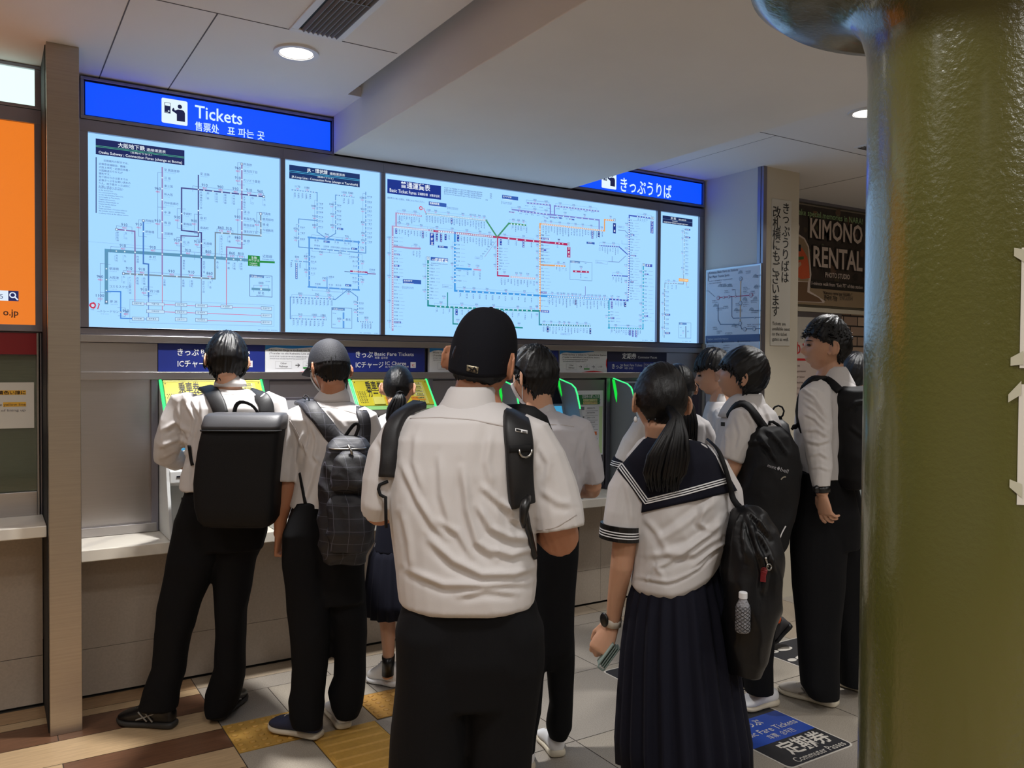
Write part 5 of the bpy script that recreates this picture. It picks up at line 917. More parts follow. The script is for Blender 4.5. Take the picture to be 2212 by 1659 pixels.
# ================================================================== ceiling fittings
def ring(mb, c, r0, r1, z0, z1, m, n=40): mb.lathe([(r0, z1), (r0, z0), (r1, z0), (r1, z1)], c, m, n)
M_trimw = mat('lamp_trim_white', (222, 222, 224), .4)
M_lampg = glow('lamp_glass', (255, 250, 240), 6.0)
def downlight(label, x, y, z):
    t = thing('ceiling_downlight', label, 'ceiling light', (x, y, z), 'recessed ceiling downlights')
    mb = MB(); ring(mb, (x, y, 0), .074, .096, z - .010, z, M_trimw); ring(mb, (x, y, 0), .070, .076, z - .006, z + .004, M_trimw); mb.build('trim_ring', None, t, smooth=False)
    mb = MB(); mb.lathe([(.001, z - .004), (.073, z - .004), (.073, z - .001), (.001, z - .001)], (x, y, 0), M_lampg, 32); mb.build('lamp_glass', None, t)
downlight('round white downlight glowing beside the ceiling vent', 1.136, 3.575, ZC); downlight('round downlight half hidden behind the green column', 3.94, 2.75, ZC)
t = thing('ceiling_vent', 'rectangular ceiling vent with dark slats in a white frame', 'vent', (1.143, 2.95, ZC))
x0, x1, y0, y1 = 1.032, 1.254, 2.55, 3.345; z = ZC - .008; mb = MB(); e = .03
mb.box((x0, y0, z), (x1, y0 + e, ZC), M_trimw); mb.box((x0, y1 - e, z), (x1, y1, ZC), M_trimw); mb.box((x0, y0 + e, z), (x0 + e, y1 - e, ZC), M_trimw); mb.box((x1 - e, y0 + e, z), (x1, y1 - e, ZC), M_trimw); mb.build('frame', None, t, bevel=.002)
mb = MB(); mb.box((x0 + e, y0 + e, ZC - .0005), (x1 - e, y1 - e, ZC - .0001), M_dark); mb.build('backing', None, t)
M_slat = mat('vent_slat', (112, 108, 100), .5); mb = MB()
for i in range(8): xx = x0 + e + .012 + i * .0197; mb.prism([(xx, y0 + e, ZC - .002), (xx + .003, y0 + e, ZC - .002), (xx + .011, y0 + e, ZC - .014), (xx + .008, y0 + e, ZC - .014)], (0, y1 - y0 - 2 * e, 0), M_slat)
mb.box((x0 + e, 2.95, ZC - .012), (x1 - e, 2.958, ZC - .002), M_slat); recalc(mb.build('slats', None, t))
t = thing('ceiling_vent', 'small ceiling vent beside the green column, beyond the soffit', 'vent', (4.58, 3.2, ZC)); mb = MB(); mb.box((4.50, 3.14, ZC - .006), (4.9, 3.23, ZC), M_trimw); mb.build('frame', None, t, bevel=.002); mb = MB()
for i in range(4): mb.box((4.52, 3.150 + i * .019, ZC - .008), (4.88, 3.160 + i * .019, ZC - .002), M_dark)
mb.build('slats', None, t)
# hanging fringe of torn tape under the ceiling slot
# ================================================================== papers taped to the column
def col_paper(label, a0, a1, z0, z1, parent_tape):
    t = thing('taped_paper', label, 'paper', (COLX, COLY - .22, z0), 'papers taped to the green column'); r = .2185; mb = MB(); N = 8
    A = [a0 + (a1 - a0) * i / N for i in range(N + 1)]; P_ = lambda a, z, rr: (COLX + rr * math.cos(a), COLY + rr * math.sin(a), z)
    for i in range(N): mb.add([P_(A[i], z0, r), P_(A[i + 1], z0, r), P_(A[i + 1], z1, r), P_(A[i], z1, r), P_(A[i], z0, r + .0008), P_(A[i + 1], z0, r + .0008), P_(A[i + 1], z1, r + .0008), P_(A[i], z1, r + .0008)], [(4, 5, 6, 7), (3, 2, 1, 0), (0, 1, 5, 4), (2, 3, 7, 6)], None)
    mb.build('sheet', mat('paper_white', (214, 210, 200), .6), t, smooth=False)
    M_tape = mat('clear_tape', (190, 188, 168), .25)
    for az, zz, tilt in parent_tape:
        mb = MB(); rr = r + .0016; da = .045; mb.add([P_(az - da, zz - .006 + tilt, rr), P_(az + da, zz - .012 - tilt, rr), P_(az + da, zz + .012 - tilt, rr), P_(az - da, zz + .008 + tilt, rr)], [(0, 1, 2, 3)]); mb.build('tape', M_tape, t)
def col_ang(px, py):
    r = ray(px, py); d = Vector((r.x, r.y)); o = Vector((-COLX, -COLY)); R_ = .2185
    A_ = d.dot(d); B_ = 2 * d.dot(o); C_ = o.dot(o) - R_ * R_; s = (-B_ - math.sqrt(B_ * B_ - 4 * A_ * C_)) / (2 * A_); p = d * s + o
    return math.atan2(p.y, p.x), CAMZ + r.z * s
a, zA = col_ang(2207, 535); _, zB = col_ang(2202, 795); _, zC_ = col_ang(2200, 830); a2, zD = col_ang(2196, 1090)
col_paper('white paper taped high on the green column, cut by the photo edge', a, a + .9, zB, zA, [(a - .01, zA - .012, .004), (a - .02, zB + .014, -.004)]); col_paper('white paper taped on the green column below the other sheet', a2, a2 + .9, zD, zC_, [(a2 - .03, zC_ - .016, -.01), (a2 - .01, zD + .03, .006)])

# ================================================================== floor: tactile paving and printed floor signs
M_tac = mat('tactile_yellow', (184, 142, 66), .5, var=.08, vscale=60); M_tac2 = mat('tactile_ochre', (176, 132, 66), .5, var=.08, vscale=60)
def tactile(label, a, bars, m):
    t = thing('tactile_paving', label, 'tactile paving', (a[0], a[1], 0), 'yellow tactile paving tiles'); mb = MB(); mb.box((a[0], a[1], -.002), (a[2], a[3], .002), m); mb.build('tile', None, t); mb = MB(); w = a[2] - a[0]; h = a[3] - a[1]
    if bars:
        for i in range(4): yy = a[1] + h * (.125 + .25 * i); mb.loft([[(a[0] + .008 + e_, yy - .028 + e_, z), (a[2] - .008 - e_, yy - .028 + e_, z), (a[2] - .008 - e_, yy + .028 - e_, z), (a[0] + .008 + e_, yy + .028 - e_, z)] for e_, z in ((0, .001), (.008, .007))], m)
        mb.build('bars', None, t)
    else:
        for i in range(6):
            for j in range(6): mb.lathe([(.0155, .001), (.0125, .005), (.009, .0068), (.001, .0070)], (a[0] + w * (i + .5) / 6, a[1] + h * (j + .5) / 6, 0), m, 12)
        mb.build('domes', None, t, smooth=True)
tactile('yellow dotted tactile tile under the dark blue sneaker', TACT[0], False, M_tac); tactile('yellow ribbed tactile tile left of the black trousers of the person in navy cap', TACT[1], True, M_tac); tactile('ochre dotted tactile tile near the white shoe with black sock', TACT[2], False, M_tac2); tactile('yellow ribbed tactile tile at the lower edge, beside the person in navy cap', TACT[3], True, M_tac)
M_fs = mat('floor_sign_black', (44, 44, 48), .5, var=.06, vscale=40); M_fb = mat('floor_sign_blue', (40, 72, 160), .5); M_fw = mat('floor_sign_white', (206, 200, 190), .5)
def floor_sign(label, x0, y0, x1, y1):
    t = thing('floor_sign', label, 'floor sign', (x0, y0, 0), 'printed floor signs'); P = Pane((0, 0, .0008), (1, 0, 0), (0, 1, 0), .0008); mb = MB(); P.rrect(mb, x0, y0, x1, y1, .03, M_fw, 0); P.rrect(mb, x0 + .008, y0 + .008, x1 - .008, y1 - .008, .025, M_fs, .6); mb.build('sheet', None, t); return t, P
t, P = floor_sign('black and blue Commuter Passes floor sign in front of the green column', 2.695, 2.178, 3.105, 2.67); mb = MB()
P.rect(mb, 2.703, 2.375, 3.097, 2.595, M_fb, 1.2); P.text(mb, '定期券', 2.80, 2.262, .085, M_fw, .275, wt=.02); P.text(mb, 'Commuter Passes', 2.765, 2.198, .04, M_fw, .31); P.text(mb, 'きっぷ', 2.80, 2.525, .045, M_fw, .14, wt=.012); P.text(mb, 'Basic Fare Tickets', 2.73, 2.452, .042, M_fw, .35); P.text(mb, '车票  승차권', 2.84, 2.40, .03, M_fw, .16)
mb.build('lettering', None, t)
t, P = floor_sign('dark floor sign with a white edge behind the hand with the wallet', 2.712, 2.92, 3.10, 3.41)
t, P = floor_sign('dark floor sign with white footprints near the green column', 3.66, 2.80, 4.08, 3.24); mb = MB()
for x, y in ((3.80, 3.00), (3.82, 3.14)): mb = MB(); P.disc(mb, x, y, .055, M_fw, 2, 20, .026); P.disc(mb, x - .09, y, .03, M_fw, 2, 16, .02); mb.build('footprint', None, t)
# ================================================================== people: building tools
from mathutils.bvhtree import BVHTree
RH = Vector((RV.x, RV.y, 0)).normalized(); FH = Vector((FV.x, FV.y, 0)).normalized(); ZZ = Vector((0, 0, 1))
M_skin = mat('skin', (196, 150, 122), .5, sss=.15); M_skin2 = mat('skin_tan', (176, 122, 92), .5, sss=.15)
def hair_mat():
    m = mat('black_hair', (7, 7, 10), .34, spec=.38, bump=.22, bscale=26, bstretch=(30, 30, 1.0)); return m
M_hair = hair_mat()
M_shirt = mat('white_shirt_cotton', (200, 196, 195), .85, bump=.04, bscale=420, sheen=.15); M_shirt2 = mat('grey_shirt_cotton', (182, 180, 185), .85, bump=.04, bscale=420)
M_trou = mat('black_trousers', (11, 11, 14), .85, spec=.2, bump=.05, bscale=300); M_navy_c = mat('navy_serge', (15, 16, 30), .85, spec=.25, bump=.05, bscale=300)
M_bag = mat('black_nylon', (14, 14, 18), .55, bump=.06, bscale=260); M_bag2 = mat('black_canvas', (10, 10, 13), .7, spec=.3, bump=.08, bscale=300); M_bagtop = mat('nylon_lid_lit', (58, 58, 62), .5, bump=.04, bscale=200)  # lid grey paints the light falling on the black pack's top
M_mask = mat('white_mask', (216, 216, 218), .8); M_white = mat('white_trim', (226, 226, 228), .7); M_sole = mat('pale_sole', (206, 196, 176), .6); M_black = mat('black_plastic', (14, 14, 16), .35); M_chrome = mat('dull_chrome', (170, 168, 164), .3, 1.0); M_eye = mat('eye_dark', (20, 16, 14), .2); M_shade = mat('shirt_seam_shade', (176, 168, 164), .9)
def evald(o):
    dg = bpy.context.evaluated_depsgraph_get(); dg.update()
    return bpy.data.meshes.new_from_object(o.evaluated_get(dg))
def arrays(me):
    n = len(me.vertices); co = np.empty(n * 3); me.vertices.foreach_get('co', co); ne = len(me.edges); ed = np.empty(ne * 2, dtype=np.int64); me.edges.foreach_get('vertices', ed)
    return co.reshape(-1, 3), ed.reshape(-1, 2)
def normals(me):
    n = len(me.vertices); a = np.empty(n * 3); me.vertex_normals.foreach_get('vector', a); return a.reshape(-1, 3)
def smooth_np(co, ed, it, lam=.55, mu=-.57):
    n = len(co); deg = np.bincount(ed.ravel(), minlength=n).astype(float)[:, None]; deg[deg == 0] = 1
    for k in range(it * 2):
        f = lam if k % 2 == 0 else mu; s = np.zeros_like(co)
        for c in range(3): s[:, c] = np.bincount(ed[:, 0], co[ed[:, 1], c], n) + np.bincount(ed[:, 1], co[ed[:, 0], c], n)
        co = co + f * (s / deg - co)
    return co
def to_px(co):
    d = co - np.array(CAM); x = d @ np.array(RV); y = d @ np.array(UV); z = d @ np.array(FV)
    return 1106 + FPX * x / z, 829.5 - FPX * y / z, z
def vnoise(co, sc, seed=0, st=(1, 1, 1)):
    s = Vector((seed * 7.3, seed * 3.1, seed * 5.7)); return np.array([noise.noise(Vector((p[0] * st[0], p[1] * st[1], p[2] * st[2])) * sc + s) for p in co])
def crease(co, sc, seed, st):
    """soft drapery: sharp ridges between broad valleys"""
    a = vnoise(co, sc, seed, st); return 1 - np.abs(a) * 2.2
def fuse(mb, name, m, parent, vox=.007, sm=4, folds=(), rump=0.0, rsc=9, rst=(1, 1, .35), seed=1):
    o = mb.build(name, m, None); recalc(o)
    r = o.modifiers.new('r', 'REMESH'); r.mode = 'VOXEL'; r.voxel_size = vox; r.adaptivity = 0
    me = evald(o); bpy.data.objects.remove(o)
    co, ed = arrays(me); co = smooth_np(co, ed, sm); me.vertices.foreach_set('co', co.ravel()); me.update()
    if folds or rump:
        nm = normals(me); dsp = np.zeros(len(co)); X, Y, Zd = to_px(co); tow = -(nm @ np.array(FV)); vis = np.clip((tow + .15) / .5, 0, 1)
        for f in folds:
            pts = f[0]; w = f[1]; amp = f[2]; best = np.full(len(co), 1e9); sd = np.zeros(len(co)); tt = np.zeros(len(co)); L = len(pts) - 1
            for i in range(L):
                ax, ay = pts[i]; bx, by = pts[i + 1]; dx, dy = bx - ax, by - ay; l2 = dx * dx + dy * dy + 1e-9
                t = np.clip(((X - ax) * dx + (Y - ay) * dy) / l2, 0, 1); ex = X - ax - t * dx; ey = Y - ay - t * dy; d = np.hypot(ex, ey); s = np.sign(dx * ey - dy * ex)
                k = d < best; best[k] = d[k]; sd[k] = (d * s)[k]; tt[k] = ((i + t) / L)[k]
            fade = np.clip(np.minimum(tt, 1 - tt) * 5 + .25, 0, 1)
            prof = np.exp(-(sd / w) ** 2) - .75 * np.exp(-((sd - 1.5 * w) / (1.1 * w)) ** 2); dsp += amp * prof * vis * fade
        if rump: dsp += rump * (crease(co, rsc, seed, rst) - .55)
        co = co + nm * dsp[:, None]; co = smooth_np(co, ed, 1); me.vertices.foreach_set('co', co.ravel()); me.update()
    off = np.array(wloc(parent)) if parent else 0
    co = co - off; me.vertices.foreach_set('co', co.ravel())
    me.materials.clear(); me.materials.append(m); me.polygons.foreach_set('use_smooth', [True] * len(me.polygons)); me.name = name; me.update()
    ob = bpy.data.objects.new(name, me); COL.objects.link(ob)
    if parent: ob.parent = parent
    return ob
class Surf:
    """the surface of finished pieces, to lay straps, seams and patches on"""
    def __init__(s, *obs):
        vs = []; fs = []
        for o in obs:
            k = len(vs); w = wloc(o.parent) + o.location if o.parent else o.location
            vs += [v.co + w for v in o.data.vertices]; fs += [[i + k for i in p.vertices] for p in o.data.polygons]
        s.t = BVHTree.FromPolygons(vs, fs)
    def hit(s, x, y, d=None):
        r = ray(x, y); h = s.t.ray_cast(CAM, r.normalized())
        if h[0] is None: p = CAM + r * (d or 3); q = s.t.find_nearest(p); return q[0], q[1]
        n = h[1]; return h[0], (n if n.dot(r) < 0 else -n)
def dense(pts, step=10.0):
    out = [Vector(pts[0])]
    for a, b in zip(pts[:-1], pts[1:]):
        a = Vector(a); b = Vector(b); n = max(1, int((b - a).length / step))
        for i in range(1, n + 1): out.append(a.lerp(b, i / n))
    return out
def strip(mb, P, N, half, th, m):
    """a band along points P with surface normals N"""
    k = len(P); rings = []
    for i in range(k):
        t = (P[min(i + 1, k - 1)] - P[max(i - 1, 0)]).normalized(); n = (N[i] - t * N[i].dot(t)).normalized(); b = t.cross(n); w = half[i] if hasattr(half, '__len__') else half
        rings.append([P[i] + b * w * cx + n * th * cy for cx, cy in ((-1, -.3), (-1, .5), (-.8, 1), (.8, 1), (1, .5), (1, -.3))])
    mb.loft(rings, m)
def sm3(L, it=2):
    for _ in range(it): L = [L[0]] + [(L[i - 1] + L[i] * 2 + L[i + 1]) / 4 for i in range(1, len(L) - 1)] + [L[-1]]
    return L
def band_on(S, mb, pts, w_px, th, m, d, lift=.001, step=8, extra0=(), extra1=(), soft=3):
    D = dense([(p[0], p[1]) for p in pts], step); H = [S.hit(p.x, p.y, d) for p in D]
    P = [h[0] + h[1] * lift for h in H]; N = [h[1] for h in H]
    P = [Vector(e) for e in extra0] + P + [Vector(e) for e in extra1]; N = [N[0]] * len(extra0) + N + [N[-1]] * len(extra1)
    P = sm3(P, soft); N = [n.normalized() for n in sm3(N, soft + 2)]; strip(mb, P, N, w_px * d / FPX / 2, th, m)
def head_pt(u, full=True):
    """point of a unit head (metres, face towards +y) for a unit direction"""
    x, y, z = u; a, b, c = .0745, .094, .112
    jaw = max(0, -z); jaw2 = min(1, max(0, (-z - .15) / .85)); w = 1 - .34 * jaw2 ** 1.3
    px = a * x * w; pz = c * z; py = b * y
    if z < -.1 and y < 0: py *= 1 - .38 * min(1, (-z - .1) / .7)
    if y > 0: py *= 1 - .05 * abs(x) ; py += .012 * jaw2 * y
    py -= .004
    if full and y > 0:
        g = lambda cx, cz, sx, sz: math.exp(-((abs(px) - cx) / sx) ** 2 - ((pz - cz) / sz) ** 2)
        py += .023 * g(0, -.030, .011, .012) + .013 * g(0, -.010, .008, .020) - .012 * g(.031, .004, .014, .011) - .005 * g(0, .006, .01, .008) + .006 * g(.026, .025, .022, .008) + .011 * g(0, -.059, .018, .0065) + .010 * g(0, -.073, .016, .0065) - .005 * g(0, -.085, .02, .005) - .004 * g(0, -.046, .02, .005) + .012 * g(0, -.100, .018, .013) + .003 * g(.04, -.03, .02, .02)
    return Vector((px, py, pz))
class Person:
    def __init__(s, label, d, gx, gy, group=None, skin=None):
        s.d = d; s.k = d / FPX; p = at(gx, gy, d); s.t = thing('person', label, 'person', (p.x, p.y, 0), group); s.body = MB(); s.skin = skin or M_skin
    def p(s, x, y, dd=0.0): return at(x, y, s.d + dd)
    def ring(s, y, xl, xr, th, dd=0, n=28, e=2.4, yaw=0):
        c = s.p((xl + xr) / 2, y, dd); a = (xr - xl) / 2 * (s.d + dd) / FPX; R_ = RH * math.cos(yaw) + FH * math.sin(yaw); F_ = FH * math.cos(yaw) - RH * math.sin(yaw); out = []
        for j in range(n):
            t = 2 * math.pi * j / n; ct, st = math.cos(t), math.sin(t); out.append(c + R_ * (a * math.copysign(abs(ct) ** (2 / e), ct)) + F_ * (th * math.copysign(abs(st) ** (2 / e), st)))
        return out
    def rows(s, mb, R, m=None, e=2.4, n=28): mb.loft([s.ring(r[0], r[1], r[2], r[3], r[4] if len(r) > 4 else 0, n, e) for r in R], m)
    def limb(s, mb, pts, m=None, n=14):
        P = [s.p(*q[:3]) for q in pts]; mb.tube(P, [(q[3] * s.k, (q[4] if len(q) > 4 else q[3]) * s.k) for q in pts], m, n, None, FH if any(len(q) > 4 for q in pts) else None)
    def head(s, cx, cy, dd=0.0, yaw=0.0, pitch=0.0, roll=0.0, size=1.0, ears=1.0):
        """yaw: degrees the face turns from straight-away towards the left of the picture; pitch up positive"""
        y = math.radians(yaw); f = FH * math.cos(y) - RH * math.sin(y); r = RH * math.cos(y) + FH * math.sin(y); pt = math.radians(pitch)
        up = ZZ * math.cos(pt) - f * math.sin(pt); f = f * math.cos(pt) + ZZ * math.sin(pt); ro = math.radians(roll); r, up = r * math.cos(ro) + up * math.sin(ro), up * math.cos(ro) - r * math.sin(ro)
        s.hc = s.p(cx, cy, dd); s.M = Matrix((r, f, up)).transposed() * size; s.hs = size
        rings = []; U, V = 44, 34
        for i in range(V + 1):
            th = math.pi * min(max(i / V, .01), .99); rings.append([s.hp(head_pt((math.sin(th) * math.cos(2 * math.pi * j / U), math.sin(th) * math.sin(2 * math.pi * j / U), -math.cos(th)))) for j in range(U)])
        s.body.loft(rings)
        if ears:
            for q in (-1, 1):
                s.body.ellipsoid(s.hp(Vector((q * .082, -.016, -.010))), (.008 * ears, .018 * ears, .031 * ears), None, 14, 10, s.M @ Matrix.Rotation(q * .5, 3, 'Z') @ Matrix.Rotation(-.15, 3, 'X'))
                arc = [Vector((q * (.083 + .011 * ears * math.sin(max(0, t))), -.016 - .019 * ears * math.sin(t) - .003, -.010 + .031 * ears * math.cos(t))) for t in [-.9 + .32 * i for i in range(12)]]; s.body.tube([s.hp(v) for v in arc], .0042 * size, None, 8)
                s.body.ellipsoid(s.hp(Vector((q * .076, -.004, -.034))), (.006, .007, .009), None, 10, 8, s.M)
    def hp(s, v): return s.hc + s.M @ v
    def eyes(s):
        for q in (-1, 1):
            mb = MB(); mb.ellipsoid(s.hp(Vector((q * .030, .080, .002))), (.011, .009, .0055), M_eye, 12, 8, s.M); mb.build('eye', None, s.t, smooth=True); mb = MB(); mb.tube([s.hp(Vector((q * (.014 + .009 * i), .0905 - .0035 * i - .001 * i * i, .020 + .003 * math.sin(i * .9)))) for i in range(5)], [.001 * s.hs, .0022 * s.hs, .0024 * s.hs, .002 * s.hs, .0006 * s.hs], M_hair, 6); mb.build('eyebrow', None, s.t, smooth=True)
    def neck(s, x, y, r, dd=0.0, r2=None): s.body.tube([s.hp(Vector((0, -.018, -.035))), s.hp(Vector((0, -.030, -.075))), s.p(x, y, dd), s.p(x, y + 30, dd)], [.048 * s.hs, .048 * s.hs, r * s.k, (r2 or r * 1.25) * s.k], None, 16)
    def hair(s, front=.045, side=-.012, back=-.088, vol=.016, top=.0, jag=.010, freq=11, rough=.0035, seed=1, tufts=70, tl=.022, whorl=(0, -.35, .93), spiky=0.0, bang=None, m=None, name='hair'):
        mb = MB(); U, V = 110, 60; rg = random.Random(seed); rings = []; wd = Vector(whorl).normalized(); e1 = wd.orthogonal().normalized(); e2 = wd.cross(e1); edge = []
        def zt(az):
            a = abs(az) / math.pi; k = [(0, front), (.26, front if bang is None else bang), (.40, side + .02), (.52, side), (.60, side - .02), (.74, back + .012), (1, back)]
            for (a0, v0), (a1, v1) in zip(k[:-1], k[1:]):
                if a <= a1: t = (a - a0) / (a1 - a0); t = t * t * (3 - 2 * t); return v0 + (v1 - v0) * t
            return back
        for i in range(V + 1):
            th = math.pi * min(max(i / V, .008), .992); ring = []
            for j in range(U):
                ph = 2 * math.pi * j / U; u = Vector((math.sin(th) * math.cos(ph), math.sin(th) * math.sin(ph), -math.cos(th))); b = head_pt(u, False); az = math.atan2(u.x, u.y)
                fa = math.atan2(u.dot(e1), u.dot(e2)); fr = math.acos(max(-1, min(1, u.dot(wd)))); st = noise.noise(Vector((math.cos(fa) * freq, math.sin(fa) * freq, fr * 1.6 + seed * 3.7))); st2 = noise.noise(Vector((math.cos(fa) * freq * 2.7, math.sin(fa) * freq * 2.7, fr * 2.2 + seed)))
                d = b.z - zt(az) + jag * st; w = min(1, max(0, (d + .004) / .014)); w = w * w * (3 - 2 * w); t_ = vol * (.75 + .25 * max(0, u.z)) + top * max(0, u.z) ** 2 + rough * (st * 1.2 + st2 * .8)
                ring.append(s.hp(b + u * (t_ * w - .008 * (1 - w))))
                if 0 <= d < .02: edge.append((b + u * vol * .8, u, az))
            rings.append(ring)
        mb.loft(rings)
        rg.shuffle(edge)
        for b, u, az in edge[:tufts]:
            dn = (Vector((u.x * .2, u.y * .2, -1)) + Vector((rg.uniform(-.3, .3), rg.uniform(-.3, .3), 0))).normalized(); L = tl * rg.uniform(.6, 1.3); p0 = b - dn * L * .5
            mb.tube([s.hp(p0), s.hp(b + dn * L * .3 + u * .001), s.hp(b + dn * L - u * .004)], [.0045 * s.hs, .0034 * s.hs, .0003], None, 6)
        if spiky:
            for i in range(260):
                ph = rg.uniform(0, 2 * math.pi); th = math.acos(rg.uniform(.25, 1)); u = Vector((math.sin(th) * math.cos(ph), math.sin(th) * math.sin(ph), math.cos(th))); b = head_pt(u, False) + u * vol * .8; q = (u * .8 + Vector((rg.uniform(-.5, .5), rg.uniform(-.2, .6), .2))).normalized()
                mb.tube([s.hp(b), s.hp(b + q * spiky * .6), s.hp(b + q * spiky * rg.uniform(.9, 1.3) + Vector((0, .004, -.002)))], [.0036 * s.hs, .0026 * s.hs, .0003], None, 5)
        o = mb.build(name, m or M_hair, s.t, smooth=True); return o
    def finish(s, vox=.0055): s.b = fuse(s.body, 'body', s.skin, s.t, vox, 3); return s.b
def hand(mb, wrist, fwd, nrm, side, size=1.0, curl=(.5, .6, .7, .8), thumb=.5, spread=.12, tnorm=0.0):
    """wrist point, finger direction, direction the BACK of the hand faces; side = +1 if the thumb is on fwd x nrm"""
    f = Vector(fwd).normalized(); n = Vector(nrm); n = (n - f * n.dot(f)).normalized(); sd = f.cross(n) * side; Z = size; W = Vector(wrist)
    rings = []
    for t, hw, ht in ((-.02, .024, .019), (.0, .025, .018), (.03, .033, .016), (.06, .040, .0145), (.085, .041, .0125), (.095, .038, .009)):
        rings.append([W + f * (t * Z) + sd * (math.cos(a) * hw * Z) + n * (math.sin(a) * ht * Z) for a in [2 * math.pi * j / 14 for j in range(14)]])
    mb.loft(rings)
    for i, (off, L, r) in enumerate(((.030, .074, .0088), (.010, .082, .0092), (-.011, .076, .0088), (-.031, .060, .0078))):
        c = curl[i]; base = W + f * (.086 - .004 * abs(i - 1)) * Z + sd * off * Z; dirv = (f + sd * spread * (1.2 - i * .8) * (1 - min(1, c))).normalized(); P = [base - f * .02 * Z, base]; R = [r * Z, r * Z * 1.04]; ang = 0; nn = n
        for k, sg in enumerate((.44, .31, .25)):
            ang += c * (1.05, 1.15, .75)[k]; v = dirv * math.cos(ang) - nn * math.sin(ang); P += [P[-1] + v * L * sg * Z * .5, P[-1] + v * L * sg * Z]; R += [r * Z * (.98 - .06 * k), r * Z * (1.0 - .08 * k)]
        P.append(P[-1] + v * .004 * Z); R[-1] *= .9; R.append(r * Z * .45); mb.tube(P, R, None, 10)
    tb = W + f * .022 * Z + sd * .026 * Z; a = thumb; v1 = (f * .62 + sd * .72 * (1 - .5 * a) - n * (.35 + .5 * a)).normalized(); v2 = (f * .85 + sd * .30 * (1 - 1.6 * a) - n * (.3 + .5 * a)).normalized()
    mb.tube([tb - f * .01 * Z, tb + v1 * .022 * Z, tb + v1 * .044 * Z, tb + v1 * .044 * Z + v2 * .018 * Z, tb + v1 * .044 * Z + v2 * .034 * Z, tb + v1 * .044 * Z + v2 * .039 * Z], [.013 * Z, .0125 * Z, .0105 * Z, .0102 * Z, .0085 * Z, .004 * Z], None, 10)
def shoe(parent, heel, toe, m_up, m_sole, w=.050, h=.085, lift=0.0, stripes=None, collar=True, pitch=0.0, laces=True):
    """a trainer from heel point to toe point on the floor; child of the wearer"""
    heel = Vector(heel); toe = Vector(toe); f = (toe - heel); L = f.length; f.normalize(); up = ZZ; sd = f.cross(up).normalized(); up = sd.cross(f).normalized()
    if lift: heel = heel + ZZ * lift
    def sec(t, hw, z0, z1, m=16, e=2.6, sh=0.0): 
        out = []
        for j in range(m):
            a = 2 * math.pi * j / m; ca, sa = math.cos(a), math.sin(a); out.append(heel + f * (t * L) + sd * (hw * math.copysign(abs(ca) ** (2 / e), ca) + sh) + up * ((z0 + z1) / 2 + (z1 - z0) / 2 * math.copysign(abs(sa) ** (2 / e), sa)))
        return out
    root = MB(); S = [(0.0, .022, .024, h * .70), (.05, .032, .020, h * .86), (.15, .036, .018, h * .92), (.28, .038, .018, h * 1.0), (.42, .040, .018, h * .98), (.56, .045, .018, h * .80), (.70, .050, .018, h * .64), (.84, .047, .018, h * .54), (.94, .036, .020, h * .45), (1.0, .016, .024, h * .34)]
    root.loft([sec(t, hw * w / .05, z0, z1) for t, hw, z0, z1 in S]); o = root.build('shoe', m_up, parent, smooth=True, sub=1)
    sl = MB(); S2 = [(-.02, .024, .006, .030), (.03, .037, .0, .034), (.2, .039, .0, .032), (.42, .039, .002, .029), (.62, .047, .0, .028), (.78, .053, .0, .028), (.9, .048, .003, .030), (.98, .030, .008, .032), (1.02, .014, .014, .030)]
    sl.loft([sec(t, hw * w / .05, z0, z1, 18, 3.2) for t, hw, z0, z1 in S2]); sl.build('sole', m_sole, o, smooth=True, sub=1)
    if stripes:
        for side in (-1, 1):
            st = MB()
            for a in ((.30, .30, .44, .72), (.40, .30, .54, .66), (.28, .62, .58, .34)): 
                P = [heel + f * (L * (a[0] + (a[2] - a[0]) * k / 5)) + sd * side * (w * (.80 + .10 * k / 5)) + up * h * (a[1] + (a[3] - a[1]) * k / 5) for k in range(6)]; st.tube(P, .0035, None, 6)
            st.build('stripes', stripes, o, smooth=True)
    if laces:
        lc = MB()
        for k in range(4): t = .46 + .07 * k; zz = h * (.97 - .10 * k); lc.tube([heel + f * L * t + sd * (-.018), heel + f * L * (t + .01) + up * 0, heel + f * L * t + sd * .018], .0025, None, 6); lc.v = lc.v[:-18] + [tuple(Vector(p) + up * zz) for p in lc.v[-18:]]
        lc.build('laces', m_sole, o, smooth=True)
    return o
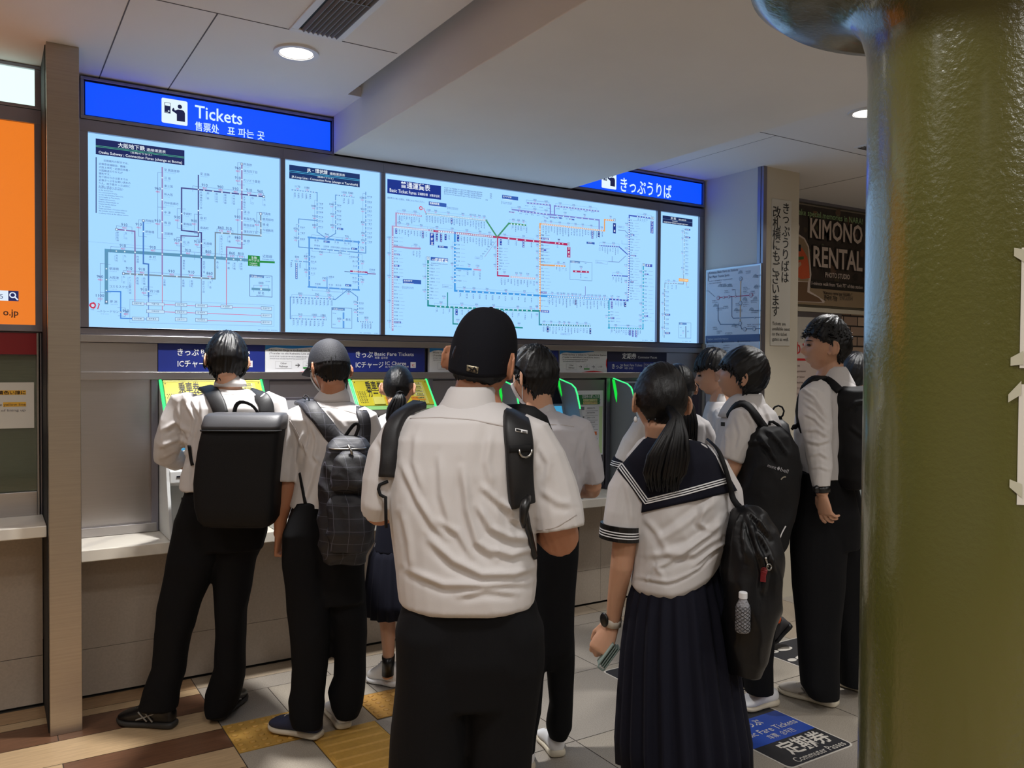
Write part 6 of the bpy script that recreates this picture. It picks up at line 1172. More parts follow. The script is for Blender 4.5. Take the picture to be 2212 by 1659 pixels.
def patch_on(S, name, m, parent, TL, TR, BR, BL, d, lift=.006, th=.003, nu=22, nv=16, edge=None):
    """a cloth panel laid over a surface between four picture corners"""
    g = []
    for j in range(nv + 1):
        row = []
        for i in range(nu + 1):
            u = i / nu; v = j / nv; a = Vector(TL).lerp(Vector(TR), u); b = Vector(BL).lerp(Vector(BR), u); q = a.lerp(b, v); p, n = S.hit(q.x, q.y, d); row.append((p, n))
        g.append(row)
    P = np.array([[list(c[0] + c[1] * lift) for c in r] for r in g]); N = np.array([[list(c[1]) for c in r] for r in g])
    for _ in range(6):
        Q = P.copy(); Q[1:-1, 1:-1] = (P[:-2, 1:-1] + P[2:, 1:-1] + P[1:-1, :-2] + P[1:-1, 2:]) / 4; Q[0, 1:-1] = (P[0, :-2] + P[0, 2:]) / 2; Q[-1, 1:-1] = (P[-1, :-2] + P[-1, 2:]) / 2; Q[1:-1, 0] = (P[:-2, 0] + P[2:, 0]) / 2; Q[1:-1, -1] = (P[:-2, -1] + P[2:, -1]) / 2; P = P * .4 + Q * .6
    mb = MB(); W = nu + 1; vs = [tuple(p) for r in P for p in r]; k = len(vs); vs += [tuple(np.array(p) - np.array(n) * th) for r, rn in zip(P, N) for p, n in zip(r, rn)]; fs = []
    for j in range(nv):
        for i in range(nu): a = j * W + i; fs.append((a, a + W, a + W + 1, a + 1)); fs.append((k + a, k + a + 1, k + a + W + 1, k + a + W))
    bd = [i for i in range(W)] + [j * W + nu for j in range(1, nv + 1)] + [nv * W + i for i in range(nu - 1, -1, -1)] + [j * W for j in range(nv - 1, 0, -1)]
    for a, b in zip(bd, bd[1:] + bd[:1]): fs.append((a, b, k + b, k + a))
    mb.add(vs, fs); o = mb.build(name, m, parent, smooth=True); return recalc(o)
# ================================================================== people
def core(P, R, sx=.80, st=.72):
    P.rows(P.body, [(r[0], (r[1] + r[2]) / 2 - (r[2] - r[1]) / 2 * sx, (r[1] + r[2]) / 2 + (r[2] - r[1]) / 2 * sx, r[3] * st) + tuple(r[4:5]) for r in R])
def collar(P, R, name='collar', m=None, parent=None):
    mb = MB(); P.rows(mb, R, None, 2.2, 36); return mb.build(name, m or M_shirt, parent or P.t, smooth=True)
def seam(P, ob, lines, w=.0016, m=None, name='seam_crease'):  # seam crease: its shade laid on as a band of darker cloth colour
    S = Surf(ob)
    for L in lines: mb = MB(); band_on(S, mb, L, w * 2 / P.k, .0008, None, P.d, .0004, 6, soft=2); mb.build(name, m or M_shade, ob, smooth=True)
def mask(P, ear=True):
    mb = MB(); rings = []
    for j in range(15):
        zc = -.022 - .082 * j / 14; row = []
        for i in range(21):
            az = (i / 20 - .5) * 2 * 1.12; zz = zc / .112; r_ = math.sqrt(max(.02, 1 - min(.97, zz * zz))); u = Vector((math.sin(az) * r_, math.cos(az) * r_, zz)); b = head_pt(u, True); b = b + Vector((0, .010 + .004 * math.cos(az * 1.4), 0)) + Vector((u.x, u.y, 0)) * .003; row.append(b)
        rings.append(row)
    vs = [P.hp(p) for r in rings for p in r]; n = len(vs); vs += [P.hp(p - Vector((p.x * .03, .003, 0))) for r in rings for p in r]; fs = []
    for j in range(14):
        for i in range(20): a = j * 21 + i; fs += [(a, a + 1, a + 22, a + 21), (n + a, n + a + 21, n + a + 22, n + a + 1)]
    bd = list(range(21)) + [j * 21 + 20 for j in range(1, 15)] + [14 * 21 + i for i in range(19, -1, -1)] + [j * 21 for j in range(13, 0, -1)]
    for a, b in zip(bd, bd[1:] + bd[:1]): fs.append((a, n + a, n + b, b))
    mb.add(vs, fs); o = recalc(mb.build('face_mask', M_mask, P.t, smooth=True)); 
    for q in (-1, 1):
        mb = MB(); a = P.hp(rings[1][20 if q > 0 else 0]); b = P.hp(rings[12][20 if q > 0 else 0]); t = P.hp(Vector((q * .086, -.016, .018))); c = P.hp(Vector((q * .088, -.034, -.018))); e = P.hp(Vector((q * .080, -.022, -.042)))
        mb.tube(sm3([a, (a + t) / 2, t, (t + c) / 2 + (c - t) * .1, c, e, (e + b) / 2, b], 1), .0022, None, 6); mb.build('ear_loop', M_mask, o, smooth=True)
    return o
def cap(P, m, brim_dir=0.0, z=.012, deep=.006, name='cap', stitches=True, zback=None, top=.030, brimL=.075, cexp=.8, taper=0.0):
    """six panel cap on the head; brim towards +y of the head turned by brim_dir degrees"""
    mb = MB(); rings = []; U, V = 64, 26; zb = z if zback is None else zback
    for i in range(V + 1):
        row = []
        for j in range(U):
            ph = 2 * math.pi * j / U; zz0 = z + (zb - z) * (.5 - .5 * math.sin(ph)); t = i / V; s_ = math.sin(t * math.pi / 2); zz = (zz0 / .112) + (1.0 - zz0 / .112) * s_; rr = math.cos(t * math.pi / 2) ** cexp; r_ = max(.004, rr)
            base = head_pt(Vector((math.cos(ph) * .999, math.sin(ph) * .999, 0)), False); k = (1.15 + .03 * math.sin(t * math.pi)) * (1 - taper * (1 - s_) ** 2)
            row.append(P.hp(Vector((base.x * r_ * k, (base.y + .002) * r_ * k, zz * .112 + top * s_ * .8))))
        rings.append(row)
    mb.loft(rings); o = mb.build(name, m, P.t, smooth=True)
    bm = MB(); bd = math.radians(brim_dir); rings = []
    for i in range(17):
        a = (i / 16 - .5) * 2.2; u = Vector((math.sin(a + bd), math.cos(a + bd), 0)); b = head_pt(u, False) * 1.1; b.z = z + .006; ln = brimL * max(.05, math.cos(a * .80)) ** .8; dr = Vector((math.sin(bd) * .75 + u.x * .25, math.cos(bd) * .75 + u.y * .25, 0)).normalized(); dz = -.016 * abs(a) ** 2
        e = b + dr * ln + Vector((0, 0, dz - .006)); rings.append([P.hp(p) for p in (b + Vector((0, 0, .003)), (b + e) / 2 + Vector((0, 0, .006)), e + Vector((0, 0, .0015)), e + Vector((0, 0, -.0015)), (b + e) / 2 + Vector((0, 0, .002)), b + Vector((0, 0, -.002)))])
    bm.loft(rings); recalc(bm.build('brim', m, o, smooth=True)); return o

# ---------------------------------------------------------------- 1: boy with the box-shaped backpack
P = Person('person in long white sleeves and black trousers with box-shaped backpack at first machine', 3.68, 430, 1560, 'people waiting at the ticket machines')
TR = [(842, 462, 528, .060, .02), (856, 420, 575, .085, .01), (880, 392, 606, .105, 0), (930, 398, 606, .115, 0), (990, 404, 602, .118, 0), (1040, 402, 596, .118, 0), (1062, 404, 590, .115, 0)]
P.head(489, 779, .04, yaw=26, pitch=-16, roll=-4, size=1.02); P.neck(494, 838, 28, .02)
core(P, TR); L1 = [(1050, 412, 500, .10, -.01), (1122, 377, 492, .105, -.02), (1200, 364, 474, .098, -.02), (1240, 358, 458, .092, -.02), (1300, 346, 434, .083, -.03), (1370, 336, 411, .074, -.03), (1440, 330, 400, .068, -.03), (1490, 312, 388, .066, -.03), (1530, 302, 384, .064, -.03)]
L2 = [(1050, 480, 580, .10, .01), (1150, 470, 576, .105, .03), (1208, 462, 552, .098, .04), (1260, 465, 541, .090, .05), (1320, 467, 532, .080, .05), (1370, 469, 532, .073, .05), (1440, 466, 529, .068, .05), (1495, 446, 521, .068, .05), (1525, 445, 512, .066, .05), (1543, 447, 498, .06, .05)]
core(P, L1, .7, .7); core(P, L2, .7, .7)
for pts in ([(396, 862, 0, 20), (368, 935, -.02, 20), (352, 988, .0, 17), (392, 1000, .14, 15), (430, 985, .28, 12)], [(596, 868, 0, 20), (612, 940, .0, 19), (610, 985, .05, 17), (575, 985, .2, 13), (545, 975, .32, 11)]): P.limb(P.body, pts)
hand(P.body, P.p(430, 985, .29), FH + RH * .5, ZZ, -1, .95); hand(P.body, P.p(545, 975, .33), FH - RH * .3, ZZ, 1, .95); P.finish()
mb = MB(); P.rows(mb, [(r[0], r[1] - 2, r[2] + 2, r[3] * 1.06) + tuple(r[4:]) for r in TR]); P.limb(mb, [(420, 862, 0, 22, 34), (400, 872, 0, 32, 36), (380, 915, -.01, 33), (366, 955, -.01, 32), (361, 985, .02, 27), (376, 994, .09, 26), (404, 990, .17, 24), (432, 985, .24, 19)]); P.limb(mb, [(570, 862, 0, 22, 34), (592, 872, 0, 26, 32), (606, 930, .0, 27), (608, 975, .04, 26), (585, 988, .16, 22), (556, 980, .27, 17)])
P.rows(mb, [(1000, 404, 470, .10, 0), (1050, 394, 480, .118, 0), (1056, 398, 476, .118, 0)])
sh = fuse(mb, 'shirt', M_shirt, P.t, .0058, 3, [([(398, 862), (420, 905), (412, 945), (404, 985)], 5, .010), ([(412, 858), (432, 900), (424, 940)], 4, .007), ([(382, 880), (396, 930), (410, 960)], 5, .008), ([(352, 930), (380, 912), (408, 935)], 5, .009), ([(345, 965), (385, 950), (410, 962)], 5, .007), ([(350, 990), (378, 975), (404, 982)], 4, .006), ([(436, 860), (440, 950), (430, 1030)], 5, .007), ([(415, 960), (425, 1000), (418, 1045)], 4, .006)], .010, 7, (1, 1, .5), 3)
collar(P, [(835, 464, 531, .066, .02), (826, 465, 530, .064, .02), (812, 474, 521, .058, .022), (806, 480, 515, .055, .025), (806, 482, 513, .050, .025)])
tm = MB(); P.rows(tm, L1); P.rows(tm, L2); P.rows(tm, [(1030, 412, 584, .10), (1062, 404, 586, .11), (1120, 385, 582, .12, -.005), (1185, 380, 565, .11, 0)]); fuse(tm, 'trousers', M_trou, P.t, .008, 3, [], .008, 6, (1, 1, .6), 2)
P.hair(front=.03, side=-.034, back=-.106, vol=.022, jag=.010, tufts=160, tl=.017, seed=2, rough=.005)
shoe(P.t, on_z(378, 1572, 0), on_z(258, 1560, 0), M_black, mat('black_sole', (46, 44, 42), .6), .052, .115, stripes=mat('silver_stripe', (150, 148, 144), .4)); shoe(P.t, on_z(466, 1560, 0), on_z(522, 1505, 0), M_black, mat('black_sole', (46, 44, 42), .6), .052, .115, stripes=mat('silver_stripe', (150, 148, 144), .4))
seam(P, sh, [[(440, 848), (500, 852), (560, 858)], [(482, 846), (502, 847)]])
t = thing('backpack', 'large box-shaped black backpack with lid coloured as lit from above, worn at the first machine', 'backpack', tuple(P.p(525, 1010, -.2)), 'backpacks worn in the queue')
mb = MB(); K = [(904, 452, 616, .030, -.215), (915, 447, 614, .075, -.205), (930, 446, 612, .085, -.21), (956, 440, 610, .088, -.21), (1000, 433, 607, .09, -.21), (1040, 429, 604, .092, -.21), (1090, 431, 600, .092, -.21), (1118, 438, 596, .088, -.208), (1132, 448, 588, .07, -.205), (1136, 460, 575, .05, -.2)]; P.rows(mb, K, None, 7, 44); mb.build('main_body', M_bag2, t, smooth=True, bevel=0)
mb = MB(); P.rows(mb, [(926, 446, 614, .089, -.212), (918, 445, 616, .087, -.21), (898, 450, 618, .075, -.20), (892, 458, 614, .06, -.19)], None, 7, 44); lid = mb.build('lid', M_bagtop, t, smooth=True); mb = MB()
mb.tube([P.ring(928, 445, 615, .091, -.212, 44, 7)[j] for j in range(24, 44)], .004, None, 8); mb.build('zip', M_bag2, lid, smooth=True)
mb = MB(); Q = [P.p(506, 893, -.13), P.p(508, 876, -.12), P.p(518, 866, -.13), P.p(535, 870, -.14), P.p(550, 878, -.14), P.p(557, 893, -.14)]; mb.tube(sm3([a.lerp(b, f) for a, b in zip(Q[:-1], Q[1:]) for f in (0, .5)] + [Q[-1]], 2), .006, None, 8, (1.5, .7)); mb.build('handle', M_bag2, t, smooth=True)
S = Surf(sh)
for pts, ex in (([(452, 838), (460, 852), (470, 870), (478, 886), (480, 898)], P.p(444, 838, .09)), ([(556, 852), (570, 862), (576, 880), (575, 896)], P.p(556, 846, .09))):
    mb = MB(); band_on(S, mb, pts, 31, .010, None, P.d, .007, 6, [ex]); mb.build('shoulder_strap', M_bag, t, smooth=True)
mb = MB(); band_on(S, mb, [(409, 962), (412, 985), (416, 1005)], 7, .004, None, P.d, .002, 6); mb.build('webbing', M_bag2, t, smooth=True)

# ---------------------------------------------------------------- 2: masked boy in mesh cap
P = Person('person in dark mesh cap and white face mask, plaid backpack, at second machine', 3.58, 700, 1590, 'people waiting at the ticket machines', M_skin2)
TR = [(868, 676, 756, .062, .02), (882, 640, 785, .09, .01), (905, 626, 806, .108, 0), (950, 644, 806, .116, 0), (1010, 648, 800, .118, 0), (1060, 640, 794, .118, 0), (1092, 632, 790, .118, 0)]
P.head(711, 798, .04, yaw=38, pitch=-18, roll=-3, size=1.0); P.neck(716, 862, 29, .02); core(P, TR)
L1 = [(1080, 642, 712, .10, -.02), (1150, 612, 712, .115, -.03), (1200, 612, 712, .11, -.03), (1300, 622, 712, .098, -.03), (1370, 628, 712, .088, -.04), (1440, 634, 711, .078, -.04), (1484, 630, 704, .074, -.04), (1510, 624, 699, .074, -.04), (1545, 627, 698, .072, -.04), (1568, 634, 697, .066, -.04)]
L2 = [(1080, 700, 780, .10, .02), (1200, 704, 784, .11, .04), (1290, 710, 788, .10, .05), (1370, 717, 791, .088, .06), (1420, 722, 788, .08, .06), (1460, 722, 789, .078, .06), (1490, 710, 788, .076, .06), (1525, 715, 784, .074, .06), (1545, 726, 776, .066, .06)]
core(P, L1, .7, .7); core(P, L2, .7, .7)
P.limb(P.body, [(636, 905, 0, 20), (618, 990, -.02, 21), (618, 1050, -.03, 20), (611, 1095, -.02, 18), (606, 1120, .0, 15), (604, 1146, .02, 12), (602, 1156, .025, 12)]); hand(P.body, P.p(602, 1158, .025), P.p(600, 1200, .05) - P.p(603, 1158, .025), -RH, 1, .92, (.9, 1.0, 1.1, 1.2), .6)
P.limb(P.body, [(792, 905, 0, 20), (800, 980, .04, 20), (800, 1010, .10, 17), (770, 990, .26, 13), (750, 980, .36, 11)]); hand(P.body, P.p(750, 980, .37), FH, ZZ, 1, .92); P.finish()
mb = MB(); P.rows(mb, [(r[0], r[1] - 2, r[2] + 2, r[3] * 1.06) + tuple(r[4:]) for r in TR]); P.limb(mb, [(660, 886, 0, 16, 28), (640, 902, 0, 26, 34), (626, 945, -.01, 30, 36), (616, 985, -.02, 33, 38), (611, 1018, -.02, 37, 42), (609, 1034, -.02, 37, 42)]); P.limb(mb, [(775, 886, 0, 16, 28), (792, 902, 0, 24, 32), (802, 945, .02, 26), (806, 985, .05, 28), (806, 1000, .06, 28)])
sh = fuse(mb, 'shirt', M_shirt, P.t, .0056, 3, [([(632, 915), (650, 950), (664, 985)], 4, .006), ([(612, 920), (604, 965), (594, 1005)], 4, .005), ([(676, 920), (684, 950), (680, 985), (690, 1000)], 5, .009), ([(664, 905), (670, 940), (664, 975)], 5, .008), ([(705, 880), (730, 905), (748, 930)], 6, .009), ([(695, 890), (715, 920), (730, 945)], 5, .007), ([(640, 1010), (652, 960), (658, 930)], 5, .008), ([(655, 1085), (672, 1040), (682, 1000)], 5, .006)], .008, 7, (1, 1, .5), 5)
collar(P, [(868, 676, 756, .068, .02), (858, 680, 755, .067, .02), (846, 690, 751, .06, .022), (836, 700, 745, .056, .025), (836, 702, 743, .05, .025)])
seam(P, sh, [[(664, 882), (690, 878), (730, 882), (775, 896)], [(626, 908), (640, 930), (652, 955), (656, 968)]])
tm = MB(); P.rows(tm, L1); P.rows(tm, L2); P.rows(tm, [(1068, 646, 780, .10), (1096, 632, 790, .112), (1150, 614, 788, .122, -.005), (1300, 626, 786, .09, 0)]); fuse(tm, 'trousers', M_trou, P.t, .008, 3, [], .007, 6, (1, 1, .6), 4)
P.hair(front=.04, side=-.02, back=-.088, vol=.014, jag=.010, tufts=50, tl=.007, seed=5, rough=.005); mask(P)
cap(P, mat('mesh_cap_navy', (18, 20, 30), .75, bump=.25, bscale=240, bstretch=(1, 1, 2)), 0, .020, zback=-.002, top=.028)
shoe(P.t, on_z(692, 1596, .007), on_z(586, 1572, .007), mat('blue_knit', (42, 48, 74), .8), M_sole, .054, .11); shoe(P.t, on_z(744, 1577, .007), on_z(718, 1530, .007), M_white, M_sole, .05, .10)
t = thing('backpack', 'black plaid backpack with front pocket on the person in mesh cap', 'backpack', tuple(P.p(750, 1080, -.2)), 'backpacks worn in the queue')
M_plaid = mat('plaid_nylon', (22, 22, 28), .6, bump=.1, bscale=60)
def plaid(m):
    nt = m.node_tree; b = nt.nodes['Principled BSDF']; tc = nt.nodes.new('ShaderNodeTexCoord'); br = nt.nodes.new('ShaderNodeTexBrick'); br.offset = 0; br.inputs['Scale'].default_value = 1; br.inputs['Brick Width'].default_value = .05; br.inputs['Row Height'].default_value = .05; br.inputs['Mortar Size'].default_value = .0009
    br.inputs['Color1'].default_value = lin((19, 19, 25)) + [1]; br.inputs['Color2'].default_value = lin((23, 23, 32)) + [1]; br.inputs['Mortar'].default_value = lin((74, 74, 86)) + [1]; mp = nt.nodes.new('ShaderNodeMapping'); mp.inputs['Rotation'].default_value = (math.radians(-90), 0, math.radians(0)); nt.links.new(tc.outputs['Object'], mp.inputs[0]); nt.links.new(mp.outputs[0], br.inputs[0]); nt.links.new(br.outputs[0], b.inputs['Base Color'])
plaid(M_plaid)
mb = MB(); P.rows(mb, [(942, 738, 772, .02, -.17), (948, 722, 786, .05, -.18), (962, 708, 798, .075, -.19), (1000, 700, 808, .09, -.20), (1048, 692, 812, .10, -.205), (1100, 690, 812, .10, -.205), (1150, 690, 808, .10, -.205), (1190, 694, 802, .095, -.2), (1212, 702, 792, .07, -.195)], None, 3.2, 36); bp_ = fuse(mb, 'main_body', M_plaid, t, .007, 3, [], .010, 10, (1, 1, 1), 6)
mb = MB(); P.rows(mb, [(975, 740, 775, .02, -.275), (985, 726, 790, .035, -.285), (1010, 718, 800, .045, -.295), (1048, 714, 804, .05, -.30), (1058, 718, 800, .04, -.295)], None, 3, 30); P.rows(mb, [(1068, 718, 790, .03, -.29), (1085, 708, 804, .045, -.30), (1150, 706, 804, .05, -.305), (1190, 712, 796, .04, -.29)], None, 3.4, 30); fuse(mb, 'front_pocket', M_plaid, bp_, .006, 3, [], .007, 13, (1, 1, 1), 3)
mb = MB(); Q = [P.p(741, 950, -.17), P.p(755, 928, -.17), P.p(766, 914, -.175), P.p(774, 914, -.175), P.p(776, 925, -.175), P.p(765, 948, -.18)]; mb.tube(sm3([a.lerp(b, f) for a, b in zip(Q[:-1], Q[1:]) for f in (0, .5)] + [Q[-1]], 2), .006, None, 8, (1.3, .7)); mb.build('handle', M_bag2, t, smooth=True)
mb = MB(); mb.tube([P.ring(966, 714, 794, .082, -.195, 40, 3.2)[j] for j in range(21, 40)], .004, None, 8); mb.tube([P.p(752, 962, -.30), P.p(758, 972, -.305), P.p(761, 982, -.31)], .005, M_chrome, 6); mb.build('zip', M_bag2, bp_, smooth=True)
mb = MB(); 
for i in range(3): mb.ellipsoid(P.p(719, 1030 + i * 8, -.325), (.004, .004, .006), None, 8, 6)
mb.ellipsoid(P.p(787, 1068, -.34), (.012, .004, .016), M_chrome, 10, 8); mb.build('zip_pulls', M_white, bp_, smooth=True)
S = Surf(sh)
mb = MB(); band_on(S, mb, [(662, 868), (672, 884), (692, 908), (714, 934), (735, 955)], 34, .012, None, P.d, .007, 6, [P.p(652, 868, .08)], [P.p(745, 962, -.15)]); mb.build('shoulder_strap', M_plaid, t, smooth=True)
mb = MB(); band_on(S, mb, [(778, 884), (786, 905), (788, 930), (784, 955)], 28, .012, None, P.d, .003, 6, [P.p(772, 880, .08)]); mb.build('shoulder_strap', M_plaid, t, smooth=True)
mb = MB(); band_on(S, mb, [(648, 1022), (653, 1050), (660, 1088)], 7, .003, None, P.d, .002, 6); mb.tube([P.p(660, 862, -.04), P.p(655, 858, -.03), P.p(659, 853, -.02), P.p(666, 856, -.02), P.p(668, 864, -.04)], .003, None, 6); mb.build('webbing', M_bag2, t, smooth=True)

# ---------------------------------------------------------------- 3: girl with a ponytail at the second machine
P = Person('person in dark vest over white blouse and short pleated skirt at second machine', 4.16, 850, 1480, 'people waiting at the ticket machines')
TR = [(890, 838, 884, .055, .02), (902, 822, 905, .08, .01), (925, 812, 916, .098, 0), (970, 816, 912, .10, 0), (1050, 822, 906, .098, 0), (1110, 822, 906, .098, 0), (1180, 812, 914, .11, 0)]
P.head(861, 838, .03, yaw=-2, pitch=-14, size=.97); P.neck(861, 886, 22, .02); core(P, TR)
LEG = [(1180, 818, 862, .08, -.02), (1250, 818, 858, .075, -.03), (1320, 818, 853, .062, -.03), (1360, 822, 854, .058, -.03), (1400, 826, 852, .045, -.03), (1430, 828, 850, .042, -.03), (1462, 826, 850, .045, -.03)]
P.rows(P.body, LEG, None, 2.1); P.rows(P.body, [(y, a + 48, b + 46, t_, d_ + .05) for y, a, b, t_, d_ in LEG], None, 2.1)
P.limb(P.body, [(822, 915, 0, 15), (812, 975, .0, 15), (814, 1020, .05, 13), (826, 985, .22, 10), (834, 965, .33, 9)]); P.limb(P.body, [(906, 915, 0, 15), (912, 975, .02, 15), (912, 1020, .08, 13), (896, 990, .24, 10), (884, 970, .34, 9)]); hand(P.body, P.p(834, 964, .34), FH, ZZ, -1, .88); hand(P.body, P.p(884, 969, .35), FH, ZZ, 1, .88); P.finish()
mb = MB(); P.rows(mb, [(r[0], r[1] - 2, r[2] + 2, r[3] * 1.04) + tuple(r[4:]) for r in TR]); 
for a in ([(834, 910, 0, 14, 22), (822, 920, 0, 18, 22), (811, 960, 0, 20), (808, 1000, .02, 20), (812, 1015, .05, 19)], [(892, 910, 0, 14, 22), (904, 920, 0, 18, 22), (914, 960, .02, 20), (916, 1000, .05, 20)]): P.limb(mb, a)
sh = fuse(mb, 'blouse', M_shirt, P.t, .0065, 3, [], .010, 9, (1, 1, .6), 7)
mb = MB(); P.rows(mb, [(905, 828, 902, .084, .01), (925, 818, 910, .106, 0), (970, 816, 912, .110, 0), (1050, 818, 908, .108, 0), (1120, 816, 910, .112, 0), (1188, 808, 916, .122, 0)]); fuse(mb, 'vest', M_navy_c, P.t, .0065, 3)
def skirt(P, rows_, pl, amp, m, name='skirt', n=160, cyc=22):
    mb = MB(); rings = []
    for k, r in enumerate(rows_):
        q = P.ring(r[0], r[1], r[2], r[3], r[4] if len(r) > 4 else 0, n, 2.1); c = P.p((r[1] + r[2]) / 2, r[0], r[4] if len(r) > 4 else 0); a = amp * (k / (len(rows_) - 1)) ** .7; rings.append([p + (p - c).normalized() * (a * (2 * abs(((j * cyc / n) % 1) - .5) - .5) * 2) + ZZ * (a * .3 * math.sin(j * .21 + 1)) for j, p in enumerate(q)])
    mb.loft(rings); return mb.build(name, m, P.t, smooth=True)
skirt(P, [(1170, 812, 916, .112), (1200, 798, 924, .13), (1250, 792, 932, .15), (1290, 788, 938, .165), (1322, 787, 942, .17)], 22, .010, M_navy_c)
P.hair(front=.055, side=.005, back=-.075, vol=.008, jag=.003, freq=22, rough=.0016, tufts=0, seed=4, whorl=(0, -.97, -.2))
mb = MB(); rg = random.Random(7)
for i in range(70):
    a = rg.uniform(-1, 1); b = rg.uniform(-1, 1); mb.tube([P.p(864 + a * 3, 848, -.115), P.p(862 + a * 12, 862, -.125 + b * .012), P.p(856 + a * 17, 882, -.12 + b * .016), P.p(850 + a * 15, 903, -.12 + b * .014), P.p(846 + a * 9, 925 + rg.uniform(-8, 10), -.12 + b * .01)], [.006, .009, .009, .007, .001], None, 6)
mb.build('ponytail', M_hair, P.t, smooth=True); mb = MB(); mb.tube([P.p(857, 849, -.112), P.p(864, 846, -.125), P.p(871, 849, -.112)], .006, None, 8); mb.build('hair_tie', M_bag2, P.t, smooth=True)
mb = MB(); P.rows(mb, [(1416, 825, 853, .050, -.03), (1430, 826, 852, .048, -.03), (1456, 825, 852, .05, -.03)], None, 2.1); mb.build('sock', M_black, P.t, smooth=True); mb = MB(); P.rows(mb, [(1416, 873, 899, .050, .02), (1430, 874, 898, .048, .02), (1456, 873, 898, .05, .02)], None, 2.1); mb.build('sock', M_black, P.t, smooth=True)
shoe(P.t, on_z(860, 1484, 0), on_z(798, 1468, 0), M_white, M_white, .05, .13); shoe(P.t, on_z(900, 1472, 0), on_z(880, 1440, 0), M_white, M_white, .046, .095)

# ---------------------------------------------------------------- 4: man in the navy cap, in front
P = Person('person in navy cap and white short-sleeved shirt, seen from behind in the middle', 2.1, 1010, 2150, 'people waiting at the ticket machines', M_skin2)
TR = [(868, 968, 1082, .072, .02), (884, 925, 1112, .10, .01), (905, 880, 1150, .125, 0), (945, 852, 1172, .142, 0), (1010, 842, 1168, .152, 0), (1080, 842, 1160, .156, 0), (1150, 850, 1156, .158, 0), (1220, 858, 1158, .16, 0), (1260, 862, 1158, .16, 0), (1288, 866, 1155, .158, 0)]
P.head(1044, 776, .04, yaw=-20, pitch=-2, roll=-8, size=1.03, ears=1.08); P.neck(1028, 850, 50, .02, 62); core(P, TR, .86, .85)
L1 = [(1275, 884, 1026, .13, 0), (1350, 858, 1022, .142, -.01), (1450, 858, 1018, .135, -.01), (1550, 850, 1012, .12, -.01), (1659, 842, 1004, .105, -.01), (1800, 846, 990, .095, -.01), (1950, 850, 974, .09, -.01), (2110, 850, 968, .088, -.01)]
L2 = [(1275, 990, 1142, .13, 0), (1350, 998, 1174, .142, .01), (1420, 1000, 1178, .14, .01), (1550, 1002, 1160, .122, .02), (1659, 1008, 1146, .105, .02), (1800, 1014, 1140, .095, .02), (1950, 1020, 1140, .09, .02), (2110, 1024, 1140, .088, .02)]
core(P, L1, .75, .75); core(P, L2, .75, .75)
P.limb(P.body, [(880, 940, 0, 30), (836, 1030, -.01, 34), (818, 1085, -.01, 38), (820, 1098, .02, 39), (860, 1085, .16, 32), (930, 1060, .27, 27)]); P.limb(P.body, [(1140, 945, 0, 30), (1182, 1040, -.01, 36), (1206, 1130, -.02, 42), (1208, 1158, .0, 45), (1175, 1140, .15, 36), (1100, 1110, .27, 28)]); hand(P.body, P.p(940, 1058, .28), RH + FH * .2, FH, -1, 1.0); hand(P.body, P.p(1090, 1106, .28), -RH + FH * .2, FH, 1, 1.0); P.finish(.006)
mb = MB(); P.rows(mb, [(r[0], r[1] - 1, r[2] + 1, r[3] * 1.03) + tuple(r[4:]) for r in TR] + [(1296, 872, 1150, .15, 0)]); P.limb(mb, [(900, 912, 0, 28, 50), (866, 935, 0, 40, 58), (842, 985, -.01, 46, 60), (828, 1040, -.02, 44, 58), (818, 1085, -.02, 38, 54), (815, 1098, -.01, 34, 50)]); P.limb(mb, [(1120, 912, 0, 28, 50), (1150, 935, 0, 46, 60), (1172, 990, -.01, 54, 62), (1190, 1050, -.02, 56, 60), (1204, 1110, -.03, 55, 58), (1209, 1138, -.03, 54, 57)])
FO = [([(868, 1000), (905, 1080), (935, 1130), (965, 1160)], 8, 0.0072), ([(1000, 1010), (1010, 1100), (1030, 1170), (1075, 1205)], 9, 0.0096), ([(950, 985), (955, 1070), (975, 1140)], 8, 0.0056), ([(1030, 1090), (1060, 1140), (1100, 1160), (1145, 1165)], 8, 0.0096), ([(1090, 1085), (1110, 1120), (1145, 1135)], 7, 0.0072), ([(1040, 1050), (1080, 1085), (1120, 1110)], 7, 0.0064), ([(930, 1165), (980, 1210), (1040, 1240), (1110, 1240), (1152, 1225)], 9, 0.0104), ([(1060, 1185), (1105, 1200), (1152, 1185)], 7, 0.0080), ([(880, 1230), (960, 1262), (1050, 1262), (1140, 1258)], 8, 0.0088), ([(990, 1285), (1050, 1275), (1120, 1280)], 7, 0.0064), ([(870, 1100), (885, 1170), (890, 1230)], 8, 0.0064), ([(900, 940), (895, 1000), (915, 1060)], 8, 0.0048), ([(1060, 930), (1052, 1000), (1065, 1050)], 9, 0.0048), ([(822, 950), (832, 985), (838, 1010)], 6, 0.0064), ([(1160, 960), (1185, 1000), (1180, 1040)], 7, 0.0048), ([(1170, 1060), (1205, 1085), (1235, 1090)], 8, 0.0040), ([(940, 1120), (990, 1150), (1020, 1200)], 8, 0.0064)]
sh = fuse(mb, 'shirt', M_shirt, P.t, .0052, 3, FO, .006, 5.5, (1, 1, .45), 9)
collar(P, [(890, 940, 1092, .092, .012), (880, 945, 1080, .090, .012), (862, 957, 1074, .084, .015), (842, 967, 1071, .076, .02), (835, 974, 1068, .072, .022), (836, 978, 1066, .066, .022)])
seam(P, sh, [[(886, 904), (950, 902), (1020, 907), (1095, 922), (1100, 924)], [(1160, 1146), (1200, 1140), (1245, 1112)]], .0016)
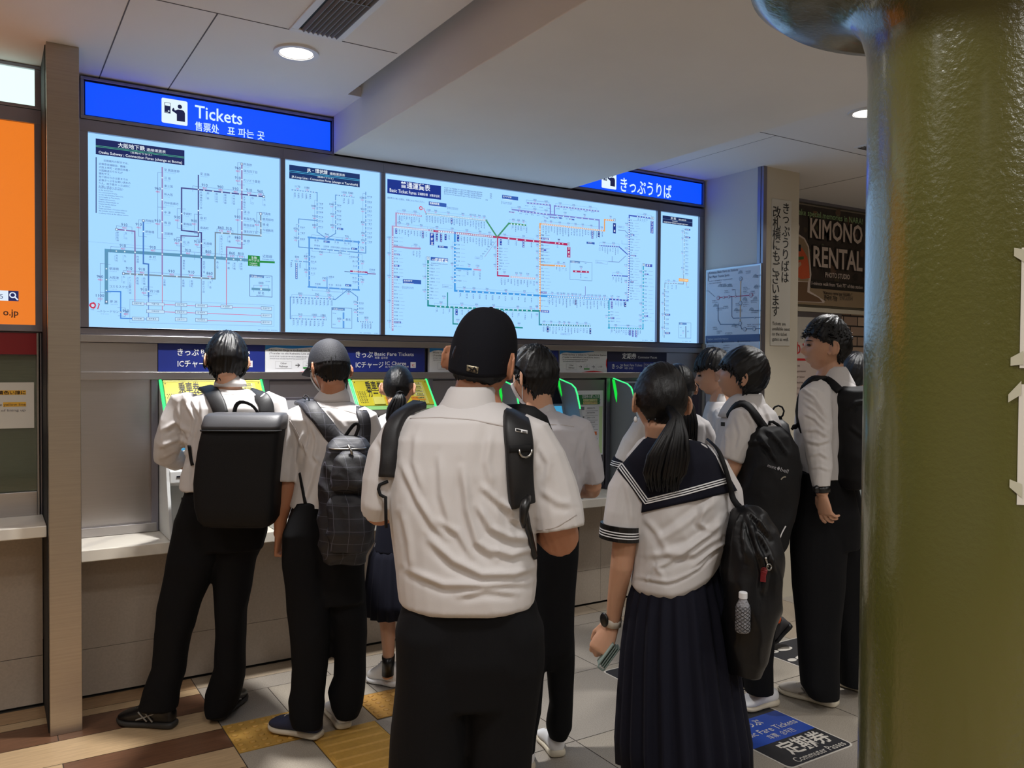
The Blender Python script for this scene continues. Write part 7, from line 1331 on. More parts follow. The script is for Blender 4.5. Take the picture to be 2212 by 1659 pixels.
tm = MB(); P.rows(tm, L1); P.rows(tm, L2); P.rows(tm, [(1262, 890, 1136, .13), (1300, 872, 1158, .142), (1400, 856, 1178, .148), (1500, 858, 1168, .125)]); fuse(tm, 'trousers', M_trou, P.t, .009, 3, [], .008, 5, (1, 1, .5), 2)
P.hair(front=.05, side=-.035, back=-.078, vol=.006, jag=.003, rough=.002, tufts=0, seed=8)
cp = cap(P, mat('navy_cap_wool', (17, 18, 25), .9, spec=.2, bump=.05, bscale=300), 0, -.012, zback=-.046, top=.022, cexp=.72, taper=.085)
S = Surf(cp); pn = patch_on(S, 'cap_badge', mat('badge_silver', (150, 140, 118), .4, .6), cp, (1009, 788), (1034, 793), (1032, 807), (1008, 801), P.d, .0016, .0015, 6, 4); S = Surf(pn); mb = MB()
for pts, w in (([(1012, 793), (1019, 797), (1015, 801)], 3), ([(1021, 800), (1025, 794), (1030, 804)], 4), ([(1012, 801), (1030, 805)], 1.6), ([(1017, 796), (1022, 801)], 3)): band_on(S, mb, pts, w, .0006, None, P.d, .0008, 3, soft=0)
mb.build('badge_figure', M_black, pn)
mb = MB(); mb.ellipsoid(P.hp(Vector((0, 0, .1295))), (.006, .006, .003), None, 12, 6); mb.build('button', cp.data.materials[0], cp, smooth=True)
shoe(P.t, at(910, 2150, 2.0) * 1.0 - ZZ * at(910, 2150, 2.0).z, (lambda q: q - ZZ * q.z)(at(905, 2100, 2.27)), M_black, M_sole, .052, .09); shoe(P.t, (lambda q: q - ZZ * q.z)(at(1085, 2150, 2.03)), (lambda q: q - ZZ * q.z)(at(1080, 2100, 2.3)), M_black, M_sole, .052, .09)
t = thing('backpack', 'black backpack worn in front by the person in navy cap, straps over shoulders', 'backpack', tuple(P.p(1010, 1050, .3)), 'backpacks worn in the queue')
mb = MB(); P.rows(mb, [(925, 930, 1100, .03, .29), (960, 900, 1130, .09, .32), (1050, 880, 1150, .11, .34), (1200, 880, 1150, .11, .34), (1280, 900, 1130, .08, .32)], None, 3.5, 32); fuse(mb, 'main_body', M_bag, t, .012, 2, [], .008, 8)
S = Surf(sh, P.b)
mb = MB(); band_on(S, mb, [(1114, 905), (1116, 930), (1120, 965), (1120, 1010), (1122, 1050), (1126, 1090)], 62, .013, None, P.d, .004, 7, [P.p(1110, 893, .08), P.p(1112, 894, .02)]); sp = mb.build('shoulder_strap', M_bag, t, smooth=True)
S2 = Surf(sp); mb = MB(); K = patch_on(S2, 'strap_label', M_white, sp, (1113, 925), (1139, 930), (1139, 937), (1113, 932), P.d, .0012, .001, 6, 3); K['label'] = 'small white label'; Sk = Surf(K); band_on(Sk, mb, [(1114.5, 928.5), (1125, 931)], 4.5, .0005, None, P.d, .0008, 2, soft=0); band_on(Sk, mb, [(1128, 931.5), (1137, 933)], 1.2, .0005, None, P.d, .0008, 2, soft=0); band_on(Sk, mb, [(1128, 934), (1137, 935.5)], 1.2, .0005, None, P.d, .0008, 2, soft=0); mb.build('label_print', M_black, K)
mb = MB(); h = [S2.hit(x, y, P.d)[0] - FV * .006 for x, y in ((1122, 970), (1121, 980), (1126, 987), (1136, 989), (1145, 985), (1149, 976), (1149, 970))]; mb.tube(sm3(h, 1), .0028, None, 8); mb.build('d_ring', M_chrome, sp, smooth=True)
mb = MB(); band_on(S2, mb, [(1100, 970), (1149, 968)], 14, .003, None, P.d, .0015, 5); mb.build('strap_loop', M_bag2, sp, smooth=True)
mb = MB(); band_on(S, mb, [(1128, 1088), (1134, 1120), (1142, 1160), (1152, 1205)], 13, .006, None, P.d, .004, 6); mb.tube([P.p(1143, 1072, -.15), P.p(1136, 1085, -.17), P.p(1132, 1100, -.175), P.p(1130, 1125, -.175), P.p(1131, 1140, -.17)], [.005, .012, .012, .009, .004], None, 8); mb.build('buckle', M_black, t, smooth=True)
mb = MB(); band_on(S, mb, [(886, 888), (862, 905), (848, 930), (842, 965), (838, 1005), (836, 1030)], 36, .013, None, P.d, .004, 7, [P.p(905, 876, .06)]); mb.build('shoulder_strap', M_bag, t, smooth=True)
mb = MB(); mb.tube(sm3([P.p(x, y, -.09) for x, y in ((838, 1040), (828, 1046), (818, 1044), (816, 1056), (820, 1070), (830, 1080), (835, 1062), (832, 1090), (834, 1140))], 1), .004, None, 8); mb.build('webbing', M_bag2, t, smooth=True)
mb = MB(); Q = [P.p(1090, 890, .10), P.p(1120, 893, .06), P.p(1146, 900, .05), P.p(1166, 914, .06), P.p(1180, 938, .08), P.p(1196, 975, .12), P.p(1216, 1030, .18), P.p(1222, 1050, .2)]; strip(mb, Q, [(-FV + ZZ * .4).normalized()] * len(Q), [.02, .026, .028, .026, .018, .010, .007, .006], .012, None); mb.build('shoulder_strap', M_bag2, t, smooth=True)

# ---------------------------------------------------------------- 5: masked boy, bare-headed
P = Person('bare-headed person in white mask and short-sleeved shirt, right of the navy cap', 3.4, 1190, 1630, 'people waiting at the ticket machines')
TR = [(888, 1136, 1206, .062, .02), (902, 1108, 1240, .09, .01), (925, 1086, 1266, .108, 0), (970, 1092, 1268, .115, 0), (1030, 1098, 1264, .116, 0), (1080, 1100, 1252, .114, 0), (1112, 1102, 1248, .112, 0)]
P.head(1152, 815, .04, yaw=42, pitch=-4, roll=-2, size=1.05); P.neck(1166, 882, 31, .02); core(P, TR)
L1 = [(1105, 1096, 1178, .112, -.03), (1200, 1096, 1180, .108, -.04), (1300, 1100, 1180, .096, -.04), (1400, 1104, 1178, .085, -.05), (1466, 1106, 1174, .078, -.06), (1500, 1106, 1172, .076, -.08), (1580, 1106, 1162, .072, -.10), (1620, 1110, 1158, .066, -.10)]
L2 = [(1105, 1160, 1250, .112, .02), (1200, 1166, 1248, .108, .02), (1260, 1170, 1245, .10, .02), (1340, 1172, 1240, .092, .03), (1420, 1175, 1240, .084, .03), (1484, 1180, 1239, .076, .03), (1520, 1186, 1239, .074, .03), (1568, 1180, 1238, .072, .03), (1590, 1186, 1226, .06, .03)]
core(P, L1, .7, .7); core(P, L2, .7, .7)
P.limb(P.body, [(1246, 930, 0, 17), (1272, 1000, .0, 19), (1281, 1050, .04, 19), (1280, 1058, .08, 19), (1240, 1062, .22, 15), (1200, 1055, .32, 12)]); P.limb(P.body, [(1102, 925, 0, 20), (1086, 1000, .02, 20), (1086, 1050, .08, 17), (1110, 1040, .24, 13), (1130, 1030, .34, 11)]); hand(P.body, P.p(1198, 1055, .33), FH - RH * .6, ZZ, 1, .95); hand(P.body, P.p(1130, 1030, .35), FH, ZZ, -1, .95); P.finish()
mb = MB(); P.rows(mb, [(r[0], r[1] - 2, r[2] + 2, r[3] * 1.05) + tuple(r[4:]) for r in TR]); P.limb(mb, [(1228, 908, 0, 18, 30), (1250, 925, 0, 28, 34), (1264, 965, 0, 30, 34), (1275, 1005, .01, 30, 34), (1280, 1036, .03, 27, 32)]); P.limb(mb, [(1120, 908, 0, 18, 30), (1104, 925, 0, 24, 32), (1092, 965, .01, 26), (1086, 1010, .04, 27)])
sh = fuse(mb, 'shirt', M_shirt2, P.t, .0062, 3, [([(1190, 930), (1215, 990), (1230, 1050)], 5, .007), ([(1170, 940), (1180, 1010), (1190, 1070)], 5, .006), ([(1262, 945), (1255, 990), (1262, 1040)], 5, .008), ([(1205, 960), (1240, 1020), (1248, 1060)], 5, .006), ([(1215, 1090), (1235, 1070), (1252, 1060)], 4, .006)], .008, 7, (1, 1, .5), 11)
collar(P, [(898, 1140, 1204, .066, .02), (888, 1140, 1202, .064, .02), (878, 1146, 1197, .058, .022), (870, 1152, 1193, .054, .025), (870, 1154, 1191, .048, .025)], m=M_shirt2); seam(P, sh, [[(1120, 916), (1170, 916), (1215, 918), (1240, 922)]])
tm = MB(); P.rows(tm, L1); P.rows(tm, L2); P.rows(tm, [(1090, 1100, 1250, .114), (1120, 1096, 1251, .118), (1200, 1096, 1249, .115), (1300, 1102, 1243, .098), (1400, 1108, 1238, .085), (1440, 1112, 1232, .06)]); fuse(tm, 'trousers', M_trou, P.t, .008, 3, [], .007, 6, (1, 1, .6), 12)
P.hair(front=.035, side=-.018, back=-.092, vol=.020, jag=.010, tufts=120, tl=.013, seed=9, rough=.005); mask(P)
shoe(P.t, on_z(1206, 1638, 0), on_z(1176, 1590, 0), M_white, M_sole, .05, .095); shoe(P.t, on_z(1140, 1668, 0), on_z(1118, 1625, 0), M_white, M_sole, .05, .095)

# ---------------------------------------------------------------- 7: girl in sailor uniform at the last machine
P = Person('person in sailor uniform, mostly hidden at the rightmost machine', 4.3, 1450, 1470, 'people waiting at the ticket machines')
TR = [(880, 1428, 1476, .055, .02), (895, 1400, 1506, .08, .01), (915, 1384, 1524, .098, 0), (960, 1386, 1522, .10, 0), (1040, 1392, 1512, .098, 0), (1110, 1396, 1508, .1, 0), (1160, 1394, 1510, .11, 0)]
P.head(1464, 836, .02, yaw=8, pitch=4, size=1.0); P.neck(1454, 880, 21, .02); core(P, TR)
LEG = [(1180, 1402, 1446, .08, -.02), (1260, 1404, 1442, .07, -.02), (1340, 1408, 1440, .06, -.02), (1400, 1412, 1436, .045, -.02), (1446, 1412, 1434, .042, -.02)]; P.rows(P.body, LEG, None, 2.1); P.rows(P.body, [(y, a + 50, b + 50, t_, d_ + .03) for y, a, b, t_, d_ in LEG], None, 2.1)
P.limb(P.body, [(1390, 925, 0, 14), (1362, 990, .0, 14), (1352, 1030, .04, 12), (1372, 1020, .2, 9), (1390, 1010, .3, 8)]); P.limb(P.body, [(1518, 925, 0, 14), (1534, 985, .02, 14), (1536, 1025, .06, 12), (1520, 1015, .22, 9), (1505, 1005, .32, 8)]); hand(P.body, P.p(1390, 1009, .31), FH, ZZ, -1, .88); hand(P.body, P.p(1505, 1004, .33), FH, ZZ, 1, .88); P.finish()
mb = MB(); P.rows(mb, [(r[0], r[1] - 2, r[2] + 2, r[3] * 1.05) + tuple(r[4:]) for r in TR]); P.limb(mb, [(1408, 905, 0, 14, 22), (1388, 918, 0, 20, 24), (1368, 955, 0, 24, 26), (1350, 995, .02, 24, 26)]); P.limb(mb, [(1500, 905, 0, 14, 22), (1518, 918, 0, 18, 24), (1530, 955, .02, 20, 24), (1536, 992, .03, 21, 24)]); sh = fuse(mb, 'blouse', M_shirt, P.t, .0068, 3, [], .006, 8, (1, 1, .5), 13)
S = Surf(sh); sc = patch_on(S, 'sailor_collar', M_navy_c, sh, (1418, 893), (1492, 893), (1506, 985), (1404, 985), P.d, .005, .003)
mb = MB(); P.limb(mb, [(1349, 997, .02, 26, 28), (1342, 1012, .025, 26, 28)]); mb.build('cuff', M_navy_c, sh, smooth=True); mb = MB()
for q in (999, 1003, 1007): P.limb(mb, [(1348.5 - (q - 997) * .46, q, .02, 26.6, 28.6), (1348.2 - (q - 997) * .46, q + 1.6, .02, 26.6, 28.6)])
mb.build('cuff_stripes', M_white, sh)
skirt(P, [(1150, 1394, 1510, .112), (1200, 1382, 1522, .14), (1280, 1374, 1532, .16), (1350, 1368, 1538, .18)], 22, .010, M_navy_c)
P.hair(front=.05, side=-.005, back=-.08, vol=.012, jag=.004, freq=18, rough=.002, tufts=20, seed=14, whorl=(0, -.95, -.1))
mb = MB(); rg = random.Random(17)
for i in range(60): a = rg.uniform(-1, 1); b = rg.uniform(-1, 1); mb.tube([P.p(1482 + a * 3, 858, -.10), P.p(1488 + a * 9, 880, -.12 + b * .012), P.p(1492 + a * 12, 915, -.12 + b * .014), P.p(1494 + a * 12, 950 + rg.uniform(-10, 10), -.12 + b * .01)], [.007, .010, .010, .001], None, 6)
mb.build('ponytail', M_hair, P.t, smooth=True)
for x in (1424, 1474): shoe(P.t, on_z(x, 1462, 0), on_z(x - 4, 1432, 0), M_black, M_black, .044, .08)
# ---------------------------------------------------------------- 8: boy in profile by the wall map
GRP = 'people waiting at the ticket machines'
P = Person('person in white shirt standing in profile under the framed wall map', 4.65, 1560, 1440, GRP)
TR = [(868, 1532, 1580, .07, 0), (885, 1526, 1600, .11, 0), (915, 1520, 1612, .15, 0), (960, 1514, 1612, .165, 0), (1020, 1514, 1606, .16, 0), (1080, 1518, 1600, .155, 0), (1110, 1518, 1600, .15, 0)]
P.head(1542, 808, 0, yaw=82, pitch=-8, size=1.03); P.neck(1556, 862, 22, .0); core(P, TR)
L1 = [(1105, 1520, 1596, .08, -.06), (1180, 1524, 1594, .085, -.06), (1260, 1530, 1590, .075, -.06), (1340, 1536, 1584, .065, -.06), (1404, 1540, 1580, .06, -.06)]
L2 = [(1105, 1524, 1604, .08, .06), (1180, 1552, 1624, .085, .07), (1240, 1590, 1650, .075, .08), (1290, 1622, 1676, .066, .08), (1340, 1640, 1688, .058, .08)]
core(P, L1, .7, .7); core(P, L2, .7, .7)
for dd in (-.17, .17): P.limb(P.body, [(1574, 905, dd, 15), (1578, 970, dd, 15), (1572, 1020, dd, 14), (1548, 1050, dd * .8, 12), (1526, 1060, dd * .7, 10)]); hand(P.body, P.p(1524, 1061, dd * .7), -RH - ZZ * .2, ZZ, 1 if dd > 0 else -1, .95)
P.finish(.0042)
mb = MB(); P.rows(mb, [(r[0], r[1] - 2, r[2] + 2, r[3] * 1.05) + tuple(r[4:]) for r in TR])
for dd in (-.15, .15): P.limb(mb, [(1560, 892, dd * .6, 20), (1570, 905, dd, 24, 22), (1576, 950, dd * 1.1, 24), (1574, 995, dd * 1.1, 24)])
sh = fuse(mb, 'shirt', M_shirt, P.t, .0068, 3, [([(1530, 900), (1526, 960), (1530, 1020)], 4, .008), ([(1545, 900), (1542, 970), (1545, 1040)], 4, .007)], .010, 8, (1, 1, .5), 21)
collar(P, [(888, 1534, 1578, .074, 0), (880, 1536, 1576, .072, 0), (866, 1538, 1571, .062, 0), (850, 1542, 1568, .056, 0), (850, 1544, 1566, .05, 0)])
tm = MB(); P.rows(tm, L1); P.rows(tm, L2); P.rows(tm, [(1098, 1522, 1598, .145), (1130, 1520, 1602, .15), (1180, 1524, 1606, .14)]); fuse(tm, 'trousers', M_trou, P.t, .009, 3)
P.hair(front=.028, side=.012, back=-.055, vol=.020, top=.012, jag=.012, tufts=60, tl=.016, seed=21, rough=.006); P.eyes()
shoe(P.t, on_z(1588, 1420, 0), on_z(1526, 1414, 0), M_black, M_sole, .05, .09)
hx = at(1712, 1352, 4.75); tx_ = on_z(1668, 1398, 0); sho = shoe(P.t, hx, tx_ + ZZ * .01, mat('dark_grey_knit', (54, 52, 54), .8), M_black, .052, .10)
mb = MB(); q = hx.lerp(tx_, .2) + ZZ * .075; mb.ellipsoid(at(1682, 1337, 4.66), (.016, .012, .026), mat('orange_tab', (232, 98, 40), .6), 12, 8); mb.build('pull_tab', None, sho, smooth=True)

# ---------------------------------------------------------------- 9: boy looking up, outdoor backpack
P = Person('person in white short sleeves looking up, with black backpack with white lettering', 3.95, 1640, 1510, GRP)
TR = [(872, 1580, 1650, .08, 0), (890, 1566, 1668, .13, 0), (915, 1556, 1680, .165, 0), (970, 1552, 1682, .18, 0), (1030, 1556, 1676, .175, 0), (1090, 1558, 1672, .17, 0), (1120, 1560, 1670, .165, 0)]
P.head(1602, 812, 0, yaw=68, pitch=20, roll=0, size=1.06); P.neck(1612, 868, 30, 0); core(P, TR, .8, .8)
L1 = [(1110, 1560, 1672, .085, -.07), (1180, 1562, 1680, .09, -.07), (1260, 1572, 1682, .085, -.07), (1350, 1590, 1674, .078, -.07), (1430, 1604, 1668, .074, -.07), (1494, 1610, 1669, .072, -.07)]
L2 = [(1110, 1560, 1668, .085, .07), (1180, 1556, 1664, .09, .07), (1260, 1556, 1650, .08, .07), (1350, 1560, 1640, .074, .07), (1430, 1566, 1630, .07, .07), (1476, 1568, 1628, .068, .07)]
core(P, L1, .7, .7); core(P, L2, .7, .7)
for dd in (-.175, .175): P.limb(P.body, [(1606, 905, dd, 18), (1594, 960, dd, 18), (1588, 1000, dd, 17), (1574, 1030, dd, 14), (1560, 1062, dd * .9, 12)]); hand(P.body, P.p(1558, 1066, dd * .9), -ZZ - RH * .3, -FH if dd < 0 else FH, 1, .95, (.5, .6, .7, .8))
P.finish(.0042)
mb = MB(); P.rows(mb, [(r[0], r[1] - 2, r[2] + 2, r[3] * 1.04) + tuple(r[4:]) for r in TR])
for dd in (-.165, .165): P.limb(mb, [(1614, 884, dd * .6, 26, 22), (1608, 905, dd, 34, 28), (1594, 945, dd * 1.1, 33, 30), (1582, 978, dd * 1.12, 29, 30), (1577, 992, dd * 1.12, 27, 29)])
sh = fuse(mb, 'shirt', M_shirt, P.t, .0062, 3, [([(1562, 905), (1570, 950), (1566, 985)], 4, .006), ([(1610, 890), (1625, 915), (1632, 950)], 4, .007), ([(1648, 870), (1662, 900), (1672, 930)], 4, .007), ([(1590, 900), (1600, 940), (1592, 975)], 4, .005)], .008, 8, (1, 1, .5), 23)
collar(P, [(900, 1552, 1672, .125, 0), (886, 1558, 1660, .11, 0), (870, 1568, 1652, .088, 0), (858, 1578, 1648, .078, 0), (850, 1584, 1645, .07, 0), (851, 1588, 1641, .062, 0)])
tm = MB(); P.rows(tm, L1); P.rows(tm, L2); P.rows(tm, [(1106, 1562, 1670, .16), (1140, 1560, 1674, .165), (1200, 1562, 1676, .15)]); fuse(tm, 'trousers', M_trou, P.t, .009, 3)
P.hair(front=.010, bang=.004, side=-.028, back=-.088, vol=.024, top=.004, jag=.012, tufts=150, tl=.014, seed=25, rough=.004, whorl=(.3, -.5, .8)); P.eyes()
mb = MB(); mb.box(P.p(1557, 920, -.19), P.p(1566, 912, -.205), M_black); mb.build('pocket_clip', None, sh)
shoe(P.t, on_z(1676, 1520, 0), on_z(1596, 1536, 0), M_white, M_sole, .052, .095); shoe(P.t, on_z(1640, 1480, 0), on_z(1580, 1484, 0), M_white, M_sole, .052, .095)
t = thing('backpack', 'black outdoor backpack with white lettering and top loop, on the person looking up', 'backpack', tuple(P.p(1670, 1050, -.05)), 'backpacks worn in the queue')
mb = MB(); P.rows(mb, [(918, 1632, 1668, .03, -.16), (924, 1622, 1684, .08, -.16), (940, 1610, 1704, .12, -.16), (975, 1600, 1720, .14, -.17), (1020, 1594, 1724, .15, -.17), (1070, 1592, 1716, .15, -.17), (1120, 1592, 1706, .145, -.17), (1165, 1598, 1696, .13, -.17), (1188, 1612, 1686, .10, -.17)], None, 2.8, 36)
bp_ = fuse(mb, 'main_body', M_bag2, t, .007, 3, [([(1640, 940), (1660, 970), (1680, 1000)], 5, .012), ([(1655, 930), (1685, 955), (1702, 985)], 4, .010), ([(1610, 960), (1640, 955), (1670, 975)], 4, .009)], .012, 9, (1, 1, .8), 5)
S = Surf(bp_); mb = MB(); o_, n_ = S.hit(1657, 1008, P.d); o2, _ = S.hit(1697, 1021, P.d); u = (o2 - o_).normalized(); LP = Pane(o_ + n_ * .004, u, n_.cross(u), .001); LP.text(mb, 'mont', 0, 0, .016, prnt((170, 170, 176)), .038); LP.poly(mb, [(.041, .008), (.048, .0175), (.055, .008), (.048, -.0015)], prnt((170, 170, 176)), 2); LP.text(mb, 'bell', .058, 0, .018, prnt((170, 170, 176)), .034); mb.build('lettering', None, bp_)
mb = MB(); band_on(S, mb, [(1686, 1036), (1692, 1028), (1697, 1030)], 3, .003, M_chrome, P.d, .002, 3); band_on(S, mb, [(1684, 1162), (1690, 1148), (1697, 1136)], 2.4, .002, M_white, P.d, .002, 3); mb.build('zip_pull', None, bp_)
mb = MB(); mb.box(P.p(1706, 1096, -.02), P.p(1720, 1086, -.04), mat('yellow_tag', (196, 200, 40), .5)); mb.build('yellow_tag', None, bp_, bevel=.002)
Q = [P.p(x, y, .05) for x, y in ((1683, 905), (1693, 898), (1695, 888), (1691, 878), (1681, 874), (1672, 878), (1668, 888))]; mb = MB(); mb.tube(sm3(Q, 1), .0045, None, 8); mb.ellipsoid(P.p(1684, 906, .05), (.014, .012, .018)); mb.build('top_loop', M_bag2, t, smooth=True)
mb = MB(); P.rows(mb, [(906, 1674, 1690, .02, .05), (916, 1668, 1702, .04, .04), (945, 1664, 1708, .05, .02), (980, 1664, 1704, .05, .0)], None, 2.6, 24); mb.build('side_panel', M_bag, t, smooth=True)
mb = MB(); Q = [P.p(x, y, -.16) for x, y in ((1662, 918), (1660, 910), (1668, 908), (1682, 918), (1690, 928))]; mb.tube(sm3(Q, 1), .007, None, 8); mb.build('handle', M_bag2, t, smooth=True)
S = Surf(sh); mb = MB(); band_on(S, mb, [(1588, 880), (1600, 872), (1612, 876), (1626, 892), (1638, 910), (1650, 926)], 20, .012, None, P.d, .004, 5, [P.p(1574, 900, -.14), P.p(1580, 888, -.15)]); mb.build('shoulder_strap', M_bag2, t, smooth=True)

# ---------------------------------------------------------------- 10: tall boy with a watch, at the column
P = Person('person in long-sleeved white shirt and black wristwatch, in profile beside the column', 3.95, 1770, 1520, GRP)
TR = [(818, 1764, 1828, .08, 0), (835, 1748, 1840, .12, 0), (862, 1734, 1846, .155, 0), (910, 1726, 1842, .165, 0), (970, 1724, 1834, .16, 0), (1010, 1724, 1828, .155, 0), (1028, 1724, 1824, .15, 0)]
P.head(1784, 748, 0, yaw=80, pitch=2, roll=0, size=1.05); P.neck(1793, 812, 30, 0); core(P, TR, .8, .8)
L1 = [(1020, 1722, 1830, .085, -.06), (1100, 1712, 1832, .095, -.06), (1180, 1710, 1828, .095, -.06), (1268, 1714, 1822, .088, -.06), (1370, 1722, 1812, .08, -.06), (1440, 1729, 1810, .076, -.06), (1480, 1732, 1810, .076, -.06), (1506, 1750, 1809, .07, -.06)]
L2 = [(1020, 1730, 1846, .085, .07), (1100, 1740, 1862, .095, .08), (1200, 1760, 1872, .09, .10), (1300, 1790, 1878, .082, .12), (1400, 1806, 1876, .076, .12), (1478, 1812, 1872, .074, .12)]
core(P, L1, .7, .7); core(P, L2, .7, .7)
P.limb(P.body, [(1762, 870, -.16, 20), (1766, 930, -.18, 20), (1770, 980, -.20, 18), (1774, 1030, -.22, 15), (1775, 1054, -.23, 12), (1776, 1068, -.23, 12.5)])
hand(P.body, P.p(1776, 1068, -.23), P.p(1783, 1110, -.23) - P.p(1776, 1068, -.23), -RH - FH * .55, 1, .98, (.30, .42, .5, .55), .2, .25)
P.limb(P.body, [(1776, 860, .17, 20), (1770, 930, .19, 20), (1768, 990, .2, 17), (1762, 1050, .2, 14)]); hand(P.body, P.p(1762, 1054, .2), -ZZ, FH, 1, .95, (.5, .6, .7, .8)); P.finish(.0042)
mb = MB(); P.rows(mb, [(r[0], r[1] - 1, r[2] + 2, r[3] * 1.03) + tuple(r[4:]) for r in TR])
P.limb(mb, [(1772, 838, -.10, 28, 22), (1760, 858, -.15, 34, 28), (1760, 900, -.18, 33, 29), (1766, 945, -.19, 29, 27), (1770, 985, -.21, 26, 24), (1773, 1020, -.22, 21, 20), (1775, 1046, -.23, 18, 18), (1775, 1050, -.23, 18, 18)]); P.limb(mb, [(1784, 838, .10, 28, 22), (1776, 858, .15, 32, 28), (1770, 940, .19, 28), (1768, 1000, .2, 24), (1764, 1044, .2, 18)])
sh = fuse(mb, 'shirt', M_shirt, P.t, .0055, 3, [([(1736, 842), (1756, 856), (1786, 892)], 3.4, .009), ([(1740, 858), (1764, 872), (1790, 905)], 3.4, .009), ([(1742, 875), (1765, 888), (1788, 915)], 3.2, .008), ([(1738, 895), (1760, 905), (1785, 930)], 3.2, .007), ([(1742, 930), (1765, 928), (1790, 945)], 4, .008), ([(1745, 952), (1768, 958), (1794, 950)], 4, .010), ([(1750, 985), (1770, 978), (1790, 990)], 3.5, .006), ([(1752, 1012), (1770, 1008), (1788, 1015)], 3, .005)], .010, 8, (1, 1, .6), 27)
collar(P, [(838, 1752, 1846, .115, 0), (826, 1760, 1842, .10, 0), (810, 1769, 1834, .082, 0), (798, 1776, 1828, .072, 0), (792, 1784, 1823, .066, 0), (793, 1788, 1819, .058, 0)])
tm = MB(); P.rows(tm, L1); P.rows(tm, L2); P.rows(tm, [(1014, 1727, 1826, .145), (1040, 1721, 1832, .155), (1110, 1712, 1850, .16), (1180, 1716, 1850, .14)]); fuse(tm, 'trousers', M_trou, P.t, .008, 3, [], .006, 6, (1, 1, .5), 3)
P.hair(front=.040, bang=.034, side=-.004, back=-.084, vol=.018, top=.012, jag=.010, tufts=60, tl=.012, seed=29, rough=.006, spiky=.013); P.eyes()
mb = MB(); P.limb(mb, [(1774.5, 1050, -.23, 17.5, 16), (1775, 1056, -.23, 17.5, 16), (1775.5, 1063, -.23, 17, 16)]); mb.ellipsoid(P.p(1764, 1057, -.262), (.016, .012, .018)); mb.build('wristwatch', M_black, P.t, smooth=True)
shoe(P.t, on_z(1808, 1528, 0), on_z(1684, 1492, 0), mat('pale_trainer', (190, 182, 172), .7), M_sole, .055, .10, stripes=mat('trainer_mark', (120, 114, 106), .6)); shoe(P.t, on_z(1880, 1500, 0), on_z(1812, 1474, 0), mat('pale_trainer', (190, 182, 172), .7), M_sole, .052, .09)
t = thing('backpack', 'black backpack of the person with black wristwatch, cut off by the green column', 'backpack', tuple(P.p(1830, 920, 0)), 'backpacks worn in the queue')
mb = MB(); P.rows(mb, [(835, 1818, 1880, .07, -.10), (842, 1806, 1900, .12, -.10), (865, 1799, 1916, .15, -.10), (920, 1797, 1926, .16, -.10), (980, 1798, 1924, .16, -.10), (1030, 1800, 1914, .155, -.10), (1050, 1808, 1900, .13, -.10)], None, 3, 36); bp_ = fuse(mb, 'main_body', M_bag2, t, .008, 3, [([(1812, 850), (1806, 880), (1808, 910)], 4, .010), ([(1830, 885), (1850, 870), (1870, 868)], 4, .010), ([(1835, 920), (1852, 935), (1866, 945)], 4, .008)], .010, 8, (1, 1, .8), 9)
S = Surf(sh); mb = MB(); band_on(S, mb, [(1752, 822), (1766, 818), (1784, 820), (1800, 832), (1814, 846)], 18, .012, None, P.d, .004, 5, [P.p(1738, 838, -.13), P.p(1744, 827, -.12)]); mb.build('shoulder_strap', M_bag2, t, smooth=True)
mb = MB(); Q = [P.p(x, y, dd) for x, y, dd in ((1738, 838, -.13), (1727, 862, -.10), (1722, 890, -.08), (1726, 915, -.08), (1734, 934, -.10))]; mb.tube(sm3(Q, 1), [.014, .013, .012, .012, .010], None, 10, (.6, 1.4)); mb.ellipsoid(P.p(1717, 922, -.08), (.016, .012, .012)); mb.tube([P.p(1710, 927, -.07), P.p(1718, 921, -.08), P.p(1724, 915, -.08)], .007, None, 8); mb.build('chest_strap', M_bag2, t, smooth=True)

# ---------------------------------------------------------------- 11: person behind the tall boy
P = Person('person in grey top, mostly hidden behind the one with black wristwatch', 4.9, 1850, 1430, GRP)
TR = [(842, 1826, 1882, .07, 0), (860, 1806, 1906, .11, 0), (900, 1800, 1912, .13, 0), (980, 1804, 1908, .13, 0), (1080, 1806, 1906, .13, 0)]
P.head(1846, 806, 0, yaw=20, size=1.0); P.neck(1850, 845, 22, 0); core(P, TR); LG = [(1070, 1808, 1856, .1, 0), (1200, 1812, 1856, .09, 0), (1300, 1816, 1850, .07, 0), (1374, 1818, 1846, .06, 0)]; core(P, LG, .7, .7); core(P, [(y, a + 48, b + 48, t_, .0) for y, a, b, t_, _ in LG], .7, .7)
for q in (1806, 1904): P.limb(P.body, [(q, 870, 0, 15), (q, 960, .02, 15), (q, 1010, .1, 12), (q, 1020, .2, 10)]); hand(P.body, P.p(q, 1020, .2), FH, ZZ, 1, .9)
P.finish(.007); mb = MB(); P.rows(mb, TR); 
for q in (1808, 1902): P.limb(mb, [(q, 868, 0, 20), (q, 920, 0, 21), (q, 965, .02, 20)])
fuse(mb, 'shirt', mat('grey_top', (140, 146, 146), .85), P.t, .008, 3); tm = MB(); P.rows(tm, LG); P.rows(tm, [(y, a + 48, b + 48, t_, .0) for y, a, b, t_, _ in LG]); P.rows(tm, [(1066, 1808, 1904, .125), (1130, 1808, 1904, .13)]); fuse(tm, 'trousers', M_trou, P.t, .01, 3)
P.hair(front=.04, side=-.02, back=-.09, vol=.018, jag=.012, tufts=60, seed=31)
for q in (1832, 1880): shoe(P.t, on_z(q, 1384, 0), on_z(q - 8, 1362, 0), M_black, M_black, .046, .085)

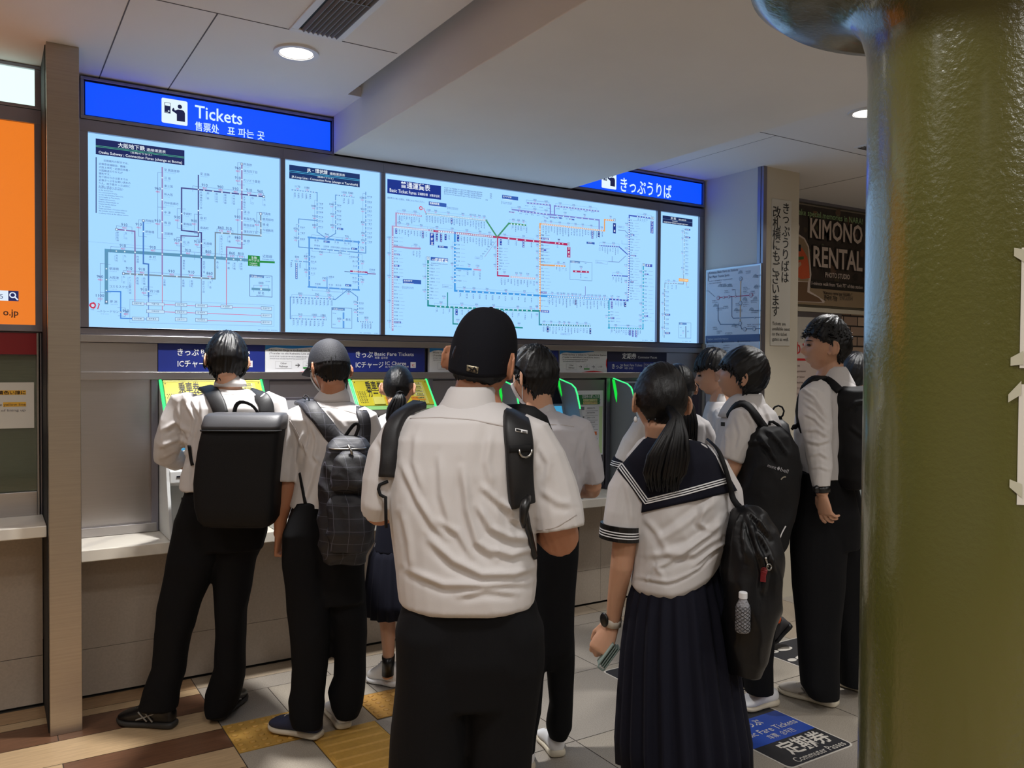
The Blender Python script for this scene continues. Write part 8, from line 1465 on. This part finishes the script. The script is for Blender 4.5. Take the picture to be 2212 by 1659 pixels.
# ---------------------------------------------------------------- 6: girl in sailor uniform with the wallet, in front
P = Person('person in sailor uniform and long navy skirt holding a folded wallet', 2.65, 1450, 1860, GRP)
TR = [(945, 1394, 1470, .058, .02), (958, 1380, 1522, .085, .01), (985, 1354, 1556, .104, 0), (1030, 1352, 1572, .108, 0), (1080, 1362, 1572, .112, 0), (1130, 1370, 1572, .116, 0), (1180, 1371, 1565, .12, 0), (1225, 1370, 1557, .12, 0), (1262, 1367, 1549, .118, 0)]
P.head(1424, 866, .03, yaw=6, pitch=4, roll=-3, size=1.02); P.neck(1424, 945, 30, .02, 42); core(P, TR, .80, .75)
LG = [(1270, 1380, 1458, .10, 0), (1450, 1390, 1456, .085, 0), (1640, 1400, 1450, .065, 0), (1720, 1402, 1446, .058, 0), (1800, 1408, 1440, .045, 0), (1846, 1406, 1440, .05, 0)]; P.rows(P.body, LG, None, 2.1); P.rows(P.body, [(y, a + 88, b + 92, t_, d_ + .03) for y, a, b, t_, d_ in LG], None, 2.1)
P.limb(P.body, [(1358, 1030, 0, 28), (1350, 1110, -.02, 28), (1350, 1172, -.02, 27), (1343, 1222, -.01, 25), (1334, 1275, .02, 21), (1328, 1315, .05, 18), (1325, 1345, .07, 16)])
W = P.p(1322, 1352, .075); hand(P.body, W, P.p(1288, 1418, .065) - W, (-FH * .8 - RH * .35 + ZZ * .35), 1, 1.0, (.75, .80, .95, 1.15), .55, .05)
P.limb(P.body, [(1564, 1040, 0, 26), (1580, 1110, .02, 26), (1582, 1160, .05, 24), (1566, 1165, .16, 19), (1530, 1150, .26, 15)]); hand(P.body, P.p(1526, 1149, .27), -RH + FH * .3, FH, 1, .88); P.finish(.0046)
mb = MB(); P.rows(mb, [(r[0], r[1] - 2, r[2] + 2, r[3] * 1.04) + tuple(r[4:]) for r in TR] + [(1272, 1372, 1542, .11, 0)]); P.limb(mb, [(1390, 1002, 0, 20, 34), (1366, 1020, 0, 34, 42), (1354, 1060, -.01, 40, 44), (1346, 1110, -.02, 42, 46), (1341, 1142, -.02, 41, 45)]); P.limb(mb, [(1520, 982, 0, 18, 34), (1552, 1006, 0, 26, 40), (1574, 1060, .01, 26, 40), (1580, 1110, .02, 28, 42)])
sh = fuse(mb, 'blouse', M_shirt, P.t, .0054, 3, [([(1548, 1078), (1500, 1115), (1450, 1150), (1425, 1165)], 9, .009), ([(1560, 1120), (1530, 1160), (1490, 1185), (1440, 1195)], 9, .010), ([(1400, 1200), (1440, 1195), (1500, 1205), (1550, 1180)], 8, .008), ([(1430, 1240), (1420, 1225), (1470, 1200), (1530, 1165)], 6, .008), ([(1500, 1235), (1540, 1212), (1562, 1205)], 5, .010), ([(1395, 1120), (1420, 1150), (1440, 1190)], 7, .007), ([(1372, 1246), (1440, 1256), (1510, 1244), (1552, 1212)], 4, .007), ([(1352, 1040), (1362, 1090), (1366, 1130)], 6, .005), ([(1520, 1095), (1510, 1130), (1530, 1150)], 6, .008), ([(1395, 1260), (1402, 1240), (1412, 1225)], 3, .004)], .008, 7, (1, 1, .6), 33)
co, _ = arrays(sh.data); w0 = np.array(wloc(P.t)); X_, Y_, _z = to_px(co + w0); co[:, 2] += .078 * np.clip((X_ - 1450) / 110, 0, 1) ** 1.5 * np.clip((Y_ - 1130) / 140, 0, 1); sh.data.vertices.foreach_set('co', co.ravel()); sh.data.update()
for pts, e_, dx, dy in (([(1341, 1132, -.02, 44, 49), (1338, 1164, -.02, 44, 49)], (44.6, 49.6), 0, 0), ([(1577, 1098, .02, 32, 45), (1579, 1126, .02, 32, 45)], (32.6, 45.6), 237.5, -36)):
    mb = MB(); P.limb(mb, pts, None, 28); cf = mb.build('cuff', M_black, sh); mb = MB()
    for q in (1143, 1148.5, 1154): P.limb(mb, [(1340.1 + dx - (q - 1143) * .1, q + dy, pts[0][2]) + e_, (1339.9 + dx - (q - 1143) * .1, q + 2.2 + dy, pts[0][2]) + e_], None, 28)
    mb.build('cuff_stripes', M_white, cf)
skirt(P, [(1196, 1382, 1546, .100), (1252, 1372, 1554, .112), (1300, 1358, 1568, .13), (1400, 1346, 1584, .16), (1500, 1340, 1598, .18), (1590, 1336, 1612, .195), (1648, 1340, 1612, .20)], 24, .016, M_navy_c)
S = Surf(sh); sc = patch_on(S, 'sailor_collar', M_navy_c, sh, (1398, 948), (1532, 958), (1590, 1060), (1388, 1107), P.d, .007, .004, 30, 22)
mb = MB(); TLc = patch_on(S, 'sailor_collar', M_navy_c, sh, (1392, 952), (1412, 944), (1396, 1096), (1336, 1016), P.d, .006, .004, 16, 18)
S2 = Surf(sc, TLc, sh); mb = MB()
for o_ in (0, 5, 10): band_on(S2, mb, [(1336 + o_ * .9, 1000 - o_ * .5 + 8), (1394 + o_ * .55, 1088 - o_), (1480, 1068 - o_ * 1.02), (1573 - o_ * .4, 1042 - o_ * .9), (1548 - o_ * .2, 985), (1534 - o_ * .6, 962)], 2.6, .0012, None, P.d, .0012, 5, soft=0)
mb.build('collar_stripes', M_white, sc)
P.hair(front=.05, side=-.006, back=-.070, vol=.013, jag=.004, freq=20, rough=.0022, tufts=10, tl=.010, seed=35, whorl=(.15, -.95, -.25))
mb = MB(); rg = random.Random(37)
for i in range(110):
    a = rg.uniform(-1, 1); b = rg.uniform(-1, 1); e = rg.uniform(-14, 14); mb.tube([P.p(1446 + a * 5, 884 + b * 5, -.085), P.p(1462 + a * 9, 906 + b * 4, -.118 + b * .012), P.p(1456 + a * 26, 942, -.135 + b * .018), P.p(1444 + a * 42, 985, -.14 + b * .018), P.p(1436 + a * 44, 1022, -.142 + b * .014), P.p(1434 + a * 36 + e * .3, 1050 + e, -.138 + b * .008)], [.006, .0075, .0085, .0085, .006, .0008], None, 6)
mb.build('ponytail', M_hair, P.t, smooth=True); mb = MB(); mb.tube([P.p(1452, 902, -.11), P.p(1461, 908, -.135), P.p(1471, 903, -.11)], .007, None, 8); mb.build('hair_tie', M_bag2, P.t, smooth=True)
mb = MB(); mb.ellipsoid(P.p(1373, 906, -.01), (.006, .006, .010), None, 10, 8); mb.build('earphone', M_white, P.t, smooth=True)
mb = MB(); P.limb(mb, [(1324.5, 1335, .068, 19.5, 19), (1324, 1341, .069, 19.5, 19), (1323, 1350, .072, 19.5, 19)]); wt_ = mb.build('wristwatch', mat('cream_strap', (206, 196, 182), .6), P.t, smooth=True); mb = MB(); mb.loft([[P.p(1308, 1328 + q, .05) - RH * r_ * .4 + v for v in (FH * .018 * r_, ZZ * .022 * r_, FH * -.018 * r_, ZZ * -.022 * r_)] for q, r_ in ((0, 1), )] * 1 + [[P.p(1304, 1338, .055) + v for v in (FH * .020, ZZ * .024, FH * -.020, ZZ * -.024)]]); mb.v = []; mb.f = []; mb.m = []
mb.ellipsoid(P.p(1305, 1339, .058), (.008, .020, .024), None, 16, 10); mb.build('watch_case', M_black, wt_, smooth=True)
for q in (0, 90): shoe(P.t, (lambda v: v - ZZ * v.z)(at(1424 + q, 1860, 2.60)), (lambda v: v - ZZ * v.z)(at(1416 + q, 1820, 2.82)), M_black, M_black, .046, .09)
# folded wallet in her left hand
t = thing('wallet', 'folded mint grey wallet held in the hand of the person in sailor uniform', 'wallet', tuple(P.p(1318, 1412, .03)))
u = (P.p(1298, 1436, .04) - P.p(1330, 1392, .04)).normalized(); v = (-FV + RH * .12 + ZZ * .22); v = (v - u * v.dot(u)).normalized(); w_ = u.cross(v); c = P.p(1314, 1415, .045); Mw = mat('mint_leather', (120, 136, 130), .5)
def leaf(k0, k1, in_=0.0):
    mb = MB(); q = [c + u * (-.042 + in_) + w_ * k0, c + u * (.042 - in_ * .4) + w_ * k0, c + u * (.042 - in_ * .4) + w_ * k1, c + u * (-.042 + in_) + w_ * k1]; mb.prism([p - v * .03 for p in q], v * .05, None); return recalc(mb.build('flap', Mw, t, bevel=.002))
leaf(-.015, -.010); leaf(-.007, -.003, .004); leaf(.000, .004, .006); leaf(.008, .013)
mb = MB(); mb.tube([c + u * .042 + w_ * k - v * -.018 for k in (-.0125,)] + [c + u * .047 + w_ * k - v * -.018 for k in (-.009, 0, .007)] + [c + u * .042 + v * .018 + w_ * .0105], .003, None, 8); mb.build('spine', Mw, t, smooth=True)
# black nylon bag on her right side
t = thing('shoulder_bag', 'large shiny black nylon bag hanging at the right side of the sailor uniform', 'bag', tuple(P.p(1625, 1280, .05)))
mb = MB(); P.rows(mb, [(1092, 1600, 1636, .03, -.1), (1104, 1586, 1654, .06, -.1), (1140, 1578, 1672, .09, -.1), (1190, 1568, 1684, .11, -.1), (1240, 1564, 1686, .12, -.1), (1300, 1562, 1680, .12, -.1), (1360, 1562, 1664, .115, -.1), (1410, 1564, 1650, .10, -.1), (1450, 1570, 1636, .08, -.1)], None, 2.5, 36)
bp_ = fuse(mb, 'main_body', mat('shiny_nylon', (10, 10, 14), .42, spec=.4, bump=.05, bscale=90), t, .0062, 3, [([(1612, 1098), (1640, 1130), (1668, 1160)], 5, .012), ([(1610, 1100), (1625, 1150), (1640, 1200)], 5, .012), ([(1608, 1102), (1606, 1160), (1612, 1210)], 5, .010), ([(1604, 1100), (1590, 1140), (1580, 1190)], 5, .010), ([(1640, 1150), (1660, 1190), (1670, 1230)], 5, .010), ([(1640, 1190), (1655, 1240), (1650, 1280)], 5, .009)], .012, 10, (1, 1, .6), 39)
S = Surf(sh, sc); mb = MB(); band_on(S, mb, [(1540, 966), (1550, 990), (1560, 1018), (1569, 1048), (1576, 1075)], 13, .006, None, P.d, .012, 6, [P.p(1530, 952, .06)], [P.p(1586, 1092, -.11), P.p(1602, 1100, -.07)]); mb.build('strap', M_bag2, t, smooth=True)
S = Surf(bp_); mb = MB(); band_on(S, mb, [(1650, 1204), (1653, 1214), (1656, 1226)], 5.5, .004, None, P.d, .004, 4, soft=0); h, n = S.hit(1656, 1226, P.d); mb.tube([h + n * .008 + RH * .007 * math.cos(a) + ZZ * .009 * math.sin(a) for a in [i * math.pi / 5 for i in range(11)]], .0025, None, 6); mb.build('zip_pull', M_chrome, bp_, smooth=True)
mb = MB(); band_on(S, mb, [(1652, 1226), (1650, 1240), (1649, 1257)], 13, .002, None, P.d, .002, 4, soft=0); mb.build('red_tag', mat('red_ribbon', (120, 24, 30), .6), bp_)
mb = MB(); Q = P.p(1679, 1302, -.02); mb.tube([Q + ZZ * .02, Q, Q - ZZ * .015], .005, None, 8); mb.build('side_zip_pull', M_chrome, bp_, smooth=True)
h, n = S.hit(1608, 1330, P.d); bx_ = h + n * .012; t2 = thing('water_bottle', 'clear water bottle with white cap in the mesh pocket of the black nylon bag', 'bottle', tuple(bx_)); sc_ = P.k
M_bot = mat('bottle_plastic', (150, 150, 156), .25, bump=.9, bscale=160); z0 = bx_.z - .045
mb = MB(); mb.lathe([(.002, 0), (.018, 0), (.022, .004), (.022, .03), (.0205, .035), (.022, .04), (.022, .065), (.020, .078), (.013, .092), (.011, .098), (.011, .102), (.002, .102)], (bx_.x, bx_.y, z0), None, 24); mb.build('bottle_body', M_bot, t2, smooth=True); mb = MB(); mb.lathe([(.002, .100), (.0125, .100), (.0125, .116), (.011, .118), (.002, .118)], (bx_.x, bx_.y, z0), None, 24); mb.build('bottle_cap', M_white, t2)
mb = MB()
for i in range(9):
    for sgn in (1, -1): mb.tube([Vector((bx_.x, bx_.y, z0)) + Vector((math.cos(sgn * (.55 * k) + i * .7) * .0232, math.sin(sgn * (.55 * k) + i * .7) * .0232, .004 + .0085 * k)) for k in range(10)], .0006, None, 4)
mb.build('mesh_pocket', M_bag2, bp_)
